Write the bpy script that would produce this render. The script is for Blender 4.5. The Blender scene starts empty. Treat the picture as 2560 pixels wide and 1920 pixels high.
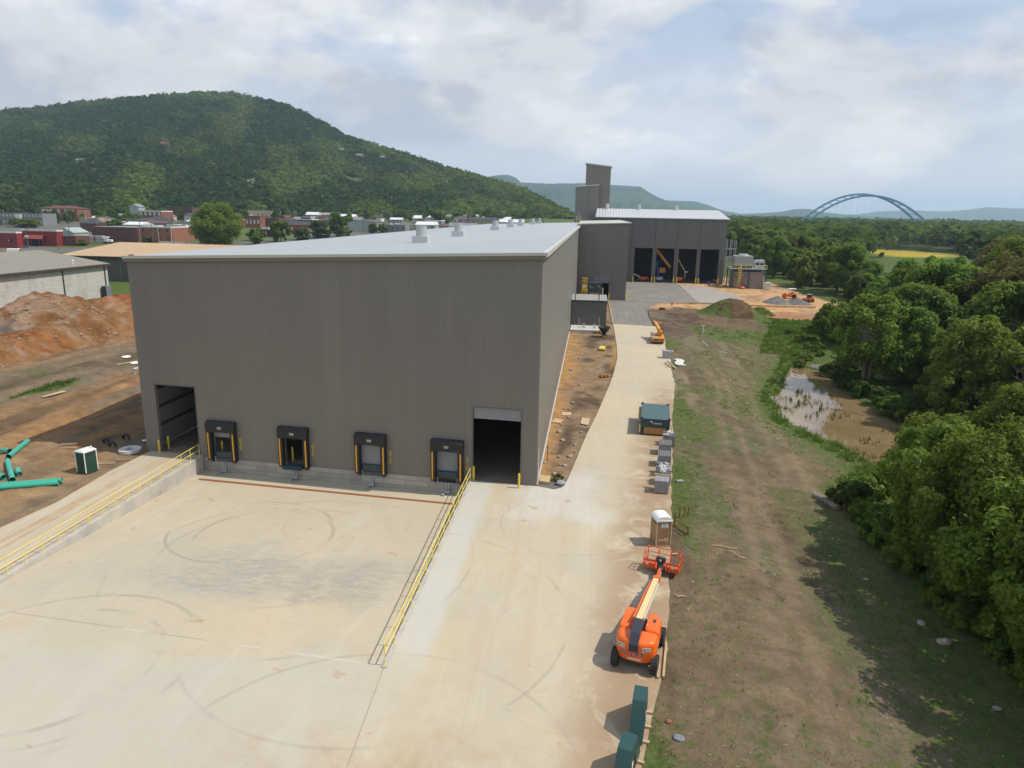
import bpy, bmesh, math, random
import numpy as np
from mathutils import Vector, Matrix, Euler
from mathutils.geometry import tessellate_polygon
R = math.radians
C = bpy.context.scene.collection
sc = bpy.context.scene
random.seed(7); RNG = np.random.default_rng(11)

# ------------------------------------------------------------------ camera
cam_d = bpy.data.cameras.new('camera'); cam = bpy.data.objects.new('camera', cam_d); C.objects.link(cam)
cam_d.sensor_fit = 'HORIZONTAL'; cam_d.sensor_width = 36.0; cam_d.lens = 24.9
cam_d.clip_start = 0.5; cam_d.clip_end = 60000
cam.matrix_world = Matrix(((0.9935, -0.0439, 0.1050, 0.0), (0.1124, 0.2314, -0.9663, 0.0), (0.0181, 0.9719, 0.2348, 24.0), (0, 0, 0, 1)))
sc.camera = cam

# ------------------------------------------------------------------ exposure and render settings
vs = sc.view_settings
sc.display_settings.display_device = 'sRGB'
vs.view_transform = 'Standard'; vs.look = 'None'; vs.exposure = 0.30; vs.gamma = 1.0; vs.use_curve_mapping = False
cy = sc.cycles
cy.max_bounces = 8; cy.diffuse_bounces = 6; cy.glossy_bounces = 2; cy.transmission_bounces = 2; cy.volume_bounces = 1; cy.transparent_max_bounces = 6
cy.use_denoising = True
cy.sample_clamp_indirect = 6.0

# ------------------------------------------------------------------ sun and sky
SUN_EL, SUN_AZ = 54.0, 90.8          # azimuth clockwise from +Y: the sun stands over +X
sv = Vector((math.sin(R(SUN_AZ)) * math.cos(R(SUN_EL)), math.cos(R(SUN_AZ)) * math.cos(R(SUN_EL)), math.sin(R(SUN_EL))))
sun_d = bpy.data.lights.new('sun', 'SUN'); sun = bpy.data.objects.new('sun', sun_d); C.objects.link(sun)
sun_d.energy = 3.3; sun_d.angle = R(0.55); sun_d.color = (1.0, 0.945, 0.86)
sun.rotation_euler = sv.to_track_quat('Z', 'Y').to_euler(); sun.location = (200, 0, 300)

world = bpy.data.worlds.new('World'); sc.world = world; world.use_nodes = True
def build_sky():
    nt = world.node_tree; n = nt.nodes; l = nt.links; n.clear()
    out = n.new('ShaderNodeOutputWorld'); bg = n.new('ShaderNodeBackground'); bg.inputs[1].default_value = 0.1
    sky = n.new('ShaderNodeTexSky'); sky.sky_type = 'NISHITA'; sky.sun_disc = False
    sky.sun_elevation = R(SUN_EL); sky.sun_rotation = R(SUN_AZ); sky.air_density = 1.0; sky.dust_density = 1.6; sky.ozone_density = 1.2
    tc = n.new('ShaderNodeTexCoord'); sep = n.new('ShaderNodeSeparateXYZ'); l.new(tc.outputs['Generated'], sep.inputs[0])
    def mth(op, a, b=None, c=None):
        m = n.new('ShaderNodeMath'); m.operation = op
        for i, q in enumerate((a, b, c)):
            if q is None: continue
            if isinstance(q, (int, float)): m.inputs[i].default_value = q
            else: l.new(q, m.inputs[i])
        return m.outputs[0]
    z = mth('MAXIMUM', sep.outputs[2], 0.0)
    den = mth('ADD', z, 0.16)
    px = mth('DIVIDE', sep.outputs[0], den); py = mth('DIVIDE', sep.outputs[1], den)
    cmb = n.new('ShaderNodeCombineXYZ'); l.new(px, cmb.inputs[0]); l.new(py, cmb.inputs[1]); cmb.inputs[2].default_value = 3.7
    def noise(scale, detail, rough, dist, off):
        mp = n.new('ShaderNodeMapping'); mp.inputs['Location'].default_value = off; l.new(tc.outputs['Generated'], mp.inputs[0]); mp.inputs['Scale'].default_value = (1, 1, 2.1)
        t = n.new('ShaderNodeTexNoise'); t.inputs['Scale'].default_value = scale; t.inputs['Detail'].default_value = detail
        t.inputs['Roughness'].default_value = rough; t.inputs['Distortion'].default_value = dist; l.new(mp.outputs[0], t.inputs[0]); return t.outputs[0]
    def ramp(v, *st):
        r = n.new('ShaderNodeValToRGB'); l.new(v, r.inputs[0]); e = r.color_ramp.elements
        while len(e) < len(st): e.new(0.5)
        for k, (p, c) in enumerate(st): e[k].position = p; e[k].color = (*c, 1)
        r.color_ramp.interpolation = 'EASE'; return r.outputs[0]
    n1 = noise(2.3, 8, 0.55, 0.2, (3.3, 1.2, 0.1)); n2 = noise(4.2, 9, 0.55, 0.25, (7, 3, 0.3))
    cover = ramp(n1, (0.40, (0, 0, 0)), (0.53, (1, 1, 1)))
    # the sky is milky near the horizon and thins out to blue overhead
    veil = ramp(z, (0.0, (1, 1, 1)), (0.12, (1, 1, 1)), (0.26, (0.55, 0.55, 0.55)), (0.45, (0.25, 0.25, 0.25)), (0.8, (0.15, 0.15, 0.15)))
    mask = mth('MAXIMUM', mth('MULTIPLY', cover, ramp(z, (0.0, (1, 1, 1)), (0.45, (0.95,) * 3), (0.75, (0.35,) * 3))), mth('MULTIPLY', veil, 0.72))
    shade = ramp(n2, (0.36, (4.6, 4.9, 5.4)), (0.46, (5.95, 6.15, 6.45)), (0.56, (7.05, 7.15, 7.3)), (0.64, (8.5, 8.5, 8.45)))
    low = n.new('ShaderNodeMix'); low.data_type = 'RGBA'; l.new(ramp(z, (0.0, (1, 1, 1)), (0.13, (0, 0, 0))), low.inputs[0])
    l.new(shade, low.inputs[6]); low.inputs[7].default_value = (6.9, 7.0, 7.1, 1)
    blue = n.new('ShaderNodeMix'); blue.data_type = 'RGBA'; blue.inputs[0].default_value = 0.7
    l.new(sky.outputs[0], blue.inputs[6]); blue.inputs[7].default_value = (2.9, 4.35, 6.7, 1)
    mx = n.new('ShaderNodeMix'); mx.data_type = 'RGBA'; l.new(mask, mx.inputs[0]); l.new(blue.outputs[2], mx.inputs[6]); l.new(low.outputs[2], mx.inputs[7])
    l.new(mx.outputs[2], bg.inputs[0]); l.new(bg.outputs[0], out.inputs[0])
build_sky()

# ------------------------------------------------------------------ helpers: objects
def tag(o, label=None, cat=None, group=None, kind=None):
    if label: o['label'] = label
    if cat: o['category'] = cat
    if group: o['group'] = group
    if kind: o['kind'] = kind
    return o
def thing(name, label, cat, loc=(0, 0, 0), rz=0.0, group=None):
    o = bpy.data.objects.new(name, None); C.objects.link(o)
    o.location = loc; o.rotation_euler = (0, 0, rz); o.empty_display_size = 0.3
    return tag(o, label, cat, group)
def copy_thing(root, loc, rz=0.0, label=None, scale=None, group=None):
    r = root.copy(); C.objects.link(r); r.location = loc; r.rotation_euler = (0, 0, rz)
    if scale is not None: r.scale = scale if hasattr(scale, '__len__') else (scale,) * 3
    if label: r['label'] = label
    if group: r['group'] = group
    for ch in list(root.children):
        c = ch.copy(); C.objects.link(c); c.parent = r
        for g in list(ch.children):
            d = g.copy(); C.objects.link(d); d.parent = c
    return r
class MB:
    """collects simple shapes into ONE mesh"""
    def __init__(s): s.v = []; s.f = []; s.m = []
    def add(s, vs, fs, mi=0):
        b = len(s.v); s.v += [tuple(q) for q in vs]; s.f += [tuple(i + b for i in f) for f in fs]; s.m += [mi] * len(fs); return s
    def box(s, x0, y0, z0, x1, y1, z1, mi=0, rz=0.0, bev=0.0, M=None):
        x0, x1 = min(x0, x1), max(x0, x1); y0, y1 = min(y0, y1), max(y0, y1); z0, z1 = min(z0, z1), max(z0, z1)
        if bev > 0:
            b = min(bev, (x1 - x0) / 2.1, (y1 - y0) / 2.1, (z1 - z0) / 2.1)
            bm = bmesh.new(); bmesh.ops.create_cube(bm, size=1.0)
            for v in bm.verts: v.co = Vector(((x0 + x1) / 2 + v.co.x * (x1 - x0), (y0 + y1) / 2 + v.co.y * (y1 - y0), (z0 + z1) / 2 + v.co.z * (z1 - z0)))
            bmesh.ops.bevel(bm, geom=bm.edges[:], offset=b, segments=2, affect='EDGES', profile=0.5)
            bm.verts.index_update(); vs = [v.co.copy() for v in bm.verts]; fs = [[v.index for v in f.verts] for f in bm.faces]; bm.free()
        else:
            vs = [Vector(p) for p in ((x0, y0, z0), (x1, y0, z0), (x1, y1, z0), (x0, y1, z0), (x0, y0, z1), (x1, y0, z1), (x1, y1, z1), (x0, y1, z1))]
            fs = [(0, 3, 2, 1), (4, 5, 6, 7), (0, 1, 5, 4), (1, 2, 6, 5), (2, 3, 7, 6), (3, 0, 4, 7)]
        if rz:
            c = Vector(((x0 + x1) / 2, (y0 + y1) / 2, 0)); rm = Matrix.Rotation(rz, 3, 'Z'); vs = [rm @ (v - c) + c for v in vs]
        if M is not None: vs = [M @ v for v in vs]
        return s.add(vs, fs, mi)
    def tube(s, pts, r, n=8, mi=0, cap=True):
        """round bar along a polyline; r may be a list"""
        pts = [Vector(p) for p in pts]; rs = r if hasattr(r, '__len__') else [r] * len(pts)
        vs = []; fs = []
        for i, p in enumerate(pts):
            d = (pts[min(i + 1, len(pts) - 1)] - pts[max(i - 1, 0)]).normalized()
            a = Vector((0, 0, 1)) if abs(d.z) < 0.9 else Vector((1, 0, 0))
            u = d.cross(a).normalized(); w = d.cross(u)
            for k in range(n):
                t = 2 * math.pi * k / n; vs.append(p + (u * math.cos(t) + w * math.sin(t)) * rs[i])
        for i in range(len(pts) - 1):
            for k in range(n):
                a, b = i * n + k, i * n + (k + 1) % n; fs.append((a, a + n, b + n, b))
        if cap: fs.append(tuple(range(n))); fs.append(tuple(reversed(range((len(pts) - 1) * n, len(pts) * n))))
        return s.add(vs, fs, mi)
    def bar(s, a, b, w, h=None, mi=0):
        """square bar from a to b"""
        h = h or w; a = Vector(a); b = Vector(b); d = (b - a).normalized()
        up = Vector((0, 0, 1)) if abs(d.z) < 0.95 else Vector((0, 1, 0))
        u = d.cross(up).normalized() * (w / 2); q = u.cross(d).normalized() * (h / 2)
        vs = [a - u - q, a + u - q, a + u + q, a - u + q, b - u - q, b + u - q, b + u + q, b - u + q]
        return s.add(vs, [(0, 3, 2, 1), (4, 5, 6, 7), (0, 1, 5, 4), (1, 2, 6, 5), (2, 3, 7, 6), (3, 0, 4, 7)], mi)
    def lathe(s, prof, n=20, c=(0, 0, 0), mi=0):
        vs = []; fs = []
        for r, z in prof:
            for k in range(n):
                t = 2 * math.pi * k / n; vs.append((c[0] + r * math.cos(t), c[1] + r * math.sin(t), c[2] + z))
        for i in range(len(prof) - 1):
            for k in range(n): fs.append((i * n + k, i * n + (k + 1) % n, (i + 1) * n + (k + 1) % n, (i + 1) * n + k))
        fs.append(tuple(reversed(range(n)))); fs.append(tuple(range((len(prof) - 1) * n, len(prof) * n)))
        return s.add(vs, fs, mi)
    def prism(s, poly, d0, d1, axis='z', mi=0):
        """polygon extruded; axis x: poly=(y,z); y: poly=(x,z); z: poly=(x,y)"""
        def P(p, d): return (p[0], p[1], d) if axis == 'z' else ((p[0], d, p[1]) if axis == 'y' else (d, p[0], p[1]))
        n = len(poly); vs = [P(p, d0) for p in poly] + [P(p, d1) for p in poly]
        tri = tessellate_polygon([[Vector((p[0], p[1], 0)) for p in poly]])
        fs = [tuple(t) for t in tri] + [tuple(i + n for i in reversed(t)) for t in tri]
        fs += [(i, (i + 1) % n, n + (i + 1) % n, n + i) for i in range(n)]
        return s.add(vs, fs, mi)
    def quad(s, a, b, c, d, mi=0): return s.add([a, b, c, d], [(0, 1, 2, 3)], mi)
    def build(s, name, mats, parent=None, world=False, smooth=None, fix=True):
        me = bpy.data.meshes.new(name); vs = s.v
        if world and parent is not None:
            p = parent; off = Vector((0, 0, 0))
            while p is not None: off += Vector(p.location); p = p.parent
            vs = [(v[0] - off.x, v[1] - off.y, v[2] - off.z) for v in vs]
        me.from_pydata(vs, [], s.f)
        for m in (mats if isinstance(mats, (list, tuple)) else [mats]): me.materials.append(m)
        if any(s.m): me.polygons.foreach_set('material_index', s.m)
        if fix:
            bm = bmesh.new(); bm.from_mesh(me); bmesh.ops.recalc_face_normals(bm, faces=bm.faces[:]); bm.to_mesh(me); bm.free()
        if smooth:
            me.polygons.foreach_set('use_smooth', [True] * len(me.polygons))
            me.set_sharp_from_angle(angle=R(smooth))
        o = bpy.data.objects.new(name, me); C.objects.link(o)
        if parent is not None: o.parent = parent
        return o
def fast_mesh(name, V, F, mats, parent=None, attrs=None, smooth=False, normals=None):
    V = np.asarray(V, np.float32); F = np.asarray(F, np.int32); k = F.shape[1]
    me = bpy.data.meshes.new(name); me.vertices.add(len(V)); me.vertices.foreach_set('co', V.ravel())
    me.loops.add(F.size); me.loops.foreach_set('vertex_index', F.ravel())
    me.polygons.add(len(F)); me.polygons.foreach_set('loop_start', np.arange(0, F.size, k, dtype=np.int32)); me.polygons.foreach_set('loop_total', np.full(len(F), k, np.int32))
    if smooth: me.polygons.foreach_set('use_smooth', np.ones(len(F), bool))
    me.update(calc_edges=True)
    for nm, (ty, dat) in (attrs or {}).items():
        a = me.attributes.new(nm, ty, 'POINT'); a.data.foreach_set('color' if ty == 'FLOAT_COLOR' else 'value', np.asarray(dat, np.float32).ravel())
    for m in (mats if isinstance(mats, (list, tuple)) else [mats]): me.materials.append(m)
    if normals is not None: me.polygons.foreach_set('use_smooth', np.ones(len(F), bool)); me.normals_split_custom_set_from_vertices(np.asarray(normals, np.float32).tolist())
    o = bpy.data.objects.new(name, me); C.objects.link(o)
    if parent is not None: o.parent = parent
    return o
def text(name, body, size, m, parent, loc, rot, depth=0.004, align='CENTER', bold=0.0, shear=0.0):
    cu = bpy.data.curves.new(name, 'FONT'); cu.body = body; cu.size = size; cu.extrude = depth; cu.align_x = align; cu.align_y = 'CENTER'; cu.offset = bold; cu.shear = shear
    cu.materials.append(m); tmp = bpy.data.objects.new('lettering_curve', cu); C.objects.link(tmp); bpy.context.view_layer.update()
    me = bpy.data.meshes.new_from_object(tmp.evaluated_get(bpy.context.evaluated_depsgraph_get())); bpy.data.objects.remove(tmp); bpy.data.curves.remove(cu)
    me.name = name; o = bpy.data.objects.new(name, me); C.objects.link(o); o.parent = parent; o.location = loc; o.rotation_euler = rot
    return o

# ------------------------------------------------------------------ helpers: noise
def _hash(ix, iy, s):
    h = (ix.astype(np.int64) * 374761393 + iy.astype(np.int64) * 668265263 + s * 1442695041) & 0xffffffff
    h = ((h ^ (h >> 13)) * 1274126177) & 0xffffffff
    return ((h ^ (h >> 16)) & 0xffff) / 65535.0
def vnoise(x, y, s=0):
    x = np.asarray(x, float); y = np.asarray(y, float)
    ix = np.floor(x); iy = np.floor(y); fx = x - ix; fy = y - iy; fx = fx * fx * (3 - 2 * fx); fy = fy * fy * (3 - 2 * fy)
    a = _hash(ix, iy, s); b = _hash(ix + 1, iy, s); c = _hash(ix, iy + 1, s); d = _hash(ix + 1, iy + 1, s)
    return (a + (b - a) * fx) * (1 - fy) + (c + (d - c) * fx) * fy
def fbm(x, y, s=0, o=4):
    t = 0; a = 0.5; n = 0
    for k in range(o): t = t + a * vnoise(x * 2 ** k + 17.3 * k, y * 2 ** k - 9.1 * k, s + k); n += a; a *= 0.5
    return t / n
def sst(a, b, x):
    t = np.clip((x - a) / (b - a), 0, 1); return t * t * (3 - 2 * t)
def inpoly(px, py, poly):
    px = np.asarray(px, float); py = np.asarray(py, float); r = np.zeros(px.shape, bool); n = len(poly)
    for i in range(n):
        x0, y0 = poly[i]; x1, y1 = poly[(i + 1) % n]
        if y0 == y1: continue
        c = ((y0 > py) != (y1 > py)) & (px < (x1 - x0) * (py - y0) / (y1 - y0) + x0); r ^= c
    return r

# ------------------------------------------------------------------ helpers: materials
class NT:
    def __init__(s, name):
        s.m = bpy.data.materials.new(name); s.m.use_nodes = True; s.t = s.m.node_tree; s.n = s.t.nodes; s.l = s.t.links
        s.b = s.n['Principled BSDF']; s.out = s.n['Material Output']
    def put(s, sock, v):
        if v is None: return
        if hasattr(v, 'is_linked') or isinstance(v, bpy.types.NodeSocket): s.l.new(v, sock)
        elif isinstance(v, (tuple, list)): sock.default_value = (*v, 1) if len(v) == 3 and sock.type == 'RGBA' else v
        else: sock.default_value = v
    def math(s, op, a, b=None, c=None, clamp=False):
        m = s.n.new('ShaderNodeMath'); m.operation = op; m.use_clamp = clamp
        for i, q in enumerate((a, b, c)): s.put(m.inputs[i], q)
        return m.outputs[0]
    def mix(s, f, a, b, mode='MIX'):
        m = s.n.new('ShaderNodeMix'); m.data_type = 'RGBA'; m.blend_type = mode; s.put(m.inputs[0], f); s.put(m.inputs[6], a); s.put(m.inputs[7], b); return m.outputs[2]
    def pos(s): return s.n.new('ShaderNodeNewGeometry').outputs['Position']
    def obj(s): return s.n.new('ShaderNodeTexCoord').outputs['Object']
    def sep(s, v): q = s.n.new('ShaderNodeSeparateXYZ'); s.l.new(v, q.inputs[0]); return q.outputs
    def comb(s, x, y, z=0.0):
        q = s.n.new('ShaderNodeCombineXYZ'); s.put(q.inputs[0], x); s.put(q.inputs[1], y); s.put(q.inputs[2], z); return q.outputs[0]
    def scale(s, v, k):
        q = s.n.new('ShaderNodeMapping'); s.l.new(v, q.inputs[0]); q.inputs['Scale'].default_value = k if hasattr(k, '__len__') else (k, k, k); return q.outputs[0]
    def noise(s, v, scale, detail=4, rough=0.55, dist=0.0):
        q = s.n.new('ShaderNodeTexNoise'); s.l.new(v, q.inputs[0]); q.inputs['Scale'].default_value = scale; q.inputs['Detail'].default_value = detail; q.inputs['Roughness'].default_value = rough; q.inputs['Distortion'].default_value = dist; return q.outputs[0]
    def ramp(s, v, *st):
        q = s.n.new('ShaderNodeValToRGB'); s.l.new(v, q.inputs[0]); e = q.color_ramp.elements
        while len(e) < len(st): e.new(0.5)
        for k, (p, c) in enumerate(st): e[k].position = p; e[k].color = (*c, 1) if hasattr(c, '__len__') else (c, c, c, 1)
        return q.outputs[0]
    def attr(s, name): q = s.n.new('ShaderNodeAttribute'); q.attribute_name = name; return q
    def bump(s, h, strength=0.3, dist=0.02):
        q = s.n.new('ShaderNodeBump'); q.inputs['Strength'].default_value = strength; q.inputs['Distance'].default_value = dist; s.l.new(h, q.inputs['Height']); s.l.new(q.outputs[0], s.b.inputs['Normal'])
    def done(s, col, rough=0.7, metal=0.0, spec=None):
        s.put(s.b.inputs['Base Color'], col); s.put(s.b.inputs['Roughness'], rough); s.put(s.b.inputs['Metallic'], metal)
        if spec is not None: s.b.inputs['Specular IOR Level'].default_value = spec
        return s.m
def mul(c, k): return tuple(min(1.0, q * k) for q in c)
def paint(name, c, rough=0.55, var=0.12, scale=2.0, metal=0.0, c2=None, bump=0.0, bs=30.0, spec=None, fine=0.06):
    t = NT(name); p = t.obj()
    a = t.noise(p, scale, 5, 0.6); b = t.noise(p, scale * 14, 3, 0.6)
    f = t.ramp(a, (0.3, 0.0), (0.7, 1.0))
    col = t.mix(f, mul(c, 1 - var), c2 if c2 else mul(c, 1 + var))
    col = t.mix(t.math('MULTIPLY', t.math('SUBTRACT', b, 0.4), fine * 6, clamp=True), col, mul(c, 0.6))
    if bump: t.bump(t.noise(p, bs, 4), bump, 0.02)
    return t.done(col, rough, metal, spec)
# ------------------------------------------------------------------ materials
def siding(name, c, pitch=0.30, axis='x'):
    t = NT(name); p = t.pos(); o = t.sep(p)
    u = t.math('ADD', t.math('MULTIPLY', o[0], 1.0 if axis != 'y' else 0.0), t.math('MULTIPLY', o[1], 1.0 if axis != 'x' else 0.0))
    f = t.math('FRACT', t.math('DIVIDE', u, pitch))
    tri = t.math('ABSOLUTE', t.math('SUBTRACT', f, 0.5))
    rib = t.math('SMOOTHSTEP', tri, 0.30, 0.42) if False else t.ramp(tri, (0.26, 0.0), (0.36, 1.0))
    lap = t.ramp(t.math('FRACT', t.math('DIVIDE', u, pitch * 3)), (0.0, 0.0), (0.955, 0.0), (0.97, 1.0), (1.0, 1.0))
    big = t.noise(t.scale(p, (0.35, 0.35, 0.05)), 1.0, 4, 0.6); pan = t.noise(t.comb(t.math('FLOOR', t.math('DIVIDE', u, pitch * 3)), 0.5, 0.5), 3.1, 1)
    col = t.mix(t.ramp(big, (0.3, 0.0), (0.7, 1.0)), mul(c, 0.92), mul(c, 1.08))
    col = t.mix(t.math('MULTIPLY', t.ramp(pan, (0.35, 0.0), (0.65, 1.0)), 0.5), col, mul(c, 0.93))
    col = t.mix(t.math('MULTIPLY', rib, 0.11), col, mul(c, 0.55)); col = t.mix(t.math('MULTIPLY', lap, 0.16), col, mul(c, 0.35))
    t.bump(rib, 0.3, 0.03)
    return t.done(col, 0.45, 0.0, 0.35)
def ribroof(name, c, pitch, axis, k=0.35, rough=0.4):
    t = NT(name); p = t.pos(); o = t.sep(p); u = o[0] if axis == 'x' else o[1]
    f = t.math('FRACT', t.math('DIVIDE', u, pitch)); rib = t.ramp(f, (0.0, 0.0), (0.74, 0.0), (0.80, 1.0), (0.93, 1.0), (0.98, 0.0))
    a = t.noise(t.scale(p, (0.06, 0.02, 0.3)), 1.0, 5, 0.6); b = t.noise(p, 0.9, 5, 0.7)
    col = t.mix(t.ramp(a, (0.3, 0.0), (0.7, 1.0)), mul(c, 0.93), mul(c, 1.05)); col = t.mix(t.math('MULTIPLY', t.ramp(b, (0.55, 0.0), (0.75, 1.0)), 0.18), col, mul(c, 0.7))
    col = t.mix(t.math('MULTIPLY', rib, k), col, mul(c, 0.5)); t.bump(rib, 0.6, 0.05)
    return t.done(col, rough, 0.0, 0.5)
def blockwall(name, c, mort, bw=0.4, bh=0.2, stain=0.4, c2=None, axis='x', var=0.18):
    t = NT(name); p = t.pos(); o = t.sep(p)
    u = o[0] if axis == 'x' else (o[1] if axis == 'y' else t.math('ADD', o[0], o[1]))
    q = t.n.new('ShaderNodeTexBrick'); t.l.new(t.comb(u, o[2], 0.0), q.inputs[0]); q.inputs['Scale'].default_value = 1.0
    q.inputs['Brick Width'].default_value = bw; q.inputs['Row Height'].default_value = bh; q.inputs['Mortar Size'].default_value = bh * 0.06
    q.inputs['Color1'].default_value = (*mul(c, 1 - var), 1); q.inputs['Color2'].default_value = (*(c2 or mul(c, 1 + var)), 1); q.inputs['Mortar'].default_value = (*mort, 1)
    a = t.noise(t.scale(p, (0.5, 0.5, 0.14)), 1.0, 6, 0.65); b = t.noise(p, 1.7, 5, 0.6)
    col = t.mix(t.math('MULTIPLY', t.ramp(a, (0.48, 0.0), (0.72, 1.0)), stain), q.outputs[0], mul(c, 0.35)); col = t.mix(t.math('MULTIPLY', b, 0.3), col, mul(c, 1.1))
    t.bump(q.outputs[1], -0.25, 0.02)
    return t.done(col, 0.9)
def concrete_mat():
    t = NT('concrete'); p = t.pos(); o = t.sep(p); X, Y = o[0], o[1]
    base = t.mix(t.ramp(t.noise(p, 0.09, 6, 0.62, 0.6), (0.32, 0.0), (0.66, 1.0)), (0.440, 0.385, 0.290), (0.505, 0.418, 0.275))
    base = t.mix(t.math('MULTIPLY', t.ramp(t.noise(p, 0.7, 6, 0.7, 0.4), (0.5, 0.0), (0.75, 1.0)), 0.5), base, (0.42, 0.335, 0.235))
    base = t.mix(t.math('MULTIPLY', t.ramp(t.noise(t.scale(p, (0.5, 0.12, 1)), 1.3, 6, 0.7, 0.8), (0.5, 0.0), (0.7, 1.0)), 0.35), base, (0.56, 0.51, 0.41))
    base = t.mix(t.math('MULTIPLY', t.ramp(t.noise(p, 9.0, 4, 0.7), (0.56, 0.0), (0.8, 1.0)), 0.35), base, (0.33, 0.27, 0.20))
    def band(v, a, b, c, d): return t.math('MULTIPLY', t.ramp_f(v, a, b), t.ramp_f(v, d, c))
    def rf(v, a, b):
        q = t.n.new('ShaderNodeMapRange'); q.interpolation_type = 'SMOOTHSTEP'; t.l.new(v, q.inputs[0]); q.inputs[1].default_value = min(a, b); q.inputs[2].default_value = max(a, b)
        q.inputs[3].default_value = 0.0 if a < b else 1.0; q.inputs[4].default_value = 1.0 if a < b else 0.0; return q.outputs[0]
    def bd(v, a, b, c, d): return t.math('MULTIPLY', rf(v, a, b), rf(v, d, c))
    wob = t.math('MULTIPLY', t.math('SUBTRACT', t.noise(p, 0.16, 4), 0.5), 9.0); Xw = t.math('ADD', X, wob); Yw = t.math('ADD', Y, wob)
    # grey worn band of rubber across the dock pit
    g = t.math('MULTIPLY', bd(Yw, 38.0, 40.5, 43.5, 47.0), bd(Xw, -33, -24, -14, -9)); g = t.math('MULTIPLY', g, t.ramp(t.noise(t.scale(p, (1.1, 3.0, 1)), 0.8, 6, 0.75, 0.6), (0.32, 0.0), (0.62, 1.0)))
    base = t.mix(t.math('MULTIPLY', g, 0.75), base, (0.29, 0.27, 0.235))
    g2 = t.math('MULTIPLY', bd(Yw, 36.5, 39, 45, 49), bd(Xw, -38, -32, -22, -17)); g2 = t.math('MULTIPLY', g2, t.ramp(t.noise(t.scale(p, (2.2, 0.6, 1)), 0.8, 6, 0.7, 1.0), (0.42, 0.0), (0.68, 1.0)))
    base = t.mix(t.math('MULTIPLY', g2, 0.5), base, (0.36, 0.34, 0.30))
    # cleaner grey slab along the pit kerb and at the corner of the building
    w = t.math('MULTIPLY', bd(X, -10.4, -10.2, -8.6, -7.6), rf(Yw, 30, 36)); base = t.mix(t.math('MULTIPLY', w, 0.6), base, (0.50, 0.50, 0.46))
    w = t.math('MULTIPLY', bd(Xw, -7, -4, 0.5, 3), bd(Yw, 50, 54, 62, 66)); base = t.mix(t.math('MULTIPLY', w, 0.6), base, (0.54, 0.52, 0.47))
    w = t.math('MULTIPLY', rf(Yw, 33.5, 31.5), rf(Xw, -8, -13)); base = t.mix(t.math('MULTIPLY', w, 0.45), base, (0.45, 0.425, 0.37))
    # dried mud: along the right edge of the road, at the bottom and in the ramp wheel tracks
    edge = t.math('SUBTRACT', X, t.math('ADD', t.math('MULTIPLY', t.math('SUBTRACT', Y, 28.0), 0.125), 1.6))
    e = t.math('MULTIPLY', rf(t.math('ADD', edge, t.math('MULTIPLY', wob, 0.34)), -3.6, 0.3), rf(Y, 112, 88)); e = t.math('MULTIPLY', e, t.ramp(t.noise(p, 0.35, 6, 0.7, 0.8), (0.34, 0.0), (0.50, 1.0)))
    base = t.mix(t.math('MULTIPLY', e, 0.95), base, (0.33, 0.225, 0.135))
    e = t.math('MULTIPLY', t.math('MULTIPLY', rf(Yw, 29.5, 24.5), rf(Xw, -22, -10)), t.ramp(t.noise(p, 0.3, 6, 0.7, 1.0), (0.40, 0.0), (0.64, 1.0))); base = t.mix(t.math('MULTIPLY', e, 0.9), base, (0.40, 0.275, 0.16))
    e = t.math('MULTIPLY', t.math('MULTIPLY', rf(X, -37.6, -38.2), t.ramp(t.noise(t.scale(p, (1.5, 0.05, 1)), 1.0, 4, 0.6, 0.5), (0.45, 0.0), (0.62, 1.0))), t.ramp(t.noise(p, 0.8, 5, 0.7), (0.3, 0.2), (0.6, 1.0))); base = t.mix(t.math('MULTIPLY', e, 0.85), base, (0.40, 0.255, 0.13))
    e = t.math('MULTIPLY', t.math('MULTIPLY', bd(X, -7.6, -6, -1.5, 1), rf(Y, 30, 34)), t.ramp(t.noise(t.scale(p, (0.9, 0.05, 1)), 1.0, 4, 0.6, 0.4), (0.48, 0.0), (0.66, 1.0))); base = t.mix(t.math('MULTIPLY', e, 0.5), base, (0.46, 0.35, 0.23))
    sp = t.ramp(t.noise(p, 0.55, 2, 0.5, 0.4), (0.70, 0.0), (0.73, 1.0)); base = t.mix(t.math('MULTIPLY', sp, 0.6), base, (0.42, 0.29, 0.17))
    # curved tyre marks of turning lorries
    for cx, cyy, r, wd, k, a0 in ((-26, 49.5, 6.2, 0.16, 0.5, 0), (-24.5, 48.6, 5.2, 0.2, 0.3, 1), (-22, 46, 8.6, 0.18, 0.3, 0), (-28, 30.5, 5.5, 0.22, 0.42, 0), (-28, 30.5, 7.4, 0.2, 0.4, 1), (-27.5, 31, 6.9, 0.14, 0.25, 0), (-20, 44.5, 12.5, 0.16, 0.28, 1), (-12, 38, 11.5, 0.15, 0.25, 0), (-19, 52, 5.0, 0.14, 0.2, 0), (1.5, 56, 7.6, 0.12, 0.3, 0), (-1, 52.5, 5.4, 0.10, 0.22, 1), (-9, 24, 10, 0.16, 0.22, 0)):
        dx = t.math('SUBTRACT', X, cx); dy = t.math('SUBTRACT', Y, cyy); d = t.math('ABSOLUTE', t.math('SUBTRACT', t.math('SQRT', t.math('ADD', t.math('MULTIPLY', dx, dx), t.math('MULTIPLY', dy, dy))), r))
        m = t.math('MULTIPLY', rf(d, wd, wd * 0.4), t.ramp(t.noise(p, 0.11 + 0.02 * a0, 3, 0.6), (0.46, 0.0), (0.58, 1.0))); base = t.mix(t.math('MULTIPLY', m, k), base, (0.20, 0.18, 0.155))
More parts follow.
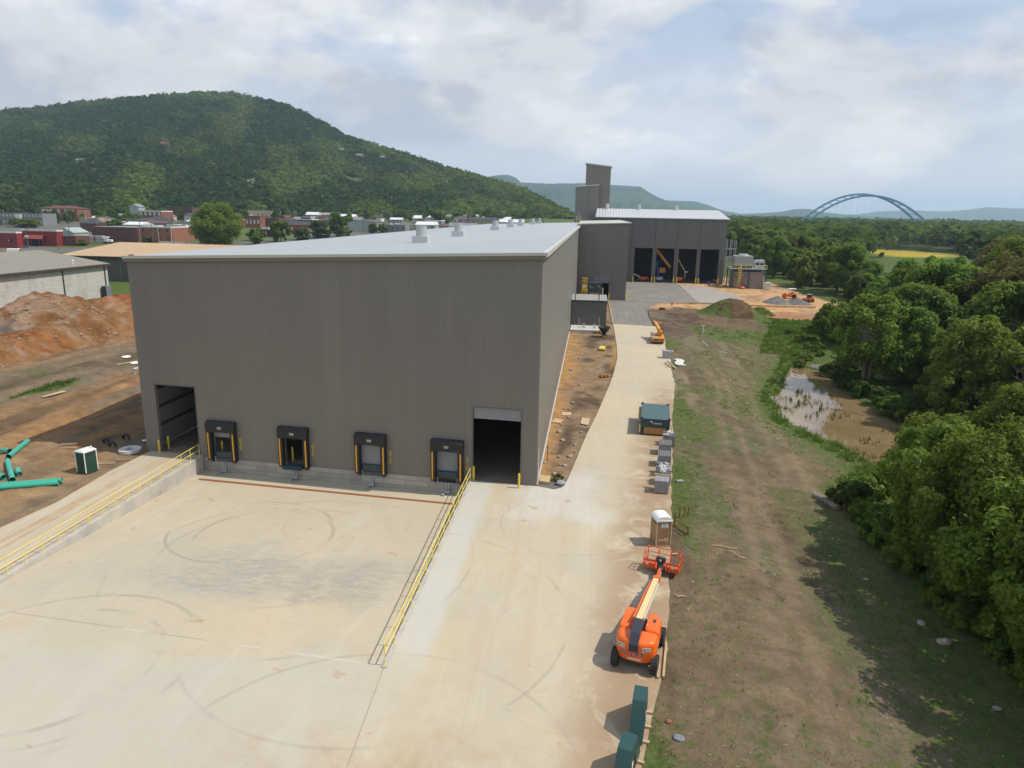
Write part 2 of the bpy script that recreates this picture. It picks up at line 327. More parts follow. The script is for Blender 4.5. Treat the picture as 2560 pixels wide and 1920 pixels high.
    # straight scuffs
    sc1 = t.ramp(t.noise(t.scale(p, (0.35, 2.2, 1)), 1.0, 5, 0.7, 1.2), (0.60, 0.0), (0.70, 1.0)); base = t.mix(t.math('MULTIPLY', t.math('MULTIPLY', sc1, 0.28), t.ramp(t.noise(p, 0.12, 3), (0.45, 0.0), (0.6, 1.0))), base, (0.24, 0.215, 0.18))
    # construction joint across the end of the pit and the slab edge running on from its corner
    jl = t.math('ABSOLUTE', t.math('SUBTRACT', Y, t.math('ADD', 31.95, t.math('MULTIPLY', X, -0.083)))); jm = t.math('MULTIPLY', rf(jl, 0.07, 0.03), rf(X, -10.0, -10.4)); base = t.mix(t.math('MULTIPLY', jm, 0.6), base, t.mix(t.ramp(t.noise(p, 0.12, 2), (0.45, 0.0), (0.55, 1.0)), (0.30, 0.25, 0.19), (0.60, 0.56, 0.48)))
    jl = t.math('ABSOLUTE', t.math('SUBTRACT', X, t.math('ADD', -10.25, t.math('MULTIPLY', t.math('SUBTRACT', 32.8, Y), 0.06)))); jm = t.math('MULTIPLY', rf(jl, 0.05, 0.02), rf(Y, 33.0, 32.6)); base = t.mix(t.math('MULTIPLY', jm, 0.6), base, (0.28, 0.22, 0.15))
    cr = t.math('ABSOLUTE', t.math('SUBTRACT', t.noise(p, 0.22, 6, 0.62), 0.5)); base = t.mix(t.math('MULTIPLY', t.math('MULTIPLY', rf(cr, 0.0022, 0.0008), t.ramp(t.noise(p, 0.06, 2), (0.5, 0.0), (0.56, 1.0))), 0.35), base, (0.26, 0.21, 0.15))
    # slab joints
    for v, st, w in ((X, 6.1, 0.02), (Y, 7.3, 0.02)):
        d = t.math('ABSOLUTE', t.math('SUBTRACT', t.math('FRACT', t.math('DIVIDE', t.math('ADD', v, 2.2), st)), 0.5)); base = t.mix(t.math('MULTIPLY', rf(d, 0.004, 0.002), 0.16), base, (0.25, 0.21, 0.16))
    t.bump(t.noise(p, 6.0, 5, 0.7), 0.12, 0.02)
    return t.done(base, 0.82, 0.0, 0.35)
def ground_mat():
    t = NT('ground'); p = t.pos(); col = t.attr('col').outputs['Color']; gr = t.attr('grass').outputs['Fac']
    n1 = t.noise(p, 0.55, 7, 0.68, 0.3); n2 = t.noise(p, 4.2, 5, 0.7); n3 = t.noise(p, 1.6, 6, 0.72, 0.5)
    c = t.mix(t.ramp(n1, (0.3, 0.0), (0.72, 1.0)), t.mix(1.0, col, (0.64, 0.62, 0.60), 'MULTIPLY'), t.mix(1.0, col, (1.30, 1.28, 1.24), 'MULTIPLY'))
    c = t.mix(t.math('MULTIPLY', t.ramp(n2, (0.55, 0.0), (0.72, 1.0)), 0.55), c, t.mix(1.0, col, (0.5, 0.48, 0.46), 'MULTIPLY'))
    c = t.mix(t.math('MULTIPLY', t.ramp(t.noise(p, 2.6, 3, 0.5), (0.70, 0.0), (0.735, 1.0)), 0.55), c, t.mix(1.0, col, (1.9, 1.85, 1.75), 'MULTIPLY'))
    gm = t.math('SUBTRACT', t.math('ADD', t.math('MULTIPLY', n3, 0.8), t.math('MULTIPLY', n2, 0.35)), t.math('SUBTRACT', 0.92, t.math('MULTIPLY', gr, 0.75)))
    gm = t.math('MULTIPLY', gm, 7.0, clamp=True)
    green = t.mix(t.ramp(t.noise(p, 2.0, 5, 0.7), (0.35, 0.0), (0.65, 1.0)), (0.062, 0.088, 0.022), (0.112, 0.145, 0.040))
    c = t.mix(gm, c, green); t.bump(t.math('ADD', t.noise(p, 1.1, 7, 0.75), t.math('MULTIPLY', n2, 0.5)), 1.0, 0.2)
    return t.done(c, 0.95, 0.0, 0.1)
def leaf(name, c1, c2, c3):
    t = NT(name); p = t.pos(); oi = t.n.new('ShaderNodeObjectInfo')
    a = t.noise(p, 0.9, 4, 0.65); b = t.noise(p, 6.0, 2, 0.6)
    col = t.mix(t.ramp(a, (0.34, 0.0), (0.64, 1.0)), c1, c2); col = t.mix(t.math('MULTIPLY', t.ramp(b, (0.5, 0.0), (0.7, 1.0)), 0.7), col, c3)
    hs = t.n.new('ShaderNodeHueSaturation'); t.l.new(col, hs.inputs['Color']); t.l.new(t.math('ADD', t.math('MULTIPLY', oi.outputs['Random'], 0.05), 0.475), hs.inputs['Hue'])
    t.l.new(t.math('ADD', t.math('MULTIPLY', oi.outputs['Random'], 0.35), 0.82), hs.inputs['Value'])
    t.done(hs.outputs[0], 0.55, 0.0, 0.25)
    tr = t.n.new('ShaderNodeBsdfTranslucent'); t.l.new(hs.outputs[0], tr.inputs[0]); mx = t.n.new('ShaderNodeMixShader'); mx.inputs[0].default_value = 0.55
    t.l.new(t.b.outputs[0], mx.inputs[1]); t.l.new(tr.outputs[0], mx.inputs[2]); t.l.new(mx.outputs[0], t.out.inputs[0]); return t.m
def forest_mat(name, c1, c2):
    t = NT(name); p = t.pos(); tint = t.attr('tint').outputs['Fac']
    col = t.mix(tint, c1, c2); col = t.mix(t.math('MULTIPLY', t.ramp(t.noise(p, 0.25, 3), (0.4, 0.0), (0.65, 1.0)), 0.30), col, t.mix(1.0, col, (0.5, 0.5, 0.5), 'MULTIPLY'))
    t.done(col, 0.9, 0.0, 0.05); tr = t.n.new('ShaderNodeBsdfTranslucent'); t.l.new(col, tr.inputs[0]); mx = t.n.new('ShaderNodeMixShader'); mx.inputs[0].default_value = 0.42
    t.l.new(t.b.outputs[0], mx.inputs[1]); t.l.new(tr.outputs[0], mx.inputs[2]); t.l.new(mx.outputs[0], t.out.inputs[0]); return t.m
def water_mat():
    t = NT('pond_water'); p = t.pos()
    c = t.mix(t.ramp(t.noise(p, 0.25, 5, 0.6, 0.6), (0.35, 0.0), (0.65, 1.0)), (0.175, 0.12, 0.055), (0.245, 0.170, 0.090))
    t.bump(t.noise(t.scale(p, (1.0, 2.2, 1.0)), 1.2, 4, 0.6), 0.10, 0.02); m = t.done(c, 0.03, 0.0, 0.5); t.b.inputs['IOR'].default_value = 1.45; return m
def paving_mat():
    t = NT('paving'); p = t.pos(); o = t.sep(p)
    c = t.mix(t.ramp(t.noise(p, 0.12, 6, 0.65, 0.5), (0.34, 0.0), (0.66, 1.0)), (0.185, 0.172, 0.155), (0.265, 0.238, 0.200))
    c = t.mix(t.math('MULTIPLY', t.ramp(t.noise(p, 1.4, 6, 0.7), (0.45, 0.0), (0.7, 1.0)), 0.6), c, (0.14, 0.13, 0.118))
    c = t.mix(t.math('MULTIPLY', t.ramp(t.noise(t.scale(p, (0.5, 0.08, 1)), 1.0, 5, 0.7), (0.5, 0.0), (0.7, 1.0)), 0.5), c, (0.27, 0.24, 0.20))
    for v, st in ((o[0], 1.5), (o[1], 3.4)):
        d = t.math('ABSOLUTE', t.math('SUBTRACT', t.math('FRACT', t.math('DIVIDE', v, st)), 0.5)); c = t.mix(t.math('MULTIPLY', t.ramp(d, (0.0, 1.0), (0.05, 0.0)), 0.5), c, (0.07, 0.068, 0.065))
    return t.done(c, 0.9, 0.0, 0.2)

M = {}
SID = (0.192, 0.174, 0.151)
M['siding'] = siding('grey_siding', SID, 0.30, 'x'); M['siding_y'] = siding('grey_siding_side', (0.185, 0.176, 0.155), 0.30, 'y')
M['siding_in'] = siding('pale_inner_sheeting', (0.34, 0.34, 0.33), 0.30, 'y')
M['girt'] = paint('girt_steel', (0.07, 0.065, 0.06), 0.6)
M['roof'] = ribroof('pale_metal_roof', (0.385, 0.405, 0.405), 0.61, 'x', 0.10, 0.42); M['roof_white'] = ribroof('white_ribbed_roof', (0.50, 0.505, 0.50), 1.05, 'x', 0.9, 0.45)
M['trim'] = paint('cream_trim', (0.50, 0.49, 0.42), 0.45, 0.05); M['trim_dark'] = paint('olive_trim', (0.17, 0.155, 0.115), 0.5, 0.05)
M['dock_wall'] = blockwall('dock_foundation', (0.36, 0.335, 0.29), (0.24, 0.22, 0.19), 2.2, 0.55, 0.35)
M['concrete'] = concrete_mat(); M['ground'] = ground_mat(); M['water'] = water_mat(); M['paving'] = paving_mat()
M['slab'] = paint('plain_concrete', (0.50, 0.48, 0.44), 0.8, 0.12, 0.8, bump=0.1); M['grey_slab'] = paint('grey_precast', (0.30, 0.30, 0.29), 0.85, 0.15, 1.5, bump=0.1)
M['retain'] = paint('cast_wall', (0.44, 0.42, 0.385), 0.85, 0.22, 0.6, c2=(0.54, 0.49, 0.42), bump=0.1, fine=0.1)
M['yellow'] = paint('safety_yellow', (0.72, 0.52, 0.045), 0.45, 0.08); M['amber'] = paint('amber_stripe', (0.80, 0.38, 0.015), 0.5, 0.06); M['paleyellow'] = paint('pale_yellow_rail', (0.75, 0.60, 0.13), 0.45, 0.08)
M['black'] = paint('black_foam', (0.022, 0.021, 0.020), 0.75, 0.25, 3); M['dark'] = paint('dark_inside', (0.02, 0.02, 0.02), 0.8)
M['doorgrey'] = paint('grey_door_panel', (0.22, 0.225, 0.24), 0.5, 0.05); M['teal'] = paint('dark_teal_steel', (0.028, 0.062, 0.068), 0.5, 0.18)
M['greenbox'] = paint('dark_green_paint', (0.042, 0.095, 0.10), 0.42, 0.12); M['greendark'] = paint('deep_green_paint', (0.012, 0.055, 0.038), 0.45, 0.15); M['tealbeam'] = paint('teal_green_beam', (0.012, 0.085, 0.088), 0.5, 0.1)
M['wood'] = paint('plywood', (0.42, 0.20, 0.055), 0.7, 0.2, 1.5, c2=(0.50, 0.27, 0.09)); M['timber'] = paint('bare_timber', (0.50, 0.35, 0.19), 0.8, 0.2, 2.0); M['ply'] = paint('pale_plywood', (0.52, 0.37, 0.23), 0.8, 0.12, 2.0)
M['white'] = paint('white_plastic', (0.74, 0.74, 0.71), 0.45, 0.05); M['offwhite'] = paint('off_white_paint', (0.62, 0.60, 0.54), 0.55, 0.07); M['tan'] = paint('tan_plastic', (0.33, 0.20, 0.105), 0.5, 0.07)
M['orange'] = paint('machine_orange', (0.82, 0.135, 0.012), 0.35, 0.08); M['reddish'] = paint('red_orange_rail', (0.66, 0.085, 0.012), 0.45, 0.12); M['cream'] = paint('cream_boom', (0.74, 0.56, 0.27), 0.45, 0.06)
M['cranepaint'] = paint('crane_amber_paint', (0.62, 0.27, 0.03), 0.45, 0.15); M['rubber'] = paint('tyre_rubber', (0.028, 0.026, 0.024), 0.85, 0.35, 6, c2=(0.06, 0.05, 0.04)); M['rim'] = paint('steel_rim', (0.30, 0.25, 0.17), 0.5, 0.2)
M['steel'] = paint('galvanised_steel', (0.45, 0.46, 0.46), 0.38, 0.12, 3, 0.35); M['zinc'] = paint('zinc_housing', (0.52, 0.545, 0.55), 0.4, 0.08, 2, 0.2); M['greysteel'] = paint('grey_steel', (0.36, 0.38, 0.38), 0.5, 0.12)
M['rust'] = paint('rusty_steel', (0.16, 0.055, 0.022), 0.85, 0.35, 4, c2=(0.24, 0.085, 0.03)); M['drain'] = paint('rusty_drain_grate', (0.27, 0.085, 0.028), 0.8, 0.25, 5); M['machine_dark'] = paint('dark_machine_parts', (0.03, 0.03, 0.032), 0.5, 0.3, 5)
M['aqua'] = paint('aqua_pipe_plastic', (0.045, 0.36, 0.255), 0.4, 0.08); M['blockpile'] = paint('grey_concrete_block', (0.27, 0.265, 0.26), 0.9, 0.18, 4, bump=0.2); M['blockpale'] = paint('pale_concrete_block', (0.50, 0.49, 0.48), 0.9, 0.15, 4, bump=0.2)
M['hutblock'] = blockwall('dark_grey_block', (0.125, 0.118, 0.107), (0.09, 0.086, 0.08), 0.4, 0.2, 0.25, axis='xy'); M['shedblock'] = blockwall('brown_grey_block', (0.27, 0.225, 0.20), (0.22, 0.19, 0.17), 0.4, 0.2, 0.2, axis='xy')
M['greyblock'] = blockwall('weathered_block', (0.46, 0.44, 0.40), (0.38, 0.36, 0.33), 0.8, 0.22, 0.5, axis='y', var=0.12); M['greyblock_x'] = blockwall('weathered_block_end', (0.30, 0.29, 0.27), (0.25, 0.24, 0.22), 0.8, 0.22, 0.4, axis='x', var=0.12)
M['brownroof'] = paint('taupe_roof', (0.235, 0.205, 0.16), 0.7, 0.08, 0.3); M['tanroof'] = ribroof('tan_metal_roof', (0.48, 0.32, 0.165), 1.2, 'x', 0.06, 0.55); M['darktrim'] = paint('dark_brown_trim', (0.055, 0.045, 0.035), 0.6)
M['acgrey'] = paint('grey_ac_case', (0.17, 0.19, 0.22), 0.5, 0.1)
M['bark'] = paint('bark', (0.085, 0.065, 0.048), 0.95, 0.3, 3, bump=0.5); M['palebark'] = paint('pale_bark', (0.22, 0.19, 0.15), 0.9, 0.3, 3, bump=0.4)
M['leaf_mid'] = leaf('leaf_mid_green', (0.080, 0.135, 0.013), (0.175, 0.250, 0.026), (0.275, 0.345, 0.055)); M['leaf_bright'] = leaf('leaf_bright_green', (0.110, 0.175, 0.016), (0.215, 0.300, 0.034), (0.315, 0.385, 0.068)); M['leaf_brown'] = leaf('leaf_olive_brown', (0.130, 0.130, 0.024), (0.190, 0.195, 0.038), (0.300, 0.235, 0.095)); M['leaf_dark'] = leaf('leaf_deep_green', (0.054, 0.100, 0.013), (0.110, 0.180, 0.026), (0.170, 0.245, 0.046))
M['leaf_long'] = leaf('long_grass', (0.095, 0.155, 0.016), (0.140, 0.210, 0.026), (0.19, 0.25, 0.05))
M['grassblade'] = leaf('grass_blade', (0.085, 0.125, 0.020), (0.125, 0.170, 0.034), (0.17, 0.20, 0.06)); M['reed'] = leaf('reed_blade', (0.10, 0.12, 0.03), (0.15, 0.15, 0.05), (0.20, 0.17, 0.07))
M['forest'] = forest_mat('hillside_canopy', (0.034, 0.068, 0.014), (0.120, 0.172, 0.030)); M['woods'] = forest_mat('valley_canopy', (0.050, 0.088, 0.015), (0.145, 0.200, 0.040))
M['hillsoil'] = paint('hill_floor', (0.040, 0.068, 0.018), 0.95, 0.3, 0.01); M['ridge'] = paint('ridge_forest', (0.016, 0.038, 0.026), 0.95, 0.4, 0.0018, c2=(0.050, 0.098, 0.036), fine=0.12, bump=1.0, bs=.012)
M['bridge'] = paint('pale_blue_steel', (0.18, 0.38, 0.49), 0.5, 0.06, 0.05); M['deckdark'] = paint('bridge_deck', (0.06, 0.075, 0.085), 0.8, 0.1, 0.05)
M['brick'] = blockwall('red_brick', (0.22, 0.075, 0.045), (0.22, 0.14, 0.11), 0.25, 0.09, 0.25, axis='xy'); M['brickdark'] = blockwall('dark_red_brick', (0.125, 0.042, 0.030), (0.12, 0.07, 0.055), 0.25, 0.09, 0.25, axis='xy'); M['brickor'] = blockwall('orange_brick', (0.28, 0.105, 0.055), (0.26, 0.16, 0.12), 0.25, 0.09, 0.2, axis='xy')
M['redpaint'] = paint('deep_red_paint', (0.22, 0.018, 0.014), 0.6, 0.12, 0.5); M['redroof'] = paint('red_awning', (0.24, 0.045, 0.03), 0.6, 0.1); M['winglass'] = paint('window_dark_glass', (0.03, 0.035, 0.045), 0.15, 0.2, 0.5); M['winpale'] = paint('boarded_pale_window', (0.50, 0.50, 0.46), 0.6, 0.1, 0.5)
M['asph'] = paint('dark_flat_roof', (0.055, 0.055, 0.06), 0.9, 0.2, 0.3); M['greyroof'] = paint('grey_flat_roof', (0.21, 0.215, 0.22), 0.85, 0.12, 0.3); M['creamwall'] = paint('cream_wall', (0.48, 0.43, 0.29), 0.8, 0.1, 0.4); M['palegreen'] = paint('pale_green_sheet', (0.33, 0.37, 0.33), 0.6, 0.07, 0.4); M['whitewall'] = paint('white_wall', (0.66, 0.66, 0.63), 0.7, 0.08, 0.4); M['browntin'] = paint('brown_tin_roof', (0.12, 0.07, 0.055), 0.7, 0.15, 0.4); M['greywall'] = paint('grey_town_wall', (0.20, 0.20, 0.20), 0.85, 0.12, 0.4); M['tanwall'] = paint('tan_town_wall', (0.36, 0.28, 0.19), 0.8, 0.1, 0.4)
M['silver'] = paint('silver_trailer_side', (0.50, 0.52, 0.54), 0.35, 0.06, 0.5, 0.2); M['blue'] = paint('blue_paint', (0.02, 0.10, 0.36), 0.45, 0.12); M['pole'] = paint('weathered_pole', (0.13, 0.115, 0.10), 0.9, 0.2); M['gravelpile'] = paint('grey_gravel', (0.17, 0.165, 0.16), 0.95, 0.25, 3, bump=0.6, bs=14); M['moundsoil'] = paint('dark_soil_heap', (0.12, 0.078, 0.046), 0.95, 0.35, 0.9, bump=0.7, bs=7)
M['rock'] = paint('pale_stone', (0.30, 0.25, 0.195), 0.9, 0.25, 4, bump=0.3); M['cloth'] = paint('grey_rag', (0.20, 0.195, 0.22), 0.9, 0.3, 6); M['ink'] = paint('black_ink', (0.012, 0.012, 0.016), 0.5)
# ------------------------------------------------------------------ terrain
ROAD_R = [(3.47, 28.7), (3.92, 30.98), (4.53, 33.59), (5.19, 36.59), (6.58, 48.16), (8.82, 68.38), (10.66, 85.47), (12.86, 103.31), (13.13, 109.33), (14.22, 123.72), (14.26, 132.24), (15.24, 144.52), (15.18, 157.49), (14.26, 160.0)]
ROAD_L = [(-4.1, 59.95), (-2.5, 59.54), (-1.9, 60.0), (-1.61, 60.66), (-1.28, 63.08), (-0.55, 69.53), (0.21, 76.41), (1.29, 84.15), (3.33, 101.43), (4.2, 110.43), (5.0, 121.0), (5.28, 132.99), (5.3, 151.07), (5.32, 160.9)]
PAVE_R = [(14.24, 160.27), (14.4, 172), (14.62, 183.6), (15.2, 189), (16.24, 192.78), (18.75, 199.75), (22.05, 203.1), (26, 204.6), (30.25, 206.1)]
_ry = np.array([p[1] for p in ROAD_R] + [183.6, 195, 203, 260]); _rx = np.array([p[0] for p in ROAD_R] + [14.62, 17, 22, 31])
def road_x(y): return np.interp(y, np.r_[5.0, _ry], np.r_[-1.5, _rx])
_sy = [0, 36, 50, 62, 70, 76, 83, 92, 105, 116, 127, 140, 160, 180]; _sx = [24, 24, 22.6, 22.7, 28, 32, 29.4, 26.6, 27.6, 31.8, 35.9, 40, 46, 52]
def shore_x(y): return np.interp(y, _sy, _sx)
POND = [(35.9, 128.2), (33.7, 122.4), (31.7, 115.6), (29.7, 109.5), (27.5, 105.7), (26.3, 96.1), (26.8, 91.5), (27.5, 88.4), (28.6, 85.9), (29.5, 83.9), (30.6, 82.5), (31.1, 77.7), (33.2, 76.0), (36.2, 74.5), (40.5, 74.0), (42.5, 79), (42.0, 84.0), (41.0, 89.5), (40.3, 95.7), (40.0, 100.6), (39.8, 105.3), (39.4, 110.4), (40.2, 116.3), (41.5, 122), (41.2, 125.6), (39.4, 128.2)]
def height(x, y):
    x = np.asarray(x, float); y = np.asarray(y, float)
    h = np.full(np.broadcast(x, y).shape, -0.08)
    # the site falls to the creek on the right
    rx = road_x(y); sx = shore_x(y)
    amp = np.interp(y, [0, 60, 76, 125, 150, 185, 200], [-1.0, -1.1, -1.9, -1.9, -1.3, -0.4, 0])
    t = sst(0.0, 1.0, (x - rx - 1.0) / np.maximum(sx - rx, 3.0)); rt = (y < 203)
    h = np.where(rt, h + amp * t, h)
    rough = (fbm(x * 0.9, y * 0.35, 5, 4) - 0.5) * 0.30 + (fbm(x * 0.12, y * 0.07, 9, 3) - 0.5) * 0.5
    h = h + rough * sst(0.3, 2.0, x - rx) * rt * (x < 90)
    pd = inpoly(x, y, POND); h = np.where(pd, np.minimum(h, -2.45), h)
    bank = sst(40, 48, x) * ((y > 66) & (y < 150)); h = h + bank * 0.9
    # churned ground left of the ramp
    lf = sst(-44.2, -47.5, x) * (y > 25) * (y < 175) * sst(-132, -126, x)
    h = h + lf * ((fbm(x * 0.75, y * 0.16, 21, 4) - 0.5) * 0.55 + (fbm(x * 0.1, y * 0.05, 3, 3) - 0.45) * 0.9 + 0.55 * np.abs(np.sin((x + 2.5 * fbm(x * 0.05, y * 0.04, 4, 3)) * 0.62)) * sst(-50, -54, x))
    # strip beside the warehouse
    st = ((x > -4.3) & (x < rx - 5) & (y > 60.5) & (y < 160)); h = np.where(st, h - 0.03 + (fbm(x * 1.2, y * 0.9, 31, 4) - 0.5) * 0.22, h)
    # the town stands on a rise
    dd = np.hypot(x, y); town = np.interp(y, [0, 380, 600, 900, 1400], [0, 0, 9, 17, 24]) * sst(60, -40, x)
    h = h + town
    far = sst(70, 140, x) * sst(60, 200, dd); h = h - 2.0 * far
    pit = inpoly(x, y, [(-41.5, 64.5), (-8.0, 61.5), (-8.0, 30.5), (-41.5, 33.0)]); h = np.where(pit, -2.6, h)
    bl = inpoly(x, y, [(-44.0, 63.6), (-4.2, 60.2), (-4.2, 300), (-44.4, 300)]); h = np.where(bl, -0.25, h); h = np.where(inpoly(x, y, [(-41.5, 62), (-7, 59), (-7, 70), (-41.5, 70)]), -2.6, h)
    return h
ALB = dict(grass=(0.085, 0.125, 0.026), dirt=(0.185, 0.135, 0.085), pale=(0.27, 0.205, 0.135), clay=(0.30, 0.135, 0.052), mud=(0.110, 0.078, 0.052), orange=(0.52, 0.325, 0.165), leftd=(0.275, 0.165, 0.080), greyd=(0.165, 0.135, 0.098), asph=(0.15, 0.145, 0.135), lawn=(0.10, 0.155, 0.020), yellow=(0.42, 0.31, 0.035), farg=(0.10, 0.13, 0.04), lake=(0.32, 0.33, 0.32))
FARFIELD = [(212, 556), (258, 552), (292, 640), (250, 690), (225, 660)]
FARPALE = [(560, 900), (850, 900), (1000, 1350), (700, 1350)]
def ground_layers(x, y):
    col = np.empty(x.shape + (3,)); col[:] = ALB['grass']; g = np.full(x.shape, 0.55)
    def put(mask, c, gv=None):
        nonlocal col, g
        mask = np.clip(mask, 0, 1)[..., None]; col = col * (1 - mask) + np.array(ALB[c] if isinstance(c, str) else c) * mask
        if gv is not None: g = g * (1 - mask[..., 0]) + gv * mask[..., 0]
    N = lambda s, fx=0.1, fy=None, o=4: fbm(x * fx, y * (fy if fy is not None else fx), s, o)
    rx = road_x(y); e = x - rx
    # town and far fields
    tw = sst(-60, -150, x) * sst(300, 360, y); put(tw, 'farg', 0.5); put(tw * sst(0.52, 0.60, N(40, 0.02)), 'asph', 0.05)
    put(inpoly(x, y, FARFIELD), 'yellow', 0.0); put(inpoly(x, y, FARPALE), 'lake', 0.0); put(sst(600, 800, np.hypot(x, y)) * (x > 0) * 0.5, 'farg')
    # creek side field
    f = (x > rx - 1) & (y < 206) & (x < 75); w = N(2, 0.05)
    put(f * 1.0, 'dirt', 0.44); put(f * sst(0.50, 0.66, N(50, 0.16, 0.03)), 'pale', 0.22); put(f * sst(0.52, 0.68, N(51, 0.30, 0.05)) * 0.7, 'mud', 0.35)
    put(f * sst(0.50, 0.64, N(52, 0.10, 0.05)) * 0.6, 'greyd', 0.62); put(f * sst(0.50, 0.62, N(53, 0.09, 0.06)) * 0.8, (0.160, 0.134, 0.068), 0.64)
    put(f * sst(72, 88, y) * sst(150, 130, y) * sst(2.0, 5.5, e) * (0.35 + 0.5 * sst(0.42, 0.6, N(57, 0.2, 0.08))), (0.160, 0.132, 0.074), 0.52)
    for off, wd in ((6.4, 0.55), (8.3, 0.5), (11.5, 0.7), (13.4, 0.6)):     # wheel ruts
        q = e - off - 1.6 * (N(60, 0.0, 0.03) - 0.5) * 2; put(f * np.exp(-(q / wd) ** 2) * (y < 120) * 0.30, 'pale', 0.22)
    put(f * np.exp(-((e - 0.7) / 0.9) ** 2) * sst(0.40, 0.6, N(61, 0.3, 0.12)) * (y < 95) * 0.8, (0.14, 0.12, 0.06), 0.80)
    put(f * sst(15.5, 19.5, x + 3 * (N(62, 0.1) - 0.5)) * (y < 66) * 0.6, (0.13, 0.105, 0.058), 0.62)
    put(f * sst(0.0, -5.5, x - shore_x(y) + 2) * 0 , 'grass')
    put(f * np.exp(-((x - shore_x(y) + 1.2) / 2.2) ** 2) * 0.7 * (y > 66), (0.12, 0.115, 0.045), 0.85)
    put(f * sst(46, 52, y + 0.001 * x) * sst(140, 156, y) * sst(10.5, 4, e) * 0.9, 'mud', 0.15)
    put(f * sst(140, 150, y) * sst(5, 12, e) * sst(172, 160, y + 8 * (N(58, 0.12) - 0.5)), (0.135, 0.125, 0.052), 0.66); put(f * sst(161, 168, y + 8 * (N(58, 0.12) - 0.5)) * sst(42, 38, x), (0.155, 0.108, 0.066), 0.12); put(f * sst(161, 168, y) * sst(0.48, 0.6, N(59, 0.35, 0.2)) * sst(42, 38, x) * 0.8, (0.09, 0.062, 0.042), 0.05); put(f * sst(39.5, 42.5, x) * sst(150, 160, y) * sst(203, 199, y), (0.095, 0.125, 0.028), 0.95)
    put(f * sst(0.45, 0.6, N(54, 0.3)) * sst(150, 165, y) * sst(9, 2, e), 'greyd', 0.1); put(f * sst(6.5, 3.5, e) * sst(188, 196, y), 'orange', 0)
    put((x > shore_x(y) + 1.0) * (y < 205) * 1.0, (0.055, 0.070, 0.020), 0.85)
    put(((y >= 205) & (y < 480) & (x > np.interp(y, [205, 236, 300, 480], [74, 74, 62, 70])) & (x < y * .42 + 10)) * 1.0, (0.050, 0.062, 0.020), 0.7)
    # bare orange building ground by the far hall
    a = inpoly(x, y, [(13, 196), (22, 196), (40, 186.5), (52, 181), (66, 186), (72, 205), (70, 235), (66, 300), (30, 300), (30, 204)]) * 1.0
    put(a, 'orange', 0.0); put(a * sst(0.5, 0.66, N(70, 0.12)) * 0.6, 'pale', 0); put(a * sst(0.56, 0.7, N(71, 0.3)) * 0.5, 'clay', 0); put(a * sst(196, 188, y) * (x > 40), (0.36, 0.19, 0.10), 0.0)
    # strip of bare ground along the warehouse
    s = (x > -4.3) & (x < rx - 4.5) & (y > 59) & (y < 205); u = np.clip((x + 4.2) / np.maximum(rx - 9.5 + 4.2, 2.0), 0, 1)
    put(s * 1.0, (0.27, 0.185, 0.112), 0.05); put(s * sst(0.45, 0.05, u + 0.5 * (N(80, 0.25) - 0.5)), (0.39, 0.225, 0.095), 0.0); put(s * sst(0.47, 0.6, N(81, 0.22)) * sst(0.25, 0.5, u) * 0.9, 'mud', 0.12)
    put(s * sst(0.55, 0.64, N(82, 0.13, 0.09)) * sst(0.5, 0.8, u) * sst(72, 80, y), 'pale', 0); put(s * (y < 62.8) * 0.9, (0.16, 0.155, 0.15), 0.0)
    put(s * sst(0.93, 0.98, u) * sst(110, 118, y) * sst(146, 140, y), (0.34, 0.22, 0.085), 0.0)
    # left: churned clay, dark furrows, grass patches
    l = ((x < -43.2) & (x > -131.5) & (y > 10) & (y < 176)) * 1.0; k = x + 5 * (N(90, 0.04) - 0.5)
    put(l, 'leftd', 0.05); put(l * sst(0.48, 0.62, N(91, 0.30, 0.045)) * 0.8, 'greyd', 0.15); put(l * sst(0.5, 0.63, N(92, 0.42, 0.06)) * 0.75, (0.32, 0.175, 0.078), 0.0)
    put(l * sst(0.54, 0.64, N(93, 0.5, 0.05)) * 0.75, 'mud', 0.1)
    put(l * sst(-66, -70, k) * sst(-86, -82, k) * 0.85, (0.18, 0.142, 0.098), 0.28); put(l * sst(-70, -73, k) * sst(-79, -76, k) * sst(0.45, 0.58, N(94, 0.10, 0.05)), 'mud', 0.5)
    put(l * sst(0.56, 0.66, N(95, 0.13, 0.05)) * sst(-62, -66, k) * sst(-84, -80, k) * 0.8, (0.10, 0.12, 0.032), 0.72)
    put(l * np.exp(-(((x + 70.6 - .12 * (y - 82)) / 1.7) ** 2 + ((y - 83) / 5.0) ** 2) ** 2), (0.085, 0.14, 0.02), 1.0)
    put(l * 0.25 * sst(-46.0, -49, x) * sst(-59.5, -56, x) * sst(64, 67.5, y + 1.5 * (N(96, 0.3) - 0.5)) * sst(84, 74, y), (0.085, 0.052, 0.030), 0.0)  # faint cast shadow of the warehouse put into the soil colour
    put(l * sst(66, 61, y + 3 * (N(98, 0.15) - 0.5)) * sst(-75, -66, x) * (0.45 + 0.55 * sst(0.35, 0.6, N(99, 0.2))), (0.33, 0.215, 0.115), 0.0); put(l * sst(66, 60, y) * sst(0.54, 0.66, N(100, 0.35, 0.2)) * 0.5, 'greyd', 0.0)
    put(l * np.exp(-((x + 44.6) / 0.8) ** 2) * (y < 62) * 0.7, 'greyd', 0.1)
    gl = inpoly(x, y, [(-131, 152), (-120, 156), (-100, 152), (-44.5, 150), (-44.5, 330), (-160, 330), (-131.4, 180)]) * 1.0; put(gl, 'lawn', 0.9)
    put(gl * sst(0.6, 0.7, N(97, 0.1)) * 0.5, (0.2, 0.17, 0.07), 0.5)
    return col, g
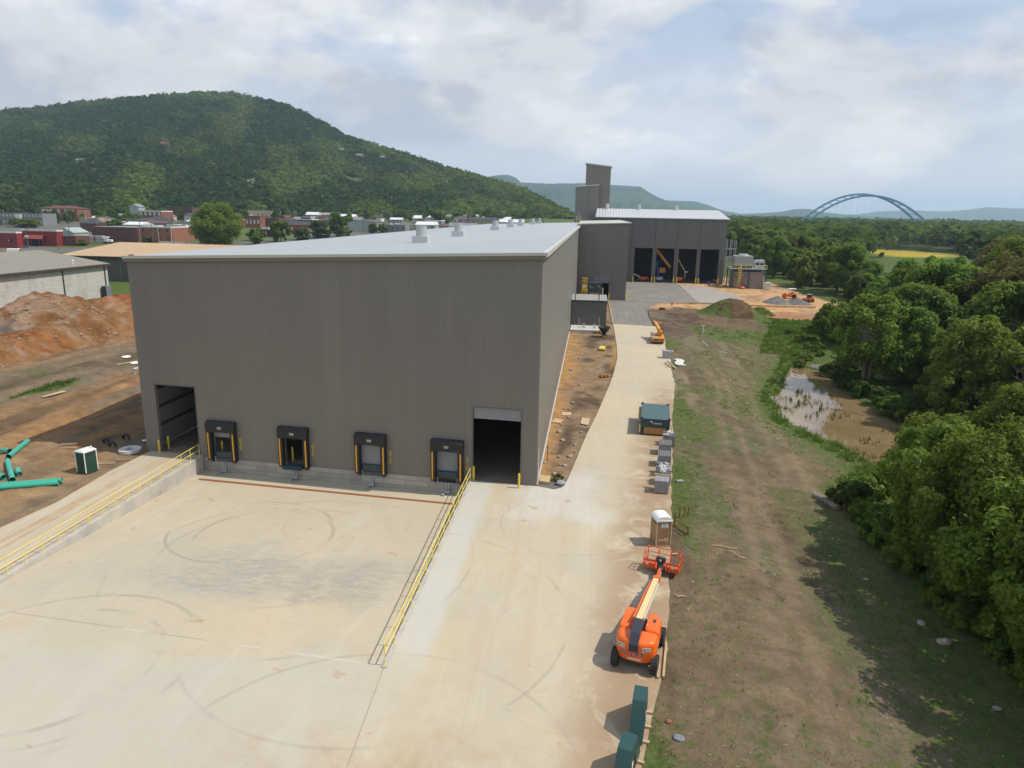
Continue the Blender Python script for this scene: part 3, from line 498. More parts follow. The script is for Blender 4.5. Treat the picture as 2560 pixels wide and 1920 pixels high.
def axis(segs):
    o = [segs[0][0]]
    for a, b, st, g in segs:
        v = a; d = st
        while v + d < b - 0.3 * d: v += d; o.append(v); d *= g
        o.append(b)
    return np.array(o)
def revaxis(a, b, st, g):       # grows away from b towards a
    o = [b]; d = st; v = b
    while v - d > a + 0.3 * d: v -= d; o.append(v); d *= g
    o.append(a); return np.array(o[::-1])
gx = np.unique(np.r_[revaxis(-14000, -135, 1.2, 1.13), np.arange(-135, -44, 0.7), np.arange(-44, -5, 2.0), np.arange(-5, 44, 0.42), axis([(44, 90, 0.8, 1.02), (90, 14000, 2.5, 1.12)])])
gy = np.unique(np.r_[revaxis(-300, 8, 2.0, 1.4), np.arange(8, 130, 0.5), axis([(130, 215, 0.7, 1.005), (215, 420, 2.0, 1.02), (420, 16000, 7.0, 1.12)])])
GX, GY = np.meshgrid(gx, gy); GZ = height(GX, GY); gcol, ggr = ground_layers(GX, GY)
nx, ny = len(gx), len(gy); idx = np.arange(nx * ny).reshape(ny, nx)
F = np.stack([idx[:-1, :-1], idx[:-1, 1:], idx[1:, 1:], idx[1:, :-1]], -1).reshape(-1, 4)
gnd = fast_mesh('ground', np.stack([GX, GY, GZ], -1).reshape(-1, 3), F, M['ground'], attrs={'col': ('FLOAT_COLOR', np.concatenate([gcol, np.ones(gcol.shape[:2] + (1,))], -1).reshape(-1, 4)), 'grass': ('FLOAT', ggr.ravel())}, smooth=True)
tag(gnd, kind='structure')
def hz(x, y): return float(height(np.array([x]), np.array([y]))[0])

# ------------------------------------------------------------------ concrete, paving, water
def slab(name, poly, z, m, th=0.2):
    mb = MB(); tri = tessellate_polygon([[Vector((p[0], p[1], 0)) for p in poly]]); n = len(poly)
    mb.add([(p[0], p[1], z) for p in poly] + [(p[0], p[1], z - th) for p in poly], [tuple(t) for t in tri] + [(i, (i + 1) % n, n + (i + 1) % n, n + i) for i in range(n)])
    return tag(mb.build(name, m), kind='structure')
rag = random.Random(5)
right_edge = []
for (ax, ay), (bx, by) in zip(ROAD_R[:-1], ROAD_R[1:]):       # the road edge is a little ragged
    k = max(1, int(math.hypot(bx - ax, by - ay) / 1.2))
    for i in range(k): t = i / k; right_edge.append((ax + (bx - ax) * t + rag.uniform(-0.09, 0.09), ay + (by - ay) * t))
apron = [(-10.2, 32.83), (-10.2, 60.62), (-4.16, 60.09)] + ROAD_L[1:] + [(14.26, 159.6)] + right_edge[::-1] + [(1.6, 20), (-0.5, 10), (-60, 10), (-47.0, 36.5), (-43.9, 45.2), (-43.25, 50.2), (-43.75, 57.6), (-43.4, 63.55), (-37.55, 63.0), (-37.75, 38.6), (-37.6, 35.1)]
slab('concrete_apron', apron, 0.0, M['concrete'], 0.22)
pit = MB(); NX, NY = 2, 40
for j in range(NY + 1):
    t = j / NY
    yl = 35.1 + (62.9 - 35.1) * t; yr = 32.83 + (60.55 - 32.83) * t; z = -1.5 * min(1, t / 0.97) ** 0.95
    pit.v += [(-37.55 - 0.05, yl, z), (-10.2 + 0.02, yr, z)]
pit.f = [(2 * j, 2 * j + 1, 2 * j + 3, 2 * j + 2) for j in range(NY)]; pit.m = [0] * NY
tag(pit.build('dock_pit_floor', M['concrete']), kind='structure')
def pit_z(x, y):
    f = (x + 37.6) / 27.4; y0 = 35.1 + (32.83 - 35.1) * f; y1 = 62.9 + (60.55 - 62.9) * f; t = (y - y0) / (y1 - y0); return -1.5 * max(0, min(1, t / 0.97)) ** 0.95
slab('paved_yard', [(5.32, 160.95), (5.13, 196.2), (4.6, 203), (5.2, 206.7), (9.9, 206.6), (10.1, 240), (12.98, 266.9), (31.1, 266.8), (30.25, 206.15)] + PAVE_R[::-1], 0.004, M['paving'], 0.2)
gy2 = paint('grey_crushed_stone', (0.32, 0.285, 0.24), 0.95, 0.16, 0.25, bump=0.4, bs=9, fine=0.15)
slab('gravel_yard', [(31.3, 262), (30.5, 206.2), (33.9, 203.9), (40, 211), (45, 220.0), (46, 227), (45.6, 233), (43, 244), (38.5, 257)], 0.004, gy2, 0.2)
kb = MB(); pts = [(5.2, 160.9), (5.1, 196.2), (4.6, 203.0)]
pts2 = [(14.5, 159.8), (14.45, 172), (14.85, 183.6), (15.5, 189), (16.5, 192.6), (19.0, 199.5), (22.2, 202.8), (30.2, 205.2), (47, 203.2), (62, 203.8)]
kb.tube([(x, y, 0.05) for x, y in pts], 0.14, 5)
tag(kb.build('paving_edge_strip', M['timber']), 'low timber edging along the left side of the grey paving', 'edging')
kb = MB()
for a, b in zip(pts2[:-1], pts2[1:]): kb.bar((*a, 0.12), (*b, 0.12), 0.06, 0.34)
for a, b in zip(pts2[:-1], pts2[1:]):
    for i in range(max(1, int(math.hypot(b[0] - a[0], b[1] - a[1]) / 2))): t = i / max(1, int(math.hypot(b[0] - a[0], b[1] - a[1]) / 2)); kb.box(a[0] + (b[0] - a[0]) * t - .04, a[1] + (b[1] - a[1]) * t - .12, -0.1, a[0] + (b[0] - a[0]) * t + .04, a[1] + (b[1] - a[1]) * t - .04, 0.6)
tag(kb.build('form_board', M['timber']), 'long pale form boards with stakes curving round the grey paving', 'form boards')
wt = MB(); wt.add([(x, y, -2.0) for x, y in POND], [tuple(t) for t in tessellate_polygon([[Vector((x, y, 0)) for x, y in POND]])])
# widen slightly so the banks cut the shoreline
wm = Vector((35, 100, -2)); wt.v = [tuple(wm + (Vector(v) - wm) * 1.03) for v in wt.v]
tag(wt.build('pond_water', M['water']), kind='structure')
# retaining walls of the dock pit
for nm, side in (('a', -1), ('b', 1)):
    mb = MB()
    if side < 0: prof = [(-37.62, 62.85), (-37.62, 37.0)]; x0, x1 = -37.86, -37.54
    else: prof = [(-10.2, 60.6), (-10.2, 32.6)]; x0, x1 = -10.36, -10.08
    mb.prism([(prof[0][1], 0.06), (prof[1][1], 0.06), (prof[1][1], -0.6), (prof[0][1], -1.9)], x0, x1, 'x')
    for k in range(1, 6): y = prof[0][1] + (prof[1][1] - prof[0][1]) * k / 6; mb.box(x0 - 0.004 if side > 0 else x1, y - 0.012, -1.6, x1 + 0.004 if side < 0 else x0, y + 0.012, 0.05)
    w = thing('retaining_wall', 'long pale concrete retaining wall stepping down beside the ramp and green toilet' if side < 0 else 'low concrete retaining wall between dock pit and driveway', 'wall', (x0, prof[1][1], 0))
    mb.build('wall_body', M['retain'], w, world=True)
    # safety railing standing on the wall, a thing of its own
    xr = (x0 + x1) / 2; ya, yb = prof[0][1] - 0.35, prof[1][1] + 0.25
    r = thing('safety_railing', 'yellow pipe railing on the wall between the left ramp and the dock pit' if side < 0 else 'yellow pipe railing on the wall between dock pit and right driveway', 'railing', (xr, yb, 0.06), 0, 'yellow pipe railings')
    n = 17 if side < 0 else 15
    for z, nm2 in ((1.24, 'top_rail'), (0.66, 'mid_rail')): MB().tube([(xr, ya, z + .06), (xr, yb, z + .06)], 0.033, 8).build(nm2, M['paleyellow'], r, world=True, smooth=40)
    for k in range(n):
        y = ya + (yb - ya) * k / (n - 1); MB().tube([(xr, y, 0.06), (xr, y, 1.30)], 0.03, 8).box(xr - .07, y - .07, .055, xr + .07, y + .07, .08).build('post', M['paleyellow'], r, world=True, smooth=40)
dr = MB(); dr.prism([(-36.6, 60.45), (-11.2, 58.30), (-11.2, 57.93), (-36.6, 60.02)], 0, 0.03)
for i, v in enumerate(dr.v): dr.v[i] = (v[0], v[1], pit_z(v[0], v[1]) + (0.012 if i < 4 else 0.03))
tag(dr.build('trench_drain', M['drain']), 'long rust red trench drain grate across the dock pit', 'drain')
# ------------------------------------------------------------------ the big warehouse
WL, WR = Vector((-43.52, 63.49, 0)), Vector((-4.16, 60.07, 0)); WU = (WR - WL); WLEN = WU.length; WU.normalize(); WN = Vector((-WU.y, WU.x, 0))  # into the building
def wp(u, d, z): return WL + WU * u + WN * d + Vector((0, 0, z))
def ux(x): return (x + 43.52) / 39.36 * WLEN
def roof_z(x): return 19.20 + (x + 43.52) * (20.62 - 19.20) / 39.36
wh = thing('warehouse', 'huge grey ribbed metal warehouse with four dock doors along its front', 'warehouse', (-4.16, 60.07, 0))
docks = [-35.21, -27.62, -19.83, -12.42]
holes = [(ux(-42.25), ux(-37.95), 0.0, 6.95), (ux(-10.06), ux(-5.66), 0.0, 7.0)] + [(ux(x) - 1.05, ux(x) + 1.05, -0.06, 2.75) for x in docks]
us = sorted({0, WLEN, *[h[0] for h in holes], *[h[1] for h in holes]}); zs = sorted({-0.13, *[h[2] for h in holes], *[h[3] for h in holes], 8.5})
mb = MB(); TH = 0.28
def in_hole(u, z): return any(h[0] < u < h[1] and h[2] < z < h[3] for h in holes)
for a, b in zip(us[:-1], us[1:]):
    for c, d in zip(zs[:-1], zs[1:]):
        if in_hole((a + b) / 2, (c + d) / 2): continue
        mb.quad(wp(a, 0, c), wp(b, 0, c), wp(b, 0, d), wp(a, 0, d)); mb.quad(wp(b, TH, c), wp(a, TH, c), wp(a, TH, d), wp(b, TH, d))
for a, b in zip(us[:-1], us[1:]):
    ta, tb = roof_z(wp(a, 0, 0).x), roof_z(wp(b, 0, 0).x); mb.quad(wp(a, 0, 8.5), wp(b, 0, 8.5), wp(b, 0, tb), wp(a, 0, ta)); mb.quad(wp(b, TH, 8.5), wp(a, TH, 8.5), wp(a, TH, ta), wp(b, TH, tb))
for u0, u1, z0, z1 in holes:
    mb.quad(wp(u0, 0, z0), wp(u0, TH, z0), wp(u0, TH, z1), wp(u0, 0, z1)); mb.quad(wp(u1, TH, z0), wp(u1, 0, z0), wp(u1, 0, z1), wp(u1, TH, z1)); mb.quad(wp(u0, 0, z1), wp(u0, TH, z1), wp(u1, TH, z1), wp(u1, 0, z1))
mb.build('front_wall', M['siding'], wh, world=True, fix=False)
mb = MB()
for x0 in (-4.16,):
    for (y0, y1) in ((60.07, 204.5),):
        mb.quad((x0, y0, -0.13), (x0, y1, -0.13), (x0, y1, 20.62), (x0, y0, 20.62))
mb.build('side_wall', M['siding_y'], wh, world=True, fix=False)
mb = MB(); mb.quad((-43.85, 63.49, -.13), (-43.85, 300, -.13), (-43.85, 300, 19.2), (-43.85, 63.49, 19.2)); mb.quad((-43.52, 63.49, -.13), (-43.85, 63.49, -.13), (-43.85, 63.49, 19.2), (-43.52, 63.49, 19.2))
mb.quad((-43.85, 300, -.13), (2, 300, -.13), (2, 300, 20.7), (-43.85, 300, 19.2)); mb.build('rear_wall', M['siding_y'], wh, world=True, fix=False)
mb = MB(); mb.quad((-43.60, 63.9, 0), (-43.60, 299.5, 0), (-43.60, 299.5, 19.1), (-43.60, 63.9, 19.1)); mb.build('inner_lining', M['siding_in'], wh, world=True, fix=False)
mb = MB()
for z in (2.05, 3.95, 5.9, 8.5, 11.5): mb.box(-43.58, 64.0, z, -43.35, 140, z + 0.22)
for y in (64.35, 72.0, 79.6, 87.2, 95): mb.box(-43.58, y, 0, -43.12, y + 0.45, 18.8)
mb.build('wall_girt', M['girt'], wh, world=True)
mb = MB(); mb.quad(wp(0.3, .1, .012), wp(WLEN - .1, .1, .012), (-4.3, 299, .012), (-43.5, 299, .012)); mb.build('floor_slab', paint('inside_floor', (0.24, 0.19, 0.135), 0.6, 0.2, 0.4), wh, world=True, fix=False)
# roof sheet with slight overhang
mb = MB(); e = 0.35
def rp(x, y, dz=0.0): return (x, y, roof_z(x) + dz)
A, B = WL - WN * e - WU * 0.55, WR - WN * e + WU * 0.30
mb.quad(rp(A.x, A.y, .16), rp(B.x, B.y, .16), rp(-3.86, 204.3, .16), rp(-3.86 - 40.5, 204.3, .16)); mb.quad(rp(-44.36, 204.3, .16), rp(-3.86, 204.3, .16), rp(2.4, 300.4, .16), rp(-44.36, 300.4, .16))
mb.quad(rp(B.x, B.y, 0), rp(A.x, A.y, 0), rp(-44.36, 204.3, 0), rp(-3.86, 204.3, 0)); rf_ = mb.build('roof', M['roof'], wh, world=True, fix=False)
mb = MB(); off = -WN * (e + 0.06)
a0, b0 = A - WN * .06, B - WN * .06
def strip(p, q, z0, z1, d): 
    n = WN * d
    return [(p.x, p.y, roof_z(p.x) + z0), (q.x, q.y, roof_z(q.x) + z0), (q.x, q.y, roof_z(q.x) + z1), (p.x, p.y, roof_z(p.x) + z1), (p.x + n.x, p.y + n.y, roof_z(p.x) + z0), (q.x + n.x, q.y + n.y, roof_z(q.x) + z0), (q.x + n.x, q.y + n.y, roof_z(q.x) + z1), (p.x + n.x, p.y + n.y, roof_z(p.x) + z1)]
BF = [(0, 1, 2, 3), (5, 4, 7, 6), (4, 0, 3, 7), (1, 5, 6, 2), (3, 2, 6, 7), (4, 5, 1, 0)]
mb.add(strip(a0, b0, -0.04, 0.22, 0.30), BF); mb.build('eave_trim', M['trim'], wh, world=True)
mb = MB(); mb.add(strip(a0 + WN * .10, b0 + WN * .10, -0.36, -0.05, 0.30), BF); mb.build('gutter', M['trim_dark'], wh, world=True)
mb = MB(); mb.box(-4.155, 60.0, 20.42, -3.72, 204.2, 20.82); mb.build('side_eave_trim', M['trim'], wh, world=True)
mb = MB(); mb.box(-4.15, 60.3, -0.12, -4.02, 153, 0.10); mb.build('base_kerb', M['slab'], wh, world=True)
mb = MB(); mb.quad(wp(ux(-37.55), -.06, -1.75), wp(ux(-10.3), -.06, -1.75), wp(ux(-10.3), -.06, -0.13), wp(ux(-37.55), -.06, -0.13)); mb.quad(wp(ux(-37.55), -.06, -0.13), wp(ux(-10.3), -.06, -0.13), wp(ux(-10.3), .1, -0.13), wp(ux(-37.55), .1, -0.13)); mb.build('dock_foundation', M['dock_wall'], wh, world=True, fix=False)
mb = MB(); mb.tube([(-4.02, 60.25, 0.1), (-4.02, 60.25, 3.0), (-3.98, 60.3, 3.6)], 0.035, 6); mb.build('wall_conduit', M['offwhite'], wh, world=True)
# rolled-up shutter in the right-hand drive-in door
mb = MB(); u0, u1 = ux(-10.06), ux(-5.66)
for k in range(5): z0 = 5.93 + k * .215; p = [wp(u0 + .02, .12, z0), wp(u1 - .02, .12, z0), wp(u1 - .02, .12, z0 + .213), wp(u0 + .02, .12, z0 + .213), wp(u0 + .02, .17, z0), wp(u1 - .02, .17, z0), wp(u1 - .02, .17, z0 + .213), wp(u0 + .02, .17, z0 + .213)]; mb.add(p, BF)
mb.build('shutter_door', M['doorgrey'], wh, world=True)
dfm = paint('door_trim', (0.12, 0.115, 0.105), .5)
for u0, u1, z1 in ((ux(-10.06), ux(-5.66), 7.0), (ux(-42.25), ux(-37.95), 6.95)):
    mb = MB()
    for u in (u0 - .07, u1): mb.add([wp(u, -.03, 0), wp(u + .07, -.03, 0), wp(u + .07, -.03, z1), wp(u, -.03, z1), wp(u, .02, 0), wp(u + .07, .02, 0), wp(u + .07, .02, z1), wp(u, .02, z1)], BF)
    mb.add([wp(u0 - .07, -.03, z1), wp(u1 + .07, -.03, z1), wp(u1 + .07, -.03, z1 + .09), wp(u0 - .07, -.03, z1 + .09), wp(u0 - .07, .02, z1), wp(u1 + .07, .02, z1), wp(u1 + .07, .02, z1 + .09), wp(u0 - .07, .02, z1 + .09)], BF)
    mb.build('door_frame', dfm, wh, world=True)
WANG = math.atan2(WU.y, WU.x)
def wbox(mbx, x, du0, du1, d0, d1, z0, z1, mi=0):
    u = ux(x); mbx.add([wp(u + du0, d0, z0), wp(u + du1, d0, z0), wp(u + du1, d0, z1), wp(u + du0, d0, z1), wp(u + du0, d1, z0), wp(u + du1, d1, z0), wp(u + du1, d1, z1), wp(u + du0, d1, z1)], BF, mi); return mbx
for i, x in enumerate(docks):
    s = MB(); wbox(s, x, -1.50, -1.05, -.52, -.01, -.22, 2.78); wbox(s, x, 1.05, 1.50, -.52, -.01, -.22, 2.78)
    u = ux(x); pr = [(-.01, 3.78), (-.34, 3.78), (-.60, 3.52), (-.58, 2.74), (-.01, 2.74)]
    s.add([wp(u - 1.53, d, z) for d, z in pr] + [wp(u + 1.53, d, z) for d, z in pr], [(4, 3, 2, 1, 0), (5, 6, 7, 8, 9)] + [(k, (k + 1) % 5, 5 + (k + 1) % 5, 5 + k) for k in range(5)])
    sh = s.build('dock_shelter', M['black'], wh, world=True)
    for q in (-1.33, 1.33): st = MB(); wbox(st, x, q - .065, q + .065, -.545, -.525, -.05, 2.62); st.build('guide_stripe', M['amber'], sh, world=True)
    dl = MB()
    for q, (c0, c1) in enumerate(((-.22, .24), (-.18, .22))):
        for k in range(5): wbox(dl, x, c0 + (c1 - c0) * k / 5, c0 + (c1 - c0) * (k + .72) / 5, -.612, -.60, 3.20 - q * .13, 3.29 - q * .13)
    dl.build('curtain_label', M['offwhite'], sh, world=True)
    pn = MB()
    if i == 0: wbox(pn, x, -1.04, 1.04, .1, .15, 2.05, 2.74)
    elif i == 1: wbox(pn, x, -1.04, 1.04, .1, .15, 2.70, 2.74)
    else: wbox(pn, x, -1.04, 1.04, .1, .15, .1, 2.74)
    pn.build('dock_door', M['doorgrey'], sh, world=True)
    lv = MB()
    if i == 1: wbox(lv, x, -.95, .95, -.62, .9, -.10, -.02); wbox(lv, x, -.95, .95, -1.0, -.62, -.28, -.20); lv.add([wp(u - .95, -.62, -.02), wp(u + .95, -.62, -.02), wp(u + .95, -1.0, -.20), wp(u - .95, -1.0, -.20)], [(0, 1, 2, 3)])
    else: wbox(lv, x, -.92, .92, -.16, -.08, .10, .62); wbox(lv, x, -.92, .92, -.1, .1, .60, .66)
    lv.build('dock_leveler', M['teal'], sh, world=True)
    bx = MB(); wbox(bx, x, -.97, -.91, -.20, .05, -.42, .1); wbox(bx, x, .91, .97, -.20, .05, -.42, .1); wbox(bx, x, -.97, .97, -.20, .05, -.48, -.42); bx.build('leveler_frame', M['greysteel'], sh, world=True)
    bk = MB(); wbox(bk, x, -.91, .91, -.06, -.03, -.42, .1); bk.build('leveler_pit', M['machine_dark'], sh, world=True)
    for c0, c1 in ((-1.28, -.99), (1.12, 1.36)): bp = MB(); wbox(bp, x, c0, c1, -.30, -.07, -.40, -.02); bp.build('bumper', M['rubber'], sh, world=True)
    vr = MB(); zf = pit_z(x, WL.y - 1.3) ; wbox(vr, x, -.17, -.03, -.20, -.07, -1.15, -.50); wbox(vr, x, .04, .17, -.20, -.07, -1.15, -.50); wbox(vr, x, -.22, .25, -.40, -.07, -1.40, -1.12); wbox(vr, x, -.42, -.12, -.85, -.30, -1.44, -1.32); vr.tube([wp(u + .35, -.12, -.95), wp(u + .48, -.15, -1.1), wp(u + .42, -.3, -1.4)], .035, 6); vr.build('vehicle_restraint', M['greysteel'], sh, world=True)
    # yellow barrier chain hung in loops beside the door
    ch = MB()
    for k in range(2):
        z0 = 2.22 - k * 0.78; cpts = [wp(u + 1.86 + .10 * math.cos(a), -.05, z0 - .26 + .22 * math.sin(a)) for a in np.linspace(0, 2 * math.pi, 13)]; ch.tube(cpts, .035, 5)
    ch.tube([wp(u + 1.84, -.05, 1.74), wp(u + 1.90, -.05, 1.5), wp(u + 1.82, -.05, 1.42)], .04, 5)
    ch.build('barrier_chain', M['yellow'], sh, world=True)
    if i < 2:
        b = thing('bollard', 'yellow bollard seen inside the %s dock door' % ('half open' if i == 0 else 'fully open'), 'bollard', tuple(wp(u - .72, .75, .012)), 0, 'yellow bollards'); MB().lathe([(.085, 0), (.085, 1.35), (.07, 1.42), (.0, 1.45)], 12).build('post', M['yellow'], b, smooth=50)
# roof fans: square kerb and round zinc stack
for k, (x, y) in enumerate([(-21.6, 89.6), (-21.9, 116.5), (-22.6, 166.0), (-23.4, 204.0), (-23.0, 228.0), (-22.0, 262.0), (-21.2, 284.0)]):
    z = roof_z(x) + .16; v = MB(); v.box(x - 1.0, y - 1.0, z, x + 1.0, y + 1.0, z + .82, bev=.03); f = v.build('roof_fan', M['zinc'], wh, world=True)
    v = MB(); v.lathe([(.68, .82), (.68, 2.0), (.72, 2.01), (.72, 2.08), (.5, 2.09)], 24, (x, y, z)); v.build('fan_stack', M['steel'], f, world=True, smooth=40)
# ------------------------------------------------------------------ annex with a drive-in door on the far side of the hut
an = thing('annex', 'grey metal annex jutting out behind the block hut with a half raised door', 'annex', (-4.1, 205.0, 0))
AY, AX0, AX1 = 206.6, -4.1, 9.9
mb = MB()
for a, b, c, d in ((AX0, .5, 0, 21.1), (5.0, AX1, 0, 21.3), (.5, 5.0, 7.05, 21.2)): mb.quad((a, AY, c), (b, AY, c), (b, AY, 21.1 + .04 * (b - AX0)), (a, AY, 21.1 + .04 * (a - AX0)))
mb.build('front_wall', M['siding'], an, world=True, fix=False)
mb = MB(); mb.quad((AX1, AY, 0), (AX1, 262, 0), (AX1, 262, 21.6), (AX1, AY, 21.6)); mb.build('side_wall', M['siding_y'], an, world=True, fix=False)
mb = MB(); mb.add([(-4.3, AY - .4, 21.12), (10.5, AY - .4, 21.72), (9.2, 262, 22.0), (-4.9, 262, 21.5), (-4.3, AY - .4, 21.4), (10.5, AY - .4, 21.98), (9.2, 262, 22.2), (-4.9, 262, 21.72)], [(0, 1, 2, 3), (4, 5, 6, 7), (0, 1, 5, 4), (1, 2, 6, 5), (2, 3, 7, 6), (3, 0, 4, 7)]); mb.build('roof', M['trim'], an, world=True)
mb = MB(); mb.box(.52, AY + .1, 4.86, 4.98, AY + .2, 7.04); mb.build('shutter_door', M['doorgrey'], an, world=True)
mb = MB(); mb.box(-3.9, AY + 14, .02, 9.7, AY + 14.1, 20.5); mb.build('dark_backdrop', M['dark'], an, world=True)  # near-black sheet paints the dark interior behind the open door
# ------------------------------------------------------------------ two stair towers
tw = thing('stair_tower', 'tall narrow grey metal tower with a slanting roof, the higher of the two', 'tower', (-4.0, 304.0, 0))
MB().prism([(-4.1, 18), (5.9, 18), (5.95, 42.9), (-4.15, 44.0)], 304.0, 316.0, 'y').build('tower_body', M['siding'], tw, world=True)
MB().prism([(-4.5, 44.03), (6.35, 42.85), (6.35, 43.25), (-4.5, 44.43)], 303.6, 316.4, 'y').build('roof', M['trim'], tw, world=True)
tw = thing('stair_tower', 'lower grey metal tower standing in front of the taller one', 'tower', (-8.0, 300.6, 0))
MB().prism([(-8.05, 18), (1.5, 18), (1.5, 35.5), (-8.05, 34.6)], 300.6, 303.6, 'y').build('tower_body', M['siding'], tw, world=True)
MB().prism([(-8.4, 34.62), (1.5, 35.55), (1.5, 35.95), (-8.4, 35.02)], 300.2, 303.6, 'y').build('roof', M['trim'], tw, world=True)
MB().box(-6.9, 300.5, 21.3, -5.7, 300.58, 24.8).build('roof_door', M['doorgrey'], tw, world=True)
ld = thing('roof_ladder', 'small yellow ladder rail on the warehouse roof at the lower tower', 'ladder', (-6.3, 299.6, 20.6))
mb = MB()
for x in (-7.1, -5.5): mb.tube([(x, 299.6, 20.7), (x, 299.6, 23.3)], .09, 6)
for z in (21.4, 22.1): mb.tube([(x - 0, 299.6, z) for x in (-7.1, -5.5)], .06, 6)
mb.build('rails', M['yellow'], ld, world=True)
# ------------------------------------------------------------------ far hall with four tall open bays
fh = thing('process_hall', 'tall grey metal hall with white ribbed roof and four open bays', 'hall', (1.2, 267.5, 0))
HX0, HX1, HY, HZ = 1.2, 47.6, 267.5, 22.95
bays = [(15.3, 21.8), (23.2, 29.7), (31.2, 37.7), (39.0, 45.6)]
hm = siding('hall_siding', (0.152, 0.142, 0.132), 0.30, 'x')
mb = MB(); xs = [HX0] + [q for b in bays for q in b] + [HX1]
for k in range(0, len(xs), 2): mb.quad((xs[k], HY, 0), (xs[k + 1], HY, 0), (xs[k + 1], HY, 12.4), (xs[k], HY, 12.4)); 
mb.quad((HX0, HY, 12.4), (HX1, HY, 12.4), (HX1, HY, HZ), (HX0, HY, HZ))
for a, b in bays:
    for x in (a, b): mb.quad((x, HY, 0), (x, HY + .8, 0), (x, HY + .8, 12.4), (x, HY, 12.4))
    mb.quad((a, HY, 12.4), (b, HY, 12.4), (b, HY + .8, 12.4), (a, HY + .8, 12.4))
mb.build('front_wall', hm, fh, world=True, fix=False)
mb = MB()
for x in (14.1, 22.5, 30.4, 38.4): mb.box(x - .09, HY - .09, 0, x + .09, HY - .004, HZ - .2)
mb.build('downspout', paint('dark_downspout', (.10, .095, .09), .5), fh, world=True)
mb = MB(); mb.prism([(HY, 0), (HY + 46, 0), (HY + 46, HZ), (HY + 23, 26.0), (HY, HZ)], HX1 - .02, HX1, 'x'); mb.build('gable_wall', M['siding_y'], fh, world=True)
mb = MB(); mb.prism([(HY, 12), (HY + 46, 12), (HY + 46, HZ), (HY + 23, 26.0), (HY, HZ)], HX0, HX0 + .02, 'x'); mb.build('gable_wall', M['siding_y'], fh, world=True)
mb = MB(); mb.quad((HX0, HY + 46, 0), (HX1, HY + 46, 0), (HX1, HY + 46, HZ), (HX0, HY + 46, HZ)); mb.build('rear_wall', M['siding'], fh, world=True, fix=False)
mb = MB()
for k in (0, 1):
    y0, y1, z0, z1 = (HY - .6, HY + 23, HZ, 26.1) if k == 0 else (HY + 46.6, HY + 23, HZ, 26.1)
    mb.add([(HX0 - .8, y0, z0), (HX1 + .8, y0, z0), (HX1 + .2, y1, z1), (HX0 - .2, y1, z1), (HX0 - .8, y0, z0 + .25), (HX1 + .8, y0, z0 + .25), (HX1 + .2, y1, z1 + .25), (HX0 - .2, y1, z1 + .25)], [(0, 1, 2, 3), (4, 5, 6, 7), (0, 1, 5, 4), (1, 2, 6, 5), (3, 0, 4, 7)])
mb.build('roof', M['roof_white'], fh, world=True)
for x in (4.3, 16.6, 31.0): MB().lathe([(.62, 0), (.62, 2.3), (.72, 2.32), (.72, 2.5), (.4, 2.51)], 16, (x + .6, HY + 21.5, 25.7)).build('roof_stack', M['zinc'], fh, world=True, smooth=40)
MB().box(HX0 + .3, HY + 18, .05, HX1 - .3, HY + 18.2, 22).build('dark_backdrop', M['dark'], fh, world=True)  # near-black sheet gives the bays their dark inside by colour
MB().box(HX0 + .3, HY + .9, .0, HX1 - .3, HY + 17.9, .02).build('floor_slab', paint('dusty_floor', (.20, .165, .125), .8), fh, world=True)
# machines standing inside the bays
t = thing('telehandler', 'grey boom and orange body of a lift parked inside the leftmost bay', 'lift', (17.5, 271.0, .02), 0)
mb = MB(); mb.bar((-3.4, -.6, 3.1), (.4, -.4, 1.7), .5); mb.build('boom', M['steel'], t); mb = MB(); mb.box(0, -.9, .5, 3.6, .9, 1.6, bev=.15); mb.build('body', M['orange'], t)
for x in (.7, 2.9): mb = MB(); mb.tube([(x, -1.05, .5), (x, 1.05, .5)], .5, 14); mb.build('wheel', M['rubber'], t)
t = thing('conveyor', 'dark orange inclined conveyor inside the second bay', 'conveyor', (26.5, 273.0, .02), 0)
mb = MB(); mb.bar((-3.2, 0, 12.0), (2.6, .3, 5.2), .8, .9); mb.box(-1.4, -.6, 3.2, .8, 1.2, 5.0, bev=.1); mb.build('belt_frame', M['cranepaint'], t); mb = MB()
for x, z in ((2.3, 5.4), (-1.0, 4), (.4, 4)): mb.bar((x, 0, 0), (x, 0, z), .22)
mb.build('leg', M['machine_dark'], t)
t = thing('boom_lift', 'small blue boom lift inside the second bay', 'lift', (24.2, 271.5, .02), 0)
MB().bar((-.3, 0, 7.4), (.5, 0, 1.9), .45).build('boom', M['blue'], t); MB().box(-.2, -.8, .4, 2.2, .8, 1.7, bev=.12).build('body', M['steel'], t); MB().tube([(.2, -.9, .4), (.2, .9, .4)], .42, 12).tube([(1.7, -.9, .4), (1.7, .9, .4)], .42, 12).build('wheel', M['rubber'], t)
t = thing('boom_lift', 'orange boom lift with tan mast inside the third bay', 'lift', (33.2, 271.0, .02), 0)
MB().bar((-1.6, 0, 8.4), (1.2, 0, 3.9), .35).bar((1.2, 0, 4), (1.25, 0, 1.4), .3).build('boom', M['timber'], t); MB().box(-2.0, -.8, .5, .3, .8, 1.9, bev=.15).build('body', M['orange'], t); MB().box(1.1, -.5, 3.7, 2.1, .5, 4.0).build('basket', M['white'], t); MB().tube([(-1.6, -.9, .45), (-1.6, .9, .45)], .45, 12).tube([(0, -.9, .45), (0, .9, .45)], .45, 12).build('wheel', M['rubber'], t)
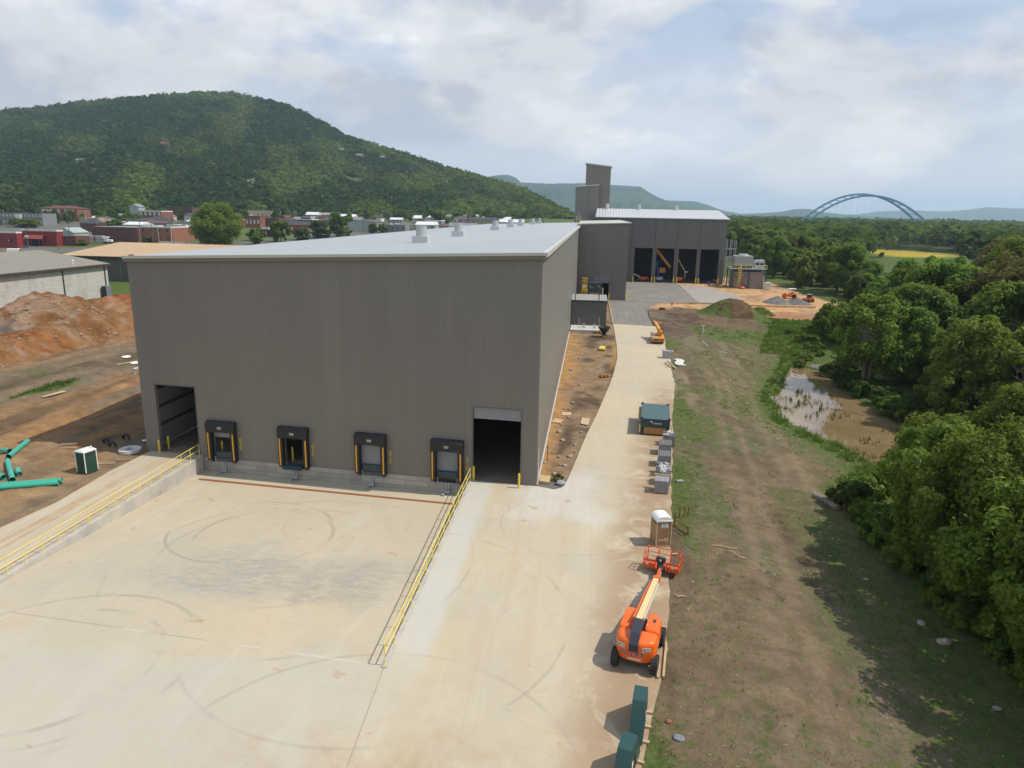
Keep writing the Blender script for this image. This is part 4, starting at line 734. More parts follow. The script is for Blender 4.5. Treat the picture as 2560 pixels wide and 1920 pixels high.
# ------------------------------------------------------------------ bollards by the doors
boll = thing('bollard', 'yellow bollard outside the left drive-in door nearest the grey building corner', 'bollard', (-42.19, 63.0, 0), 0, 'yellow bollards')
MB().lathe([(.105, 0), (.105, 1.28), (.085, 1.37), (.0, 1.41)], 14).build('post', M['yellow'], boll, smooth=50)
for (x, y, l) in [(-42.05, 64.35, 'yellow bollard just inside the left drive-in door'), (-5.66, 59.35, 'yellow bollard with a short shadow at the right drive-in door'), (-9.98, 60.6, 'thin yellow bollard at the left jamb of the right drive-in door')]:
    copy_thing(boll, (x, y, 0), 0, l)
for (x, y, l) in [(5.15, 205.9, 'yellow bollard right of the annex door'), (9.95, 205.7, 'yellow bollard at the outer corner of the annex')] + [(q, 266.7, 'yellow bollard on the %s side of the %s open hall bay' % (sd, nm)) for (a, b), nm in zip(bays, ('first', 'second', 'third', 'fourth')) for q, sd in ((a - .15, 'left'), (b + .15, 'right'))]:
    copy_thing(boll, (x, y, 0.01), 0, l, (1.5, 1.5, 1.45) if y > 260 else (1.35, 1.35, 1.4))
# ------------------------------------------------------------------ block hut by the warehouse side
hu = thing('block_hut', 'flat roofed dark grey block hut against the warehouse side wall', 'hut', (-4.1, 154.2, 0))
mb = MB(); hx0, hx1, hy0, hy1 = -4.05, 3.55, 154.3, 166.0
mb.quad((hx0, hy0, -.1), (hx1, hy0, -.1), (hx1, hy0, 5.75), (hx0, hy0, 5.75)); mb.quad((hx1, hy0, -.1), (hx1, hy1, -.1), (hx1, hy1, 5.75), (hx1, hy0, 5.75)); mb.quad((hx1, hy1, -.1), (hx0, hy1, -.1), (hx0, hy1, 5.75), (hx1, hy1, 5.75)); mb.build('wall', M['hutblock'], hu, world=True, fix=False)
MB().box(-4.12, hy0 - .1, 5.72, hx1 + .1, hy1 + .1, 5.92).build('roof', paint('hut_roof', (.30, .285, .265), .8, .06), hu, world=True); MB().box(-4.14, hy0 - .16, 5.56, hx1 + .16, hy0 - .1, 5.9).build('fascia', M['teal'], hu, world=True)
for (x, y) in ((-3.3, hy0 + .3), (1.8, hy0 + .3), (-3.2, hy1 - .5), (1.9, hy1 - .5)): MB().box(x - .1, y - .1, 5.92, x + .1, y + .1, 7.15).build('roof_post', M['tealbeam'], hu, world=True)
pd = thing('equipment_pad', 'white concrete equipment pad in front of the block hut', 'pad', (-4, 147.6, 0)); MB().box(-4.0, 147.6, -.1, 2.4, 154.2, .45, bev=.02).build('slab', M['slab'], pd, world=True)
t = thing('pipe_stub', 'thin upright steel pipe on the white equipment pad', 'pipe', (-2.2, 151, .45)); MB().tube([(0, 0, 0), (0, 0, 2.2)], .05, 8).box(-.3, -.3, 0, .3, .3, .04).build('pipe', M['steel'], t)
t = thing('pipe_stub', 'thin upright steel pipe at the right end of the white equipment pad', 'pipe', (2.0, 152, .45)); MB().tube([(0, 0, 0), (0, 0, 2.2)], .05, 8).box(-.2, -.2, 0, .2, .2, .04).build('pipe', M['steel'], t)
for x, l in ((-1.25, 'group of three short steel pipe stubs, the left group on the white pad'), (1.05, 'group of short steel pipe stubs in the middle of the white pad')):
    t = thing('pipe_stub', l, 'pipes', (x, 150.6, .45)); mb = MB()
    for k in range(3): mb.tube([(-.2 + .2 * k, .05 * k, 0), (-.2 + .2 * k, .05 * k, .95)], .06, 8)
    mb.box(-.4, -.25, 0, .4, .3, .05).build('pipe', M['steel'], t)
# ------------------------------------------------------------------ cooling platform by the far hall
pf = thing('cooling_platform', 'teal steel platform over a block shed with yellow guard rails and caged ladder', 'platform', (47.8, 254.0, 0))
X0, X1, Y0, Y1, PZ = 48.3, 59.6, 254.2, 263.5, 6.6
mb = MB(); mb.box(X0 + .8, Y0 + .5, 0, X1 - .3, Y1 - .5, 5.7); mb.build('block_shed', M['shedblock'], pf, world=True)
for x in (X0, 54.0, X1):
    for y in (Y0, Y1): MB().box(x - .16, y - .16, 0, x + .16, y + .16, PZ).build('column', M['tealbeam'], pf, world=True)
mb = MB(); mb.box(X0 - .2, Y0 - .14, PZ - .45, X1 + .2, Y0 + .14, PZ); mb.box(X0 - .2, Y1 - .14, PZ - .45, X1 + .2, Y1 + .14, PZ)
mb.bar((X0 + .2, Y0 + .15, 4.9), (53.7, Y0 + .15, .3), .16); mb.bar((53.6, Y0 + .15, 5.2), (X0 + 3, Y0 + .15, 2.5), .12); mb.build('beam', M['tealbeam'], pf, world=True)
MB().box(X0 - .3, Y0 - .3, PZ, X1 + .3, Y1 + .3, PZ + .12).build('deck', M['greysteel'], pf, world=True)
mb = MB()
for z in (PZ + .75, PZ + 1.35):
    for a, b in (((X0 - .2, Y0 - .2), (X1 + .2, Y0 - .2)), ((X1 + .2, Y0 - .2), (X1 + .2, Y1)), ((X0 - .2, Y0 - .2), (X0 - .2, Y1))): mb.tube([(*a, z), (*b, z)], .06, 6)
for k in range(9): x = X0 - .2 + k * (X1 - X0 + .4) / 8; mb.tube([(x, Y0 - .2, PZ + .1), (x, Y0 - .2, PZ + 1.35)], .05, 6)
mb.build('guard_rail', M['yellow'], pf, world=True)
mb = MB()
for x in (50.2, 51.0): mb.tube([(x, Y0 - .5, 0), (x, Y0 - .5, PZ + 1.6)], .06, 6)
for k in range(20): mb.tube([(50.2, Y0 - .5, .3 + k * .33), (51.0, Y0 - .5, .3 + k * .33)], .035, 5)
for k in range(7): z = 2.6 + k * .9; mb.tube([(50.6 + .55 * math.cos(a), Y0 - .5 - .75 * abs(math.sin(a)), z) for a in np.linspace(math.pi, 2 * math.pi, 7)], .06, 5)
for a in (-.5, 0, .5): mb.tube([(50.6 + a, Y0 - 1.2 + abs(a) * .3, 2.6), (50.6 + a, Y0 - 1.2 + abs(a) * .3, PZ + 1.4)], .05, 5)
mb.build('caged_ladder', M['yellow'], pf, world=True)
MB().box(56.9, Y0 + .44, .1, 58.1, Y0 + .49, 2.3).build('shed_door', M['brownroof'], pf, world=True)
MB().tube([(X1 - .5, Y0 + .3, .1), (X1 - .5, Y0 + .3, 4.2)], .1, 8).build('white_pipe', M['white'], pf, world=True)
t = thing('cooling_tower', 'large pale green louvred cooling tower on the platform', 'cooling tower', (52.3, 259, PZ + .12))
MB().box(-3.1, -2.6, .9, 3.1, 2.6, 4.2, bev=.06).build('casing', M['palegreen'], t); MB().lathe([(1.9, 4.2), (1.7, 4.75), (1.5, 4.78)], 20).build('fan_cowl', M['steel'], t); mb = MB()
for x in (-3, -1, 1, 3): mb.box(x - .08, -2.62, 0, x + .08, -2.5, .95)
for z in (1.8, 2.7, 3.5): mb.box(-3.12, -2.64, z, 3.12, -2.6, z + .06)
mb.build('frame', M['greysteel'], t); MB().box(-3.0, -2.2, 0, 3.0, 2.2, .9).build('basin', M['machine_dark'], t)
for x, s, l in ((57.0, 1.0, 'small zinc cooler left of the end cooler on the platform'), (58.55, 1.05, 'small zinc cooler at the right end of the platform')):
    t = thing('cooler', l, 'cooler', (x, 258.5, PZ + .12)); MB().box(-.85 * s, -1.6, .25, .85 * s, 1.6, 2.7 * s, bev=.05).build('casing', M['zinc'], t); MB().lathe([(.6, 2.7 * s), (.55, 2.95 * s), (.4, 2.96 * s)], 14).build('fan_cowl', M['steel'], t); MB().box(-.6, -1.62, 1.2, .6, -1.6, 1.9).build('grille', M['machine_dark'], t)
t = thing('scaffold_frame', 'open grey steel frame rising beside the far hall corner', 'steel frame', (48.6, 270, 0)); mb = MB()
for x in (0, 1.6, 3.2):
    for y in (0, 3): mb.box(x - .14, y - .14, 0, x + .14, y + .14, 16 - .3 * (x > 3))
for z in (4.5, 7, 9.5, 12.5):
    for y in (0, 3): mb.box(-.6, y - .16, z, 3.3, y + .16, z + .4)
mb.build('frame', M['greysteel'], t)
t = thing('transformer_box', 'white cabinet standing on the orange ground right of the platform', 'cabinet', (60.4, 253.6, 0)); MB().box(-.95, -.8, .1, .95, .8, 2.2, bev=.05).build('case', M['white'], t); MB().box(-1.0, -.85, 2.2, 1.0, .85, 2.32, bev=.03).build('lid', M['white'], t); mb = MB()
for k in range(3): mb.box(-.8, -.815, .4 + k * .6, .8, -.80, .8 + k * .6)
mb.build('vent', M['offwhite'], t)
t = thing('tarp_bundle', 'small orange tarpaulin bundle at the foot of the caged ladder', 'bundle', (51.8, 253.2, 0)); MB().lathe([(.4, 0), (1.0, .2), (.9, .55), (.3, .75)], 14).build('bundle', M['reddish'], t, smooth=60)  # orange tarpaulin bundle, not a boat
t = thing('rubble_heap', 'low heap of dark offcuts by the fourth hall bay', 'rubble', (45.6, 262.0, 0)); mb = MB(); rr = random.Random(3)
for k in range(40): a = rr.uniform(0, 6.28); q = rr.random() ** .6; mb.bar((q * 2.8 * math.cos(a), q * 1.2 * math.sin(a), .1 + .5 * (1 - q)), (q * 2.8 * math.cos(a) + rr.uniform(-1, 1), q * 1.2 * math.sin(a) + rr.uniform(-.6, .6), .05 + .6 * (1 - q)), .12)
mb.build('offcuts', M['machine_dark'], t)
t = thing('timber_stack', 'small stack of bare timber near the fourth hall bay', 'timber', (43.3, 263.2, 0)); mb = MB()
for k in range(8): mb.bar((-.8, -.3 + .16 * (k % 4), .15 + .2 * (k // 4)), (.8, -.2 + .16 * (k % 4), .4 + .25 * (k // 4)), .14)
mb.build('boards', M['timber'], t)
t = thing('barrel', 'blue barrel beside the timber stack at the hall', 'barrel', (42.0, 263.0, 0)); MB().lathe([(.4, 0), (.42, .4), (.42, .8), (.4, 1.25)], 14).build('drum', M['blue'], t, smooth=40)
# ------------------------------------------------------------------ orange boom lift on the driveway
def loft(mb, rings, mi=0):
    n = len(rings[0][0]); vs = [(p[0], p[1], z) for poly, z in rings for p in poly]; fs = []
    for i in range(len(rings) - 1):
        for k in range(n): fs.append((i * n + k, i * n + (k + 1) % n, (i + 1) * n + (k + 1) % n, (i + 1) * n + k))
    fs.append(tuple(reversed(range(n)))); fs.append(tuple(range((len(rings) - 1) * n, len(rings) * n))); return mb.add(vs, fs, mi)
def inset(poly, d, keep=None):
    cx = sum(p[0] for p in poly) / len(poly); cyy = sum(p[1] for p in poly) / len(poly); o = []
    for x, y in poly: dx, dy = x - cx, y - cyy; l = math.hypot(dx, dy) or 1; o.append((x - dx / l * d, y - dy / l * d))
    return o
def wheel(parent, x, y, r, w, rimm, lugs=18, name='wheel', z=None):
    z = r if z is None else z
    mb = MB(); prof = [(r * .56, -w / 2), (r * .86, -w / 2), (r * .97, -w * .40), (r * .97, w * .40), (r * .86, w / 2), (r * .56, w / 2)]
    mb.lathe(prof, 26)
    for k in range(lugs):
        a = 2 * math.pi * k / lugs
        for s in (-1, 1): mb.bar((r * .985 * math.cos(a), r * .985 * math.sin(a), s * w * .02), (r * .985 * math.cos(a + .16), r * .985 * math.sin(a + .16), s * w * .47), r * .09, r * .10)
    Mx = Matrix.Rotation(R(90), 4, 'Y'); mb.v = [tuple(Mx @ Vector(v) + Vector((x, y, z))) for v in mb.v]
    t = mb.build(name, M['rubber'], parent, smooth=35)
    rb = MB(); rb.lathe([(r * .56, -w * .42), (r * .50, -w * .34), (r * .18, -w * .30), (r * .18, w * .30), (r * .50, w * .34), (r * .56, w * .42)], 20); rb.v = [tuple(Mx @ Vector(v) + Vector((x, y, z))) for v in rb.v]
    rb.build('rim', rimm, t, smooth=40); return t
lf = thing('boom_lift', 'big orange boom lift with cream boom and lettered counterweight on the driveway', 'boom lift', (3.56, 35.85, 0.0), R(-13))
for x, y in ((-1.07, -1.4), (1.07, -1.4), (-1.07, 1.4), (1.07, 1.4)): wheel(lf, x, y, .5, .38, M['rim'])
mb = MB(); mb.box(-.75, -1.6, .38, .75, 1.6, .72, bev=.05); mb.box(-1.0, -1.5, .42, 1.0, -1.3, .58); mb.box(-1.0, 1.3, .42, 1.0, 1.5, .58); mb.lathe([(.55, .72), (.55, .92)], 20); mb.build('chassis', M['machine_dark'], lf, smooth=40)
def rounded(poly, r=.12, n=4):
    o = []; m = len(poly)
    for i in range(m):
        p, q, s = Vector(poly[i - 1]), Vector(poly[i]), Vector(poly[(i + 1) % m]); a = (p - q); b = (s - q); ra = min(r, a.length / 2.2, b.length / 2.2); a = q + a.normalized() * ra; b = q + b.normalized() * ra
        for k in range(n + 1): t = k / n; o.append(tuple((1 - t) ** 2 * a + 2 * t * (1 - t) * q + t * t * b))
    return o
cw = rounded([(-1.10, -.55), (-1.10, -1.25), (-.92, -1.62), (-.30, -1.88), (.42, -1.88), (1.0, -1.60), (1.10, -1.2), (1.10, -.55)], .22)
mb = MB(); loft(mb, [(inset(cw, .10), .66), (cw, .78), (cw, 1.68), (inset(cw, .05), 1.80), (inset(cw, .16), 1.87)]); body = mb.build('counterweight', M['orange'], lf, smooth=38)
for nm, poly, zt in (('left_hood', [(-1.10, -.56), (-.38, -.56), (-.42, 1.62), (-1.04, 1.62)], 1.90), ('right_hood', [(.28, -.56), (1.10, -.56), (1.08, .75), (.82, 1.25), (.30, 1.35)], 1.93)):
    mb = MB(); pl = rounded(poly, .16); loft(mb, [(inset(pl, .03), .88), (pl, 1.0), (pl, zt - .16), (inset(pl, .04), zt - .05), (inset(pl, .12), zt)]); h = mb.build('hood', M['orange'], lf, smooth=38)
    if nm[0] == 'r': q = MB(); q.box(.62, .30, zt - .02, .80, .62, zt + .02, bev=.02); q.build('exhaust_opening', M['machine_dark'], h); q = MB(); q.box(.36, .35, zt, .46, .45, zt + .02); q.box(.34, -.1, zt, .44, 0, zt + .02); q.build('hinge', M['steel'], h)
mb = MB(); mb.box(-.36, -.9, .9, .26, 1.0, 1.45); mb.box(-.34, -.2, 1.4, -.16, .55, 1.85); mb.box(-.12, -.4, 1.4, .24, .9, 1.7); mb.build('turntable', M['machine_dark'], lf)
q = MB(); q.box(-.38, .25, 1.85, -.20, .62, 1.98, bev=.02); q.box(-.36, -.25, 1.72, -.2, .1, 1.82); q.build('valve_block', M['steel'], lf)
mb = MB(); pr = [(-1.92, 1.30), (-1.92, 1.75), (-1.5, 2.22), (-.55, 2.52), (-.30, 2.30), (-.35, 1.75), (-.9, 1.30)]; mb.prism(pr, -.30, .20, 'x'); mb.build('boom_pivot_cover', paint('satin_black_cover', (.035, .035, .045), .45, .15), lf)
for x in (-.38, .28): wl_ = MB().tube([(x, -1.62, 1.68), (x, -1.70, 1.68)], .10, 12).build('work_light', M['machine_dark'], lf); MB().tube([(x, -1.70, 1.68), (x, -1.715, 1.68)], .06, 12).build('lens', M['white'], wl_)
B0, B1 = Vector((-.05, -.5, 2.28)), Vector((-.05, 6.5, 1.10)); bd = (B1 - B0).normalized()
MB().bar(B0, B1, .34, .42).build('main_boom', M['cream'], lf)
MB().bar(B1 - bd * .2, B1 + bd * .75, .25, .32).bar(B1 + bd * .1, B1 + bd * .35, .44, .48).build('fly_boom', M['orange'], lf)
MB().tube([B0 + Vector((-.34, .35, -.02)), B1 + Vector((-.30, -.1, -.02))], .085, 10).build('hydraulic_line_tube', M['orange'], lf, smooth=40)
MB().bar(B0 + Vector((.22, .5, -.08)), B1 + Vector((.22, -.3, -.02)), .05, .16).build('cable_track', M['offwhite'], lf)
J0 = B1 + bd * .7; J1 = Vector((-.08, 8.95, .72))
MB().bar(J0 + Vector((0, 0, .05)), J1, .16, .22).bar(J0, J0 + Vector((.02, .45, .34)), .14, .16).build('jib', M['orange'], lf); MB().tube([J0 + Vector((.13, 0, -.05)), J1 + Vector((.1, -.4, .0))], .04, 8).tube([J0 + Vector((-.12, .1, -.1)), J1 + Vector((-.1, -.5, -.08))], .05, 8).build('jib_cylinder', M['steel'], lf)
bk = MB(); bk.box(-.25, 8.75, .42, .10, 9.35, .85, bev=.04); bk.box(-.35, 9.25, .35, .2, 9.5, .75); bk.build('basket_rotator', M['machine_dark'], lf)
BM = Matrix.Translation((-.08, 10.0, 0)) @ Matrix.Rotation(R(-7), 4, 'Z')
def bpart(mbx, nm, m, sm=40): mbx.v = [tuple(BM @ Vector(v)) for v in mbx.v]; return mbx.build(nm, m, bask if nm != 'work_basket' else lf, smooth=sm)
mb = MB(); mb.box(-1.22, -.45, .34, 1.22, .62, .42); bask = bpart(mb, 'work_basket', M['reddish'], None)
mb = MB()
top = [(-.40, -.45, .98), (-1.22, -.45, .98), (-1.22, -.20, 1.45), (-1.14, .62, 1.45), (1.14, .62, 1.45), (1.22, -.20, 1.45), (1.22, -.45, .98), (.40, -.45, .98)]; mb.tube(top, .033, 8)
for z in (1.05,): mb.tube([(-1.22, -.40, z - .1), (-1.22, .62, z), (1.22, .62, z), (1.22, -.40, z - .1)], .028, 8)
for x in (-1.2, -.42, .42, 1.2): mb.tube([(x, .62, .4), (x, .62, 1.45)], .032, 8)
for x in (-1.22, 1.22): mb.tube([(x, -.45, .4), (x, -.45, .98)], .032, 8); mb.tube([(x, .1, .4), (x, .1, 1.45)], .025, 8)
for x in (-.40, .40): mb.tube([(x, -.45, .4), (x, -.45, 1.0)], .032, 8)
for x in (-.42, .42): mb.tube([(x, .62, 1.45), (x * 1.0, -.45, .98)], .025, 8)
bpart(mb, 'guard_rail', M['reddish'])
for a, b, s_ in ((-1.22, -.40, -1), (.40, 1.22, 1)):
    mb = MB(); mb.box(a, -.475, .36, b, -.455, .70); bpart(mb, 'toe_panel', M['reddish'], None); mb = MB(); mb.box(a, -.475, .86, b, -.455, .98); bpart(mb, 'rail_panel', M['reddish'], None)
    mb = MB(); mb.box(s_ * 1.22, -.45, .36, s_ * 1.235, .6, .62); bpart(mb, 'side_toe_panel', M['reddish'], None)
mb = MB(); mb.box(-.34, -.58, .95, .30, -.32, 1.32, bev=.05); mb.box(-.24, -.62, .42, .18, -.40, .98, bev=.03); bpart(mb, 'control_box', M['machine_dark']); mb = MB(); mb.box(-.08, -.588, 1.06, .06, -.583, 1.20); bpart(mb, 'control_label', M['white'], None)
for q in ((-1.05, .55, -.86, .78), (.70, .62, .95, .82)): mb = MB(); mb.box(q[0], -.495, q[1], q[2], -.478, q[3]); bpart(mb, 'warning_label', M['offwhite'], None)
# lettering and stickers on the counterweight
def on_face(p, q, t, off=.012, z=1.2):
    d = Vector((q[0] - p[0], q[1] - p[1], 0)); n = Vector((d.y, -d.x, 0)).normalized(); a = Vector((p[0], p[1], 0)) + d * t + n * off; return (a.x, a.y, z), math.atan2(d.y, d.x)
SA, SB, SCc = ((-.92, -1.62), (-.30, -1.88)), ((-.30, -1.88), (.42, -1.88)), ((.42, -1.88), (1.0, -1.60))
for seg, tt, s, sz, z in ((SA, .60, 'JLG', .36, 1.17), (SB, .62, 'LIFT', .40, 1.15)):
    l, a = on_face(*seg, tt, .012, z); text('white_outline', s, sz, M['white'], body, l, (R(90), 0, a), .002, bold=.012, shear=.25); l, a = on_face(*seg, tt, .018, z); text('lettering', s, sz, M['ink'], body, l, (R(90), 0, a), .003, bold=.004, shear=.25)
for seg, tt in ((SA, .26), (SCc, .34)):
    l, a = on_face(*seg, tt, .010, 1.49); o = MB().box(-.23, -.004, -.11, .23, .004, .11).build('company_sticker', M['white'], body); o.location = l; o.rotation_euler = (0, 0, a)
    l, a = on_face(*seg, tt, .016, 1.49); c, s_ = math.cos(a), math.sin(a)
    o = MB(); o.tube([(0, 0, 0), (0, -.004, 0)], .085, 20); o = o.build('round_emblem', M['ink'], body); o.location = (l[0] - .135 * c, l[1] - .135 * s_, l[2]); o.rotation_euler = (0, 0, a)
    n = Vector((s_, -c, 0)) * .006
    o = MB(); o.prism([(-.03 + .05 * math.sin(t) , .07 * math.cos(t)) for t in np.linspace(0, math.pi, 9)], -.001, .001, 'y'); o = o.build('emblem_mark', M['white'], body); o.location = (l[0] - .135 * c + n.x, l[1] - .135 * s_ + n.y, l[2]); o.rotation_euler = (0, 0, a)
    text('lettering', 'United\nRentals', .085, M['ink'], body, (l[0] + .08 * c, l[1] + .08 * s_, l[2]), (R(90), 0, a), .001, bold=.003)
l, a = on_face(*SB, .45, .010, .88); o = MB().box(-.36, -.004, -.045, .36, .004, .045).build('warning_strip', M['offwhite'], body); o.location = l; o.rotation_euler = (0, 0, a)
text('lettering', 'JLG', .22, M['white'], body, (1.115, -.75, 1.35), (R(90), 0, R(90)), .002, bold=.006)
# ------------------------------------------------------------------ portable toilets
def toilet(loc, rz, label, shell, domed):
    t = thing('portable_toilet', label, 'portable toilet', loc, rz, 'portable toilets'); w, d, h = .54, .60, 2.02
    mb = MB(); mb.box(-w, -d, .10, w, d, h, bev=.03); mb.box(-w - .04, -d - .04, 0, w + .04, d + .04, .12, bev=.02); b = mb.build('cabin', shell, t)
    mb = MB()
    if domed:
        pr = [(-w - .06, h - .02), (-w - .06, h + .14)] + [(-(w + .02) * math.cos(a), h + .14 + .24 * math.sin(a)) for a in np.linspace(.12, math.pi - .12, 11)] + [(w + .06, h + .14), (w + .06, h - .02)]; mb.prism(pr, -d - .06, d + .06, 'y'); mb.box(-w - .08, -d - .08, h - .03, w + .08, d + .08, h + .12, bev=.02)
    else:
        mb.box(-w - .07, -d - .07, h - .02, w + .07, d + .07, h + .10, bev=.02); mb.add([(-w - .05, -d - .05, h + .1), (w + .05, -d - .05, h + .1), (w + .05, d + .05, h + .1), (-w - .05, d + .05, h + .1), (0, -d + .1, h + .26), (0, d - .1, h + .26)], [(0, 1, 4), (1, 2, 5, 4), (2, 3, 5), (3, 0, 4, 5)]); mb.tube([(.36, .35, h + .1), (.36, .35, h + .42)], .06, 10)
    mb.build('roof', M['white'], t, smooth=40)
    mb = MB(); mb.box(-w + .10, -d - .018, .20, w - .10, -d - .002, h - .16, bev=.006); dd = mb.build('door', shell, t)
    rb = MB()
    for x in (-.22, 0, .22): rb.box(x - .035, -d - .032, .62, x + .035, -d - .018, 1.42, bev=.01)
    rb.build('door_rib', paint('darker_moulding', mul(tuple(shell.node_tree.nodes['Principled BSDF'].inputs['Base Color'].default_value)[:3], 1) if False else ((.20, .12, .06) if domed else (.008, .035, .025)), .5), dd)
    ps = MB(); tm = M['tan'] if domed else M['white']
    for sx in (-1, 1):
        for sy in (-1, 1): ps.box(sx * (w + .012) - .035, sy * (d + .012) - .035, .1, sx * (w + .012) + .035, sy * (d + .012) + .035, h)
    ps.build('corner_post', paint('pale_corner_trim', (.52, .40, .28), .5) if domed else M['white'], t)
    vn = MB()
    for sx in (-1, 1): vn.box(sx * (w + .004) - .006, -d + .18, h - .34, sx * (w + .004) + .006, d - .3, h - .16)
    vn.build('side_vent', M['machine_dark'], t)
    if domed:
        sg = MB().box(-.22, -d - .03, 1.56, .28, -d - .02, 1.84).build('door_sign', M['white'], t); text('lettering', 'Butler', .15, M['blue'], sg, (.03, -d - .034, 1.74), (R(90), 0, 0), .001, bold=.004); text('lettering', 'RENTALS', .065, M['ink'], sg, (.03, -d - .034, 1.62), (R(90), 0, 0), .001)
        bb = MB(); bb.bar((-.42, -d - .05, .42), (.40, -d - .05, .72), .02, .09); bb.bar((-.40, -d - .07, .62), (.42, -d - .07, .48), .02, .09); bb.build('door_brace', M['timber'], t)
    return t
toilet((6.01, 50.11, 0), R(15), 'tan portable toilet with domed white roof beside the driveway edge', M['tan'], True)
toilet((-45.55, 57.1, hz(-45.5, 57) + .03), R(-14), 'dark green portable toilet with white roof on the bare ground left of the ramp', M['greendark'], False)
# loose planks lying between the toilet and the lift basket
for (x, y, a, ln, l) in ((6.35, 48.25, 18, 1.6, 'bare board lying on the concrete in front of the tan toilet'), (5.8, 47.8, -28, 1.3, 'second bare board crossing behind the lift basket')):
    o = MB().box(-ln / 2, -.07, 0, ln / 2, .07, .045).build('board', M['timber']); o.location = (x, y, .01); o.rotation_euler = (0, 0, R(a)); tag(o, l, 'board')
# ------------------------------------------------------------------ green job boxes with plywood fronts
def job_box(loc, rz, label, w, d, h, big):
    t = thing('job_box', label, 'job box', loc, rz, 'green job boxes')
    MB().box(-w / 2 + .06, .06, .12, w / 2 - .06, d - .06, h * .56, bev=.03).build('lower_case', M['greenbox'] if False else paint('case_dark', (.018, .03, .03), .5), t)
    MB().box(-w / 2, 0, h * .50, w / 2, d, h - .04, bev=.03).build('upper_case', M['teal'], t)
    MB().box(-w / 2 - .03, -.03, h - .05, w / 2 + .03, d + .03, h, bev=.02).build('lid', M['greenbox'], t)
    MB().box(-w / 2 + .40, .03, .16, w / 2 - .36, .055, h * .47).build('plywood_panel', M['wood'], t)
    MB().box(-w / 2, -.03, h * .485, w / 2, .02, h * .52).build('edge_band', M['greenbox'], t)
    for sx in (-1, 1):
        for y in (.1, d - .1): MB().lathe([(.12, -.10), (.15, -.02), (.15, .10), (.06, .14)], 12, (sx * (w / 2 - .08), y, h)).build('lifting_lug', M['machine_dark'], t, smooth=40)
    for y in (.3, d / 2, d - .3): MB().box(-w / 2 + .05, y - .1, 0, w / 2 - .05, y + .1, .13).build('skid', M['machine_dark'], t)
    lg = [0.0] if big else [-w * .30, w * .32]
    for x in lg:
        k = 1.0 if big else .75
        MB().prism([(x - .62 * k, h * .86), (x - .30 * k, h * .74), (x - .30 * k, h * .86)], -.018, -.006, 'y').build('logo_wedge', M['white'], t); text('lettering', 'GREENLEE', .20 * k, M['white'], t, (x + .26 * k, -.012, h * .73), (R(90), 0, 0), .003, bold=.006)
    if big:
        tb = MB()
        for k in range(12): tb.bar((-w / 2 - .30, .5 + k * .50, h * .80), (-w / 2 + .2, .5 + k * .50, h * .80), .13, .16)
        tb.build('timber_bearer', M['timber'], t)
        MB().box(-w / 2 - .14, .02, .3, -w / 2 - .02, .25, h * .62).build('side_latch', M['paleyellow'], t)
    return t
job_box((7.78, 77.2, 0), R(-4.5), 'large green job box with plywood front at the right edge of the concrete road', 3.2, 6.6, 1.95, True)
job_box((1.19, 202.2, 0.01), R(-1), 'green job box standing before the half open annex door', 3.86, 2.3, 5.25, False)
# white post leaning on it, yellow mast lift beside it
t = thing('mast_lift', 'yellow personnel mast lift beside the green job box at the annex', 'mast lift', (-1.85, 202.6, 0.0)); t.scale = (1.25, 1.25, 1.48); mb = MB()
for x in (-.55, .55): mb.tube([(x, -.5, .1), (x, -.5, 2.2), (x * .8, -.3, 3.0)], .09, 6); mb.tube([(x, .5, .1), (x, .5, 2.2)], .09, 6)
for z in (.5, 1.2, 2.0): mb.tube([(-.6, -.5, z), (.6, -.5, z)], .07, 6)
mb.box(-.45, -.4, 1.9, .45, .5, 2.5, bev=.08); mb.build('base_frame', M['yellow'], t); mb = MB(); mb.box(-.12, -.05, .3, .22, .35, 4.1); mb.build('mast', M['amber'], t); mb = MB()
for z in (3.15, 3.8, 4.35): mb.tube([(-.5, -.5, z), (.5, -.5, z), (.5, .5, z), (-.5, .5, z), (-.5, -.5, z)], .06, 6)
for x in (-.5, .5): mb.tube([(x, -.5, 2.6), (x, -.5, 4.35)], .06, 6); mb.tube([(x, .5, 2.6), (x, .5, 4.35)], .06, 6)
mb.box(-.5, -.5, 2.5, .5, .5, 2.6); mb.build('cage', M['yellow'], t); MB().box(-.38, -.58, 2.65, .4, -.5, 3.1).build('control_cover', M['white'], t)
tag(MB().tube([(3.2, 201.8, .05), (3.3, 202.1, 3.9)], .10, 8).build('pipe', M['white']), 'white pipe leaning at the right end of the green job box', 'pipe')
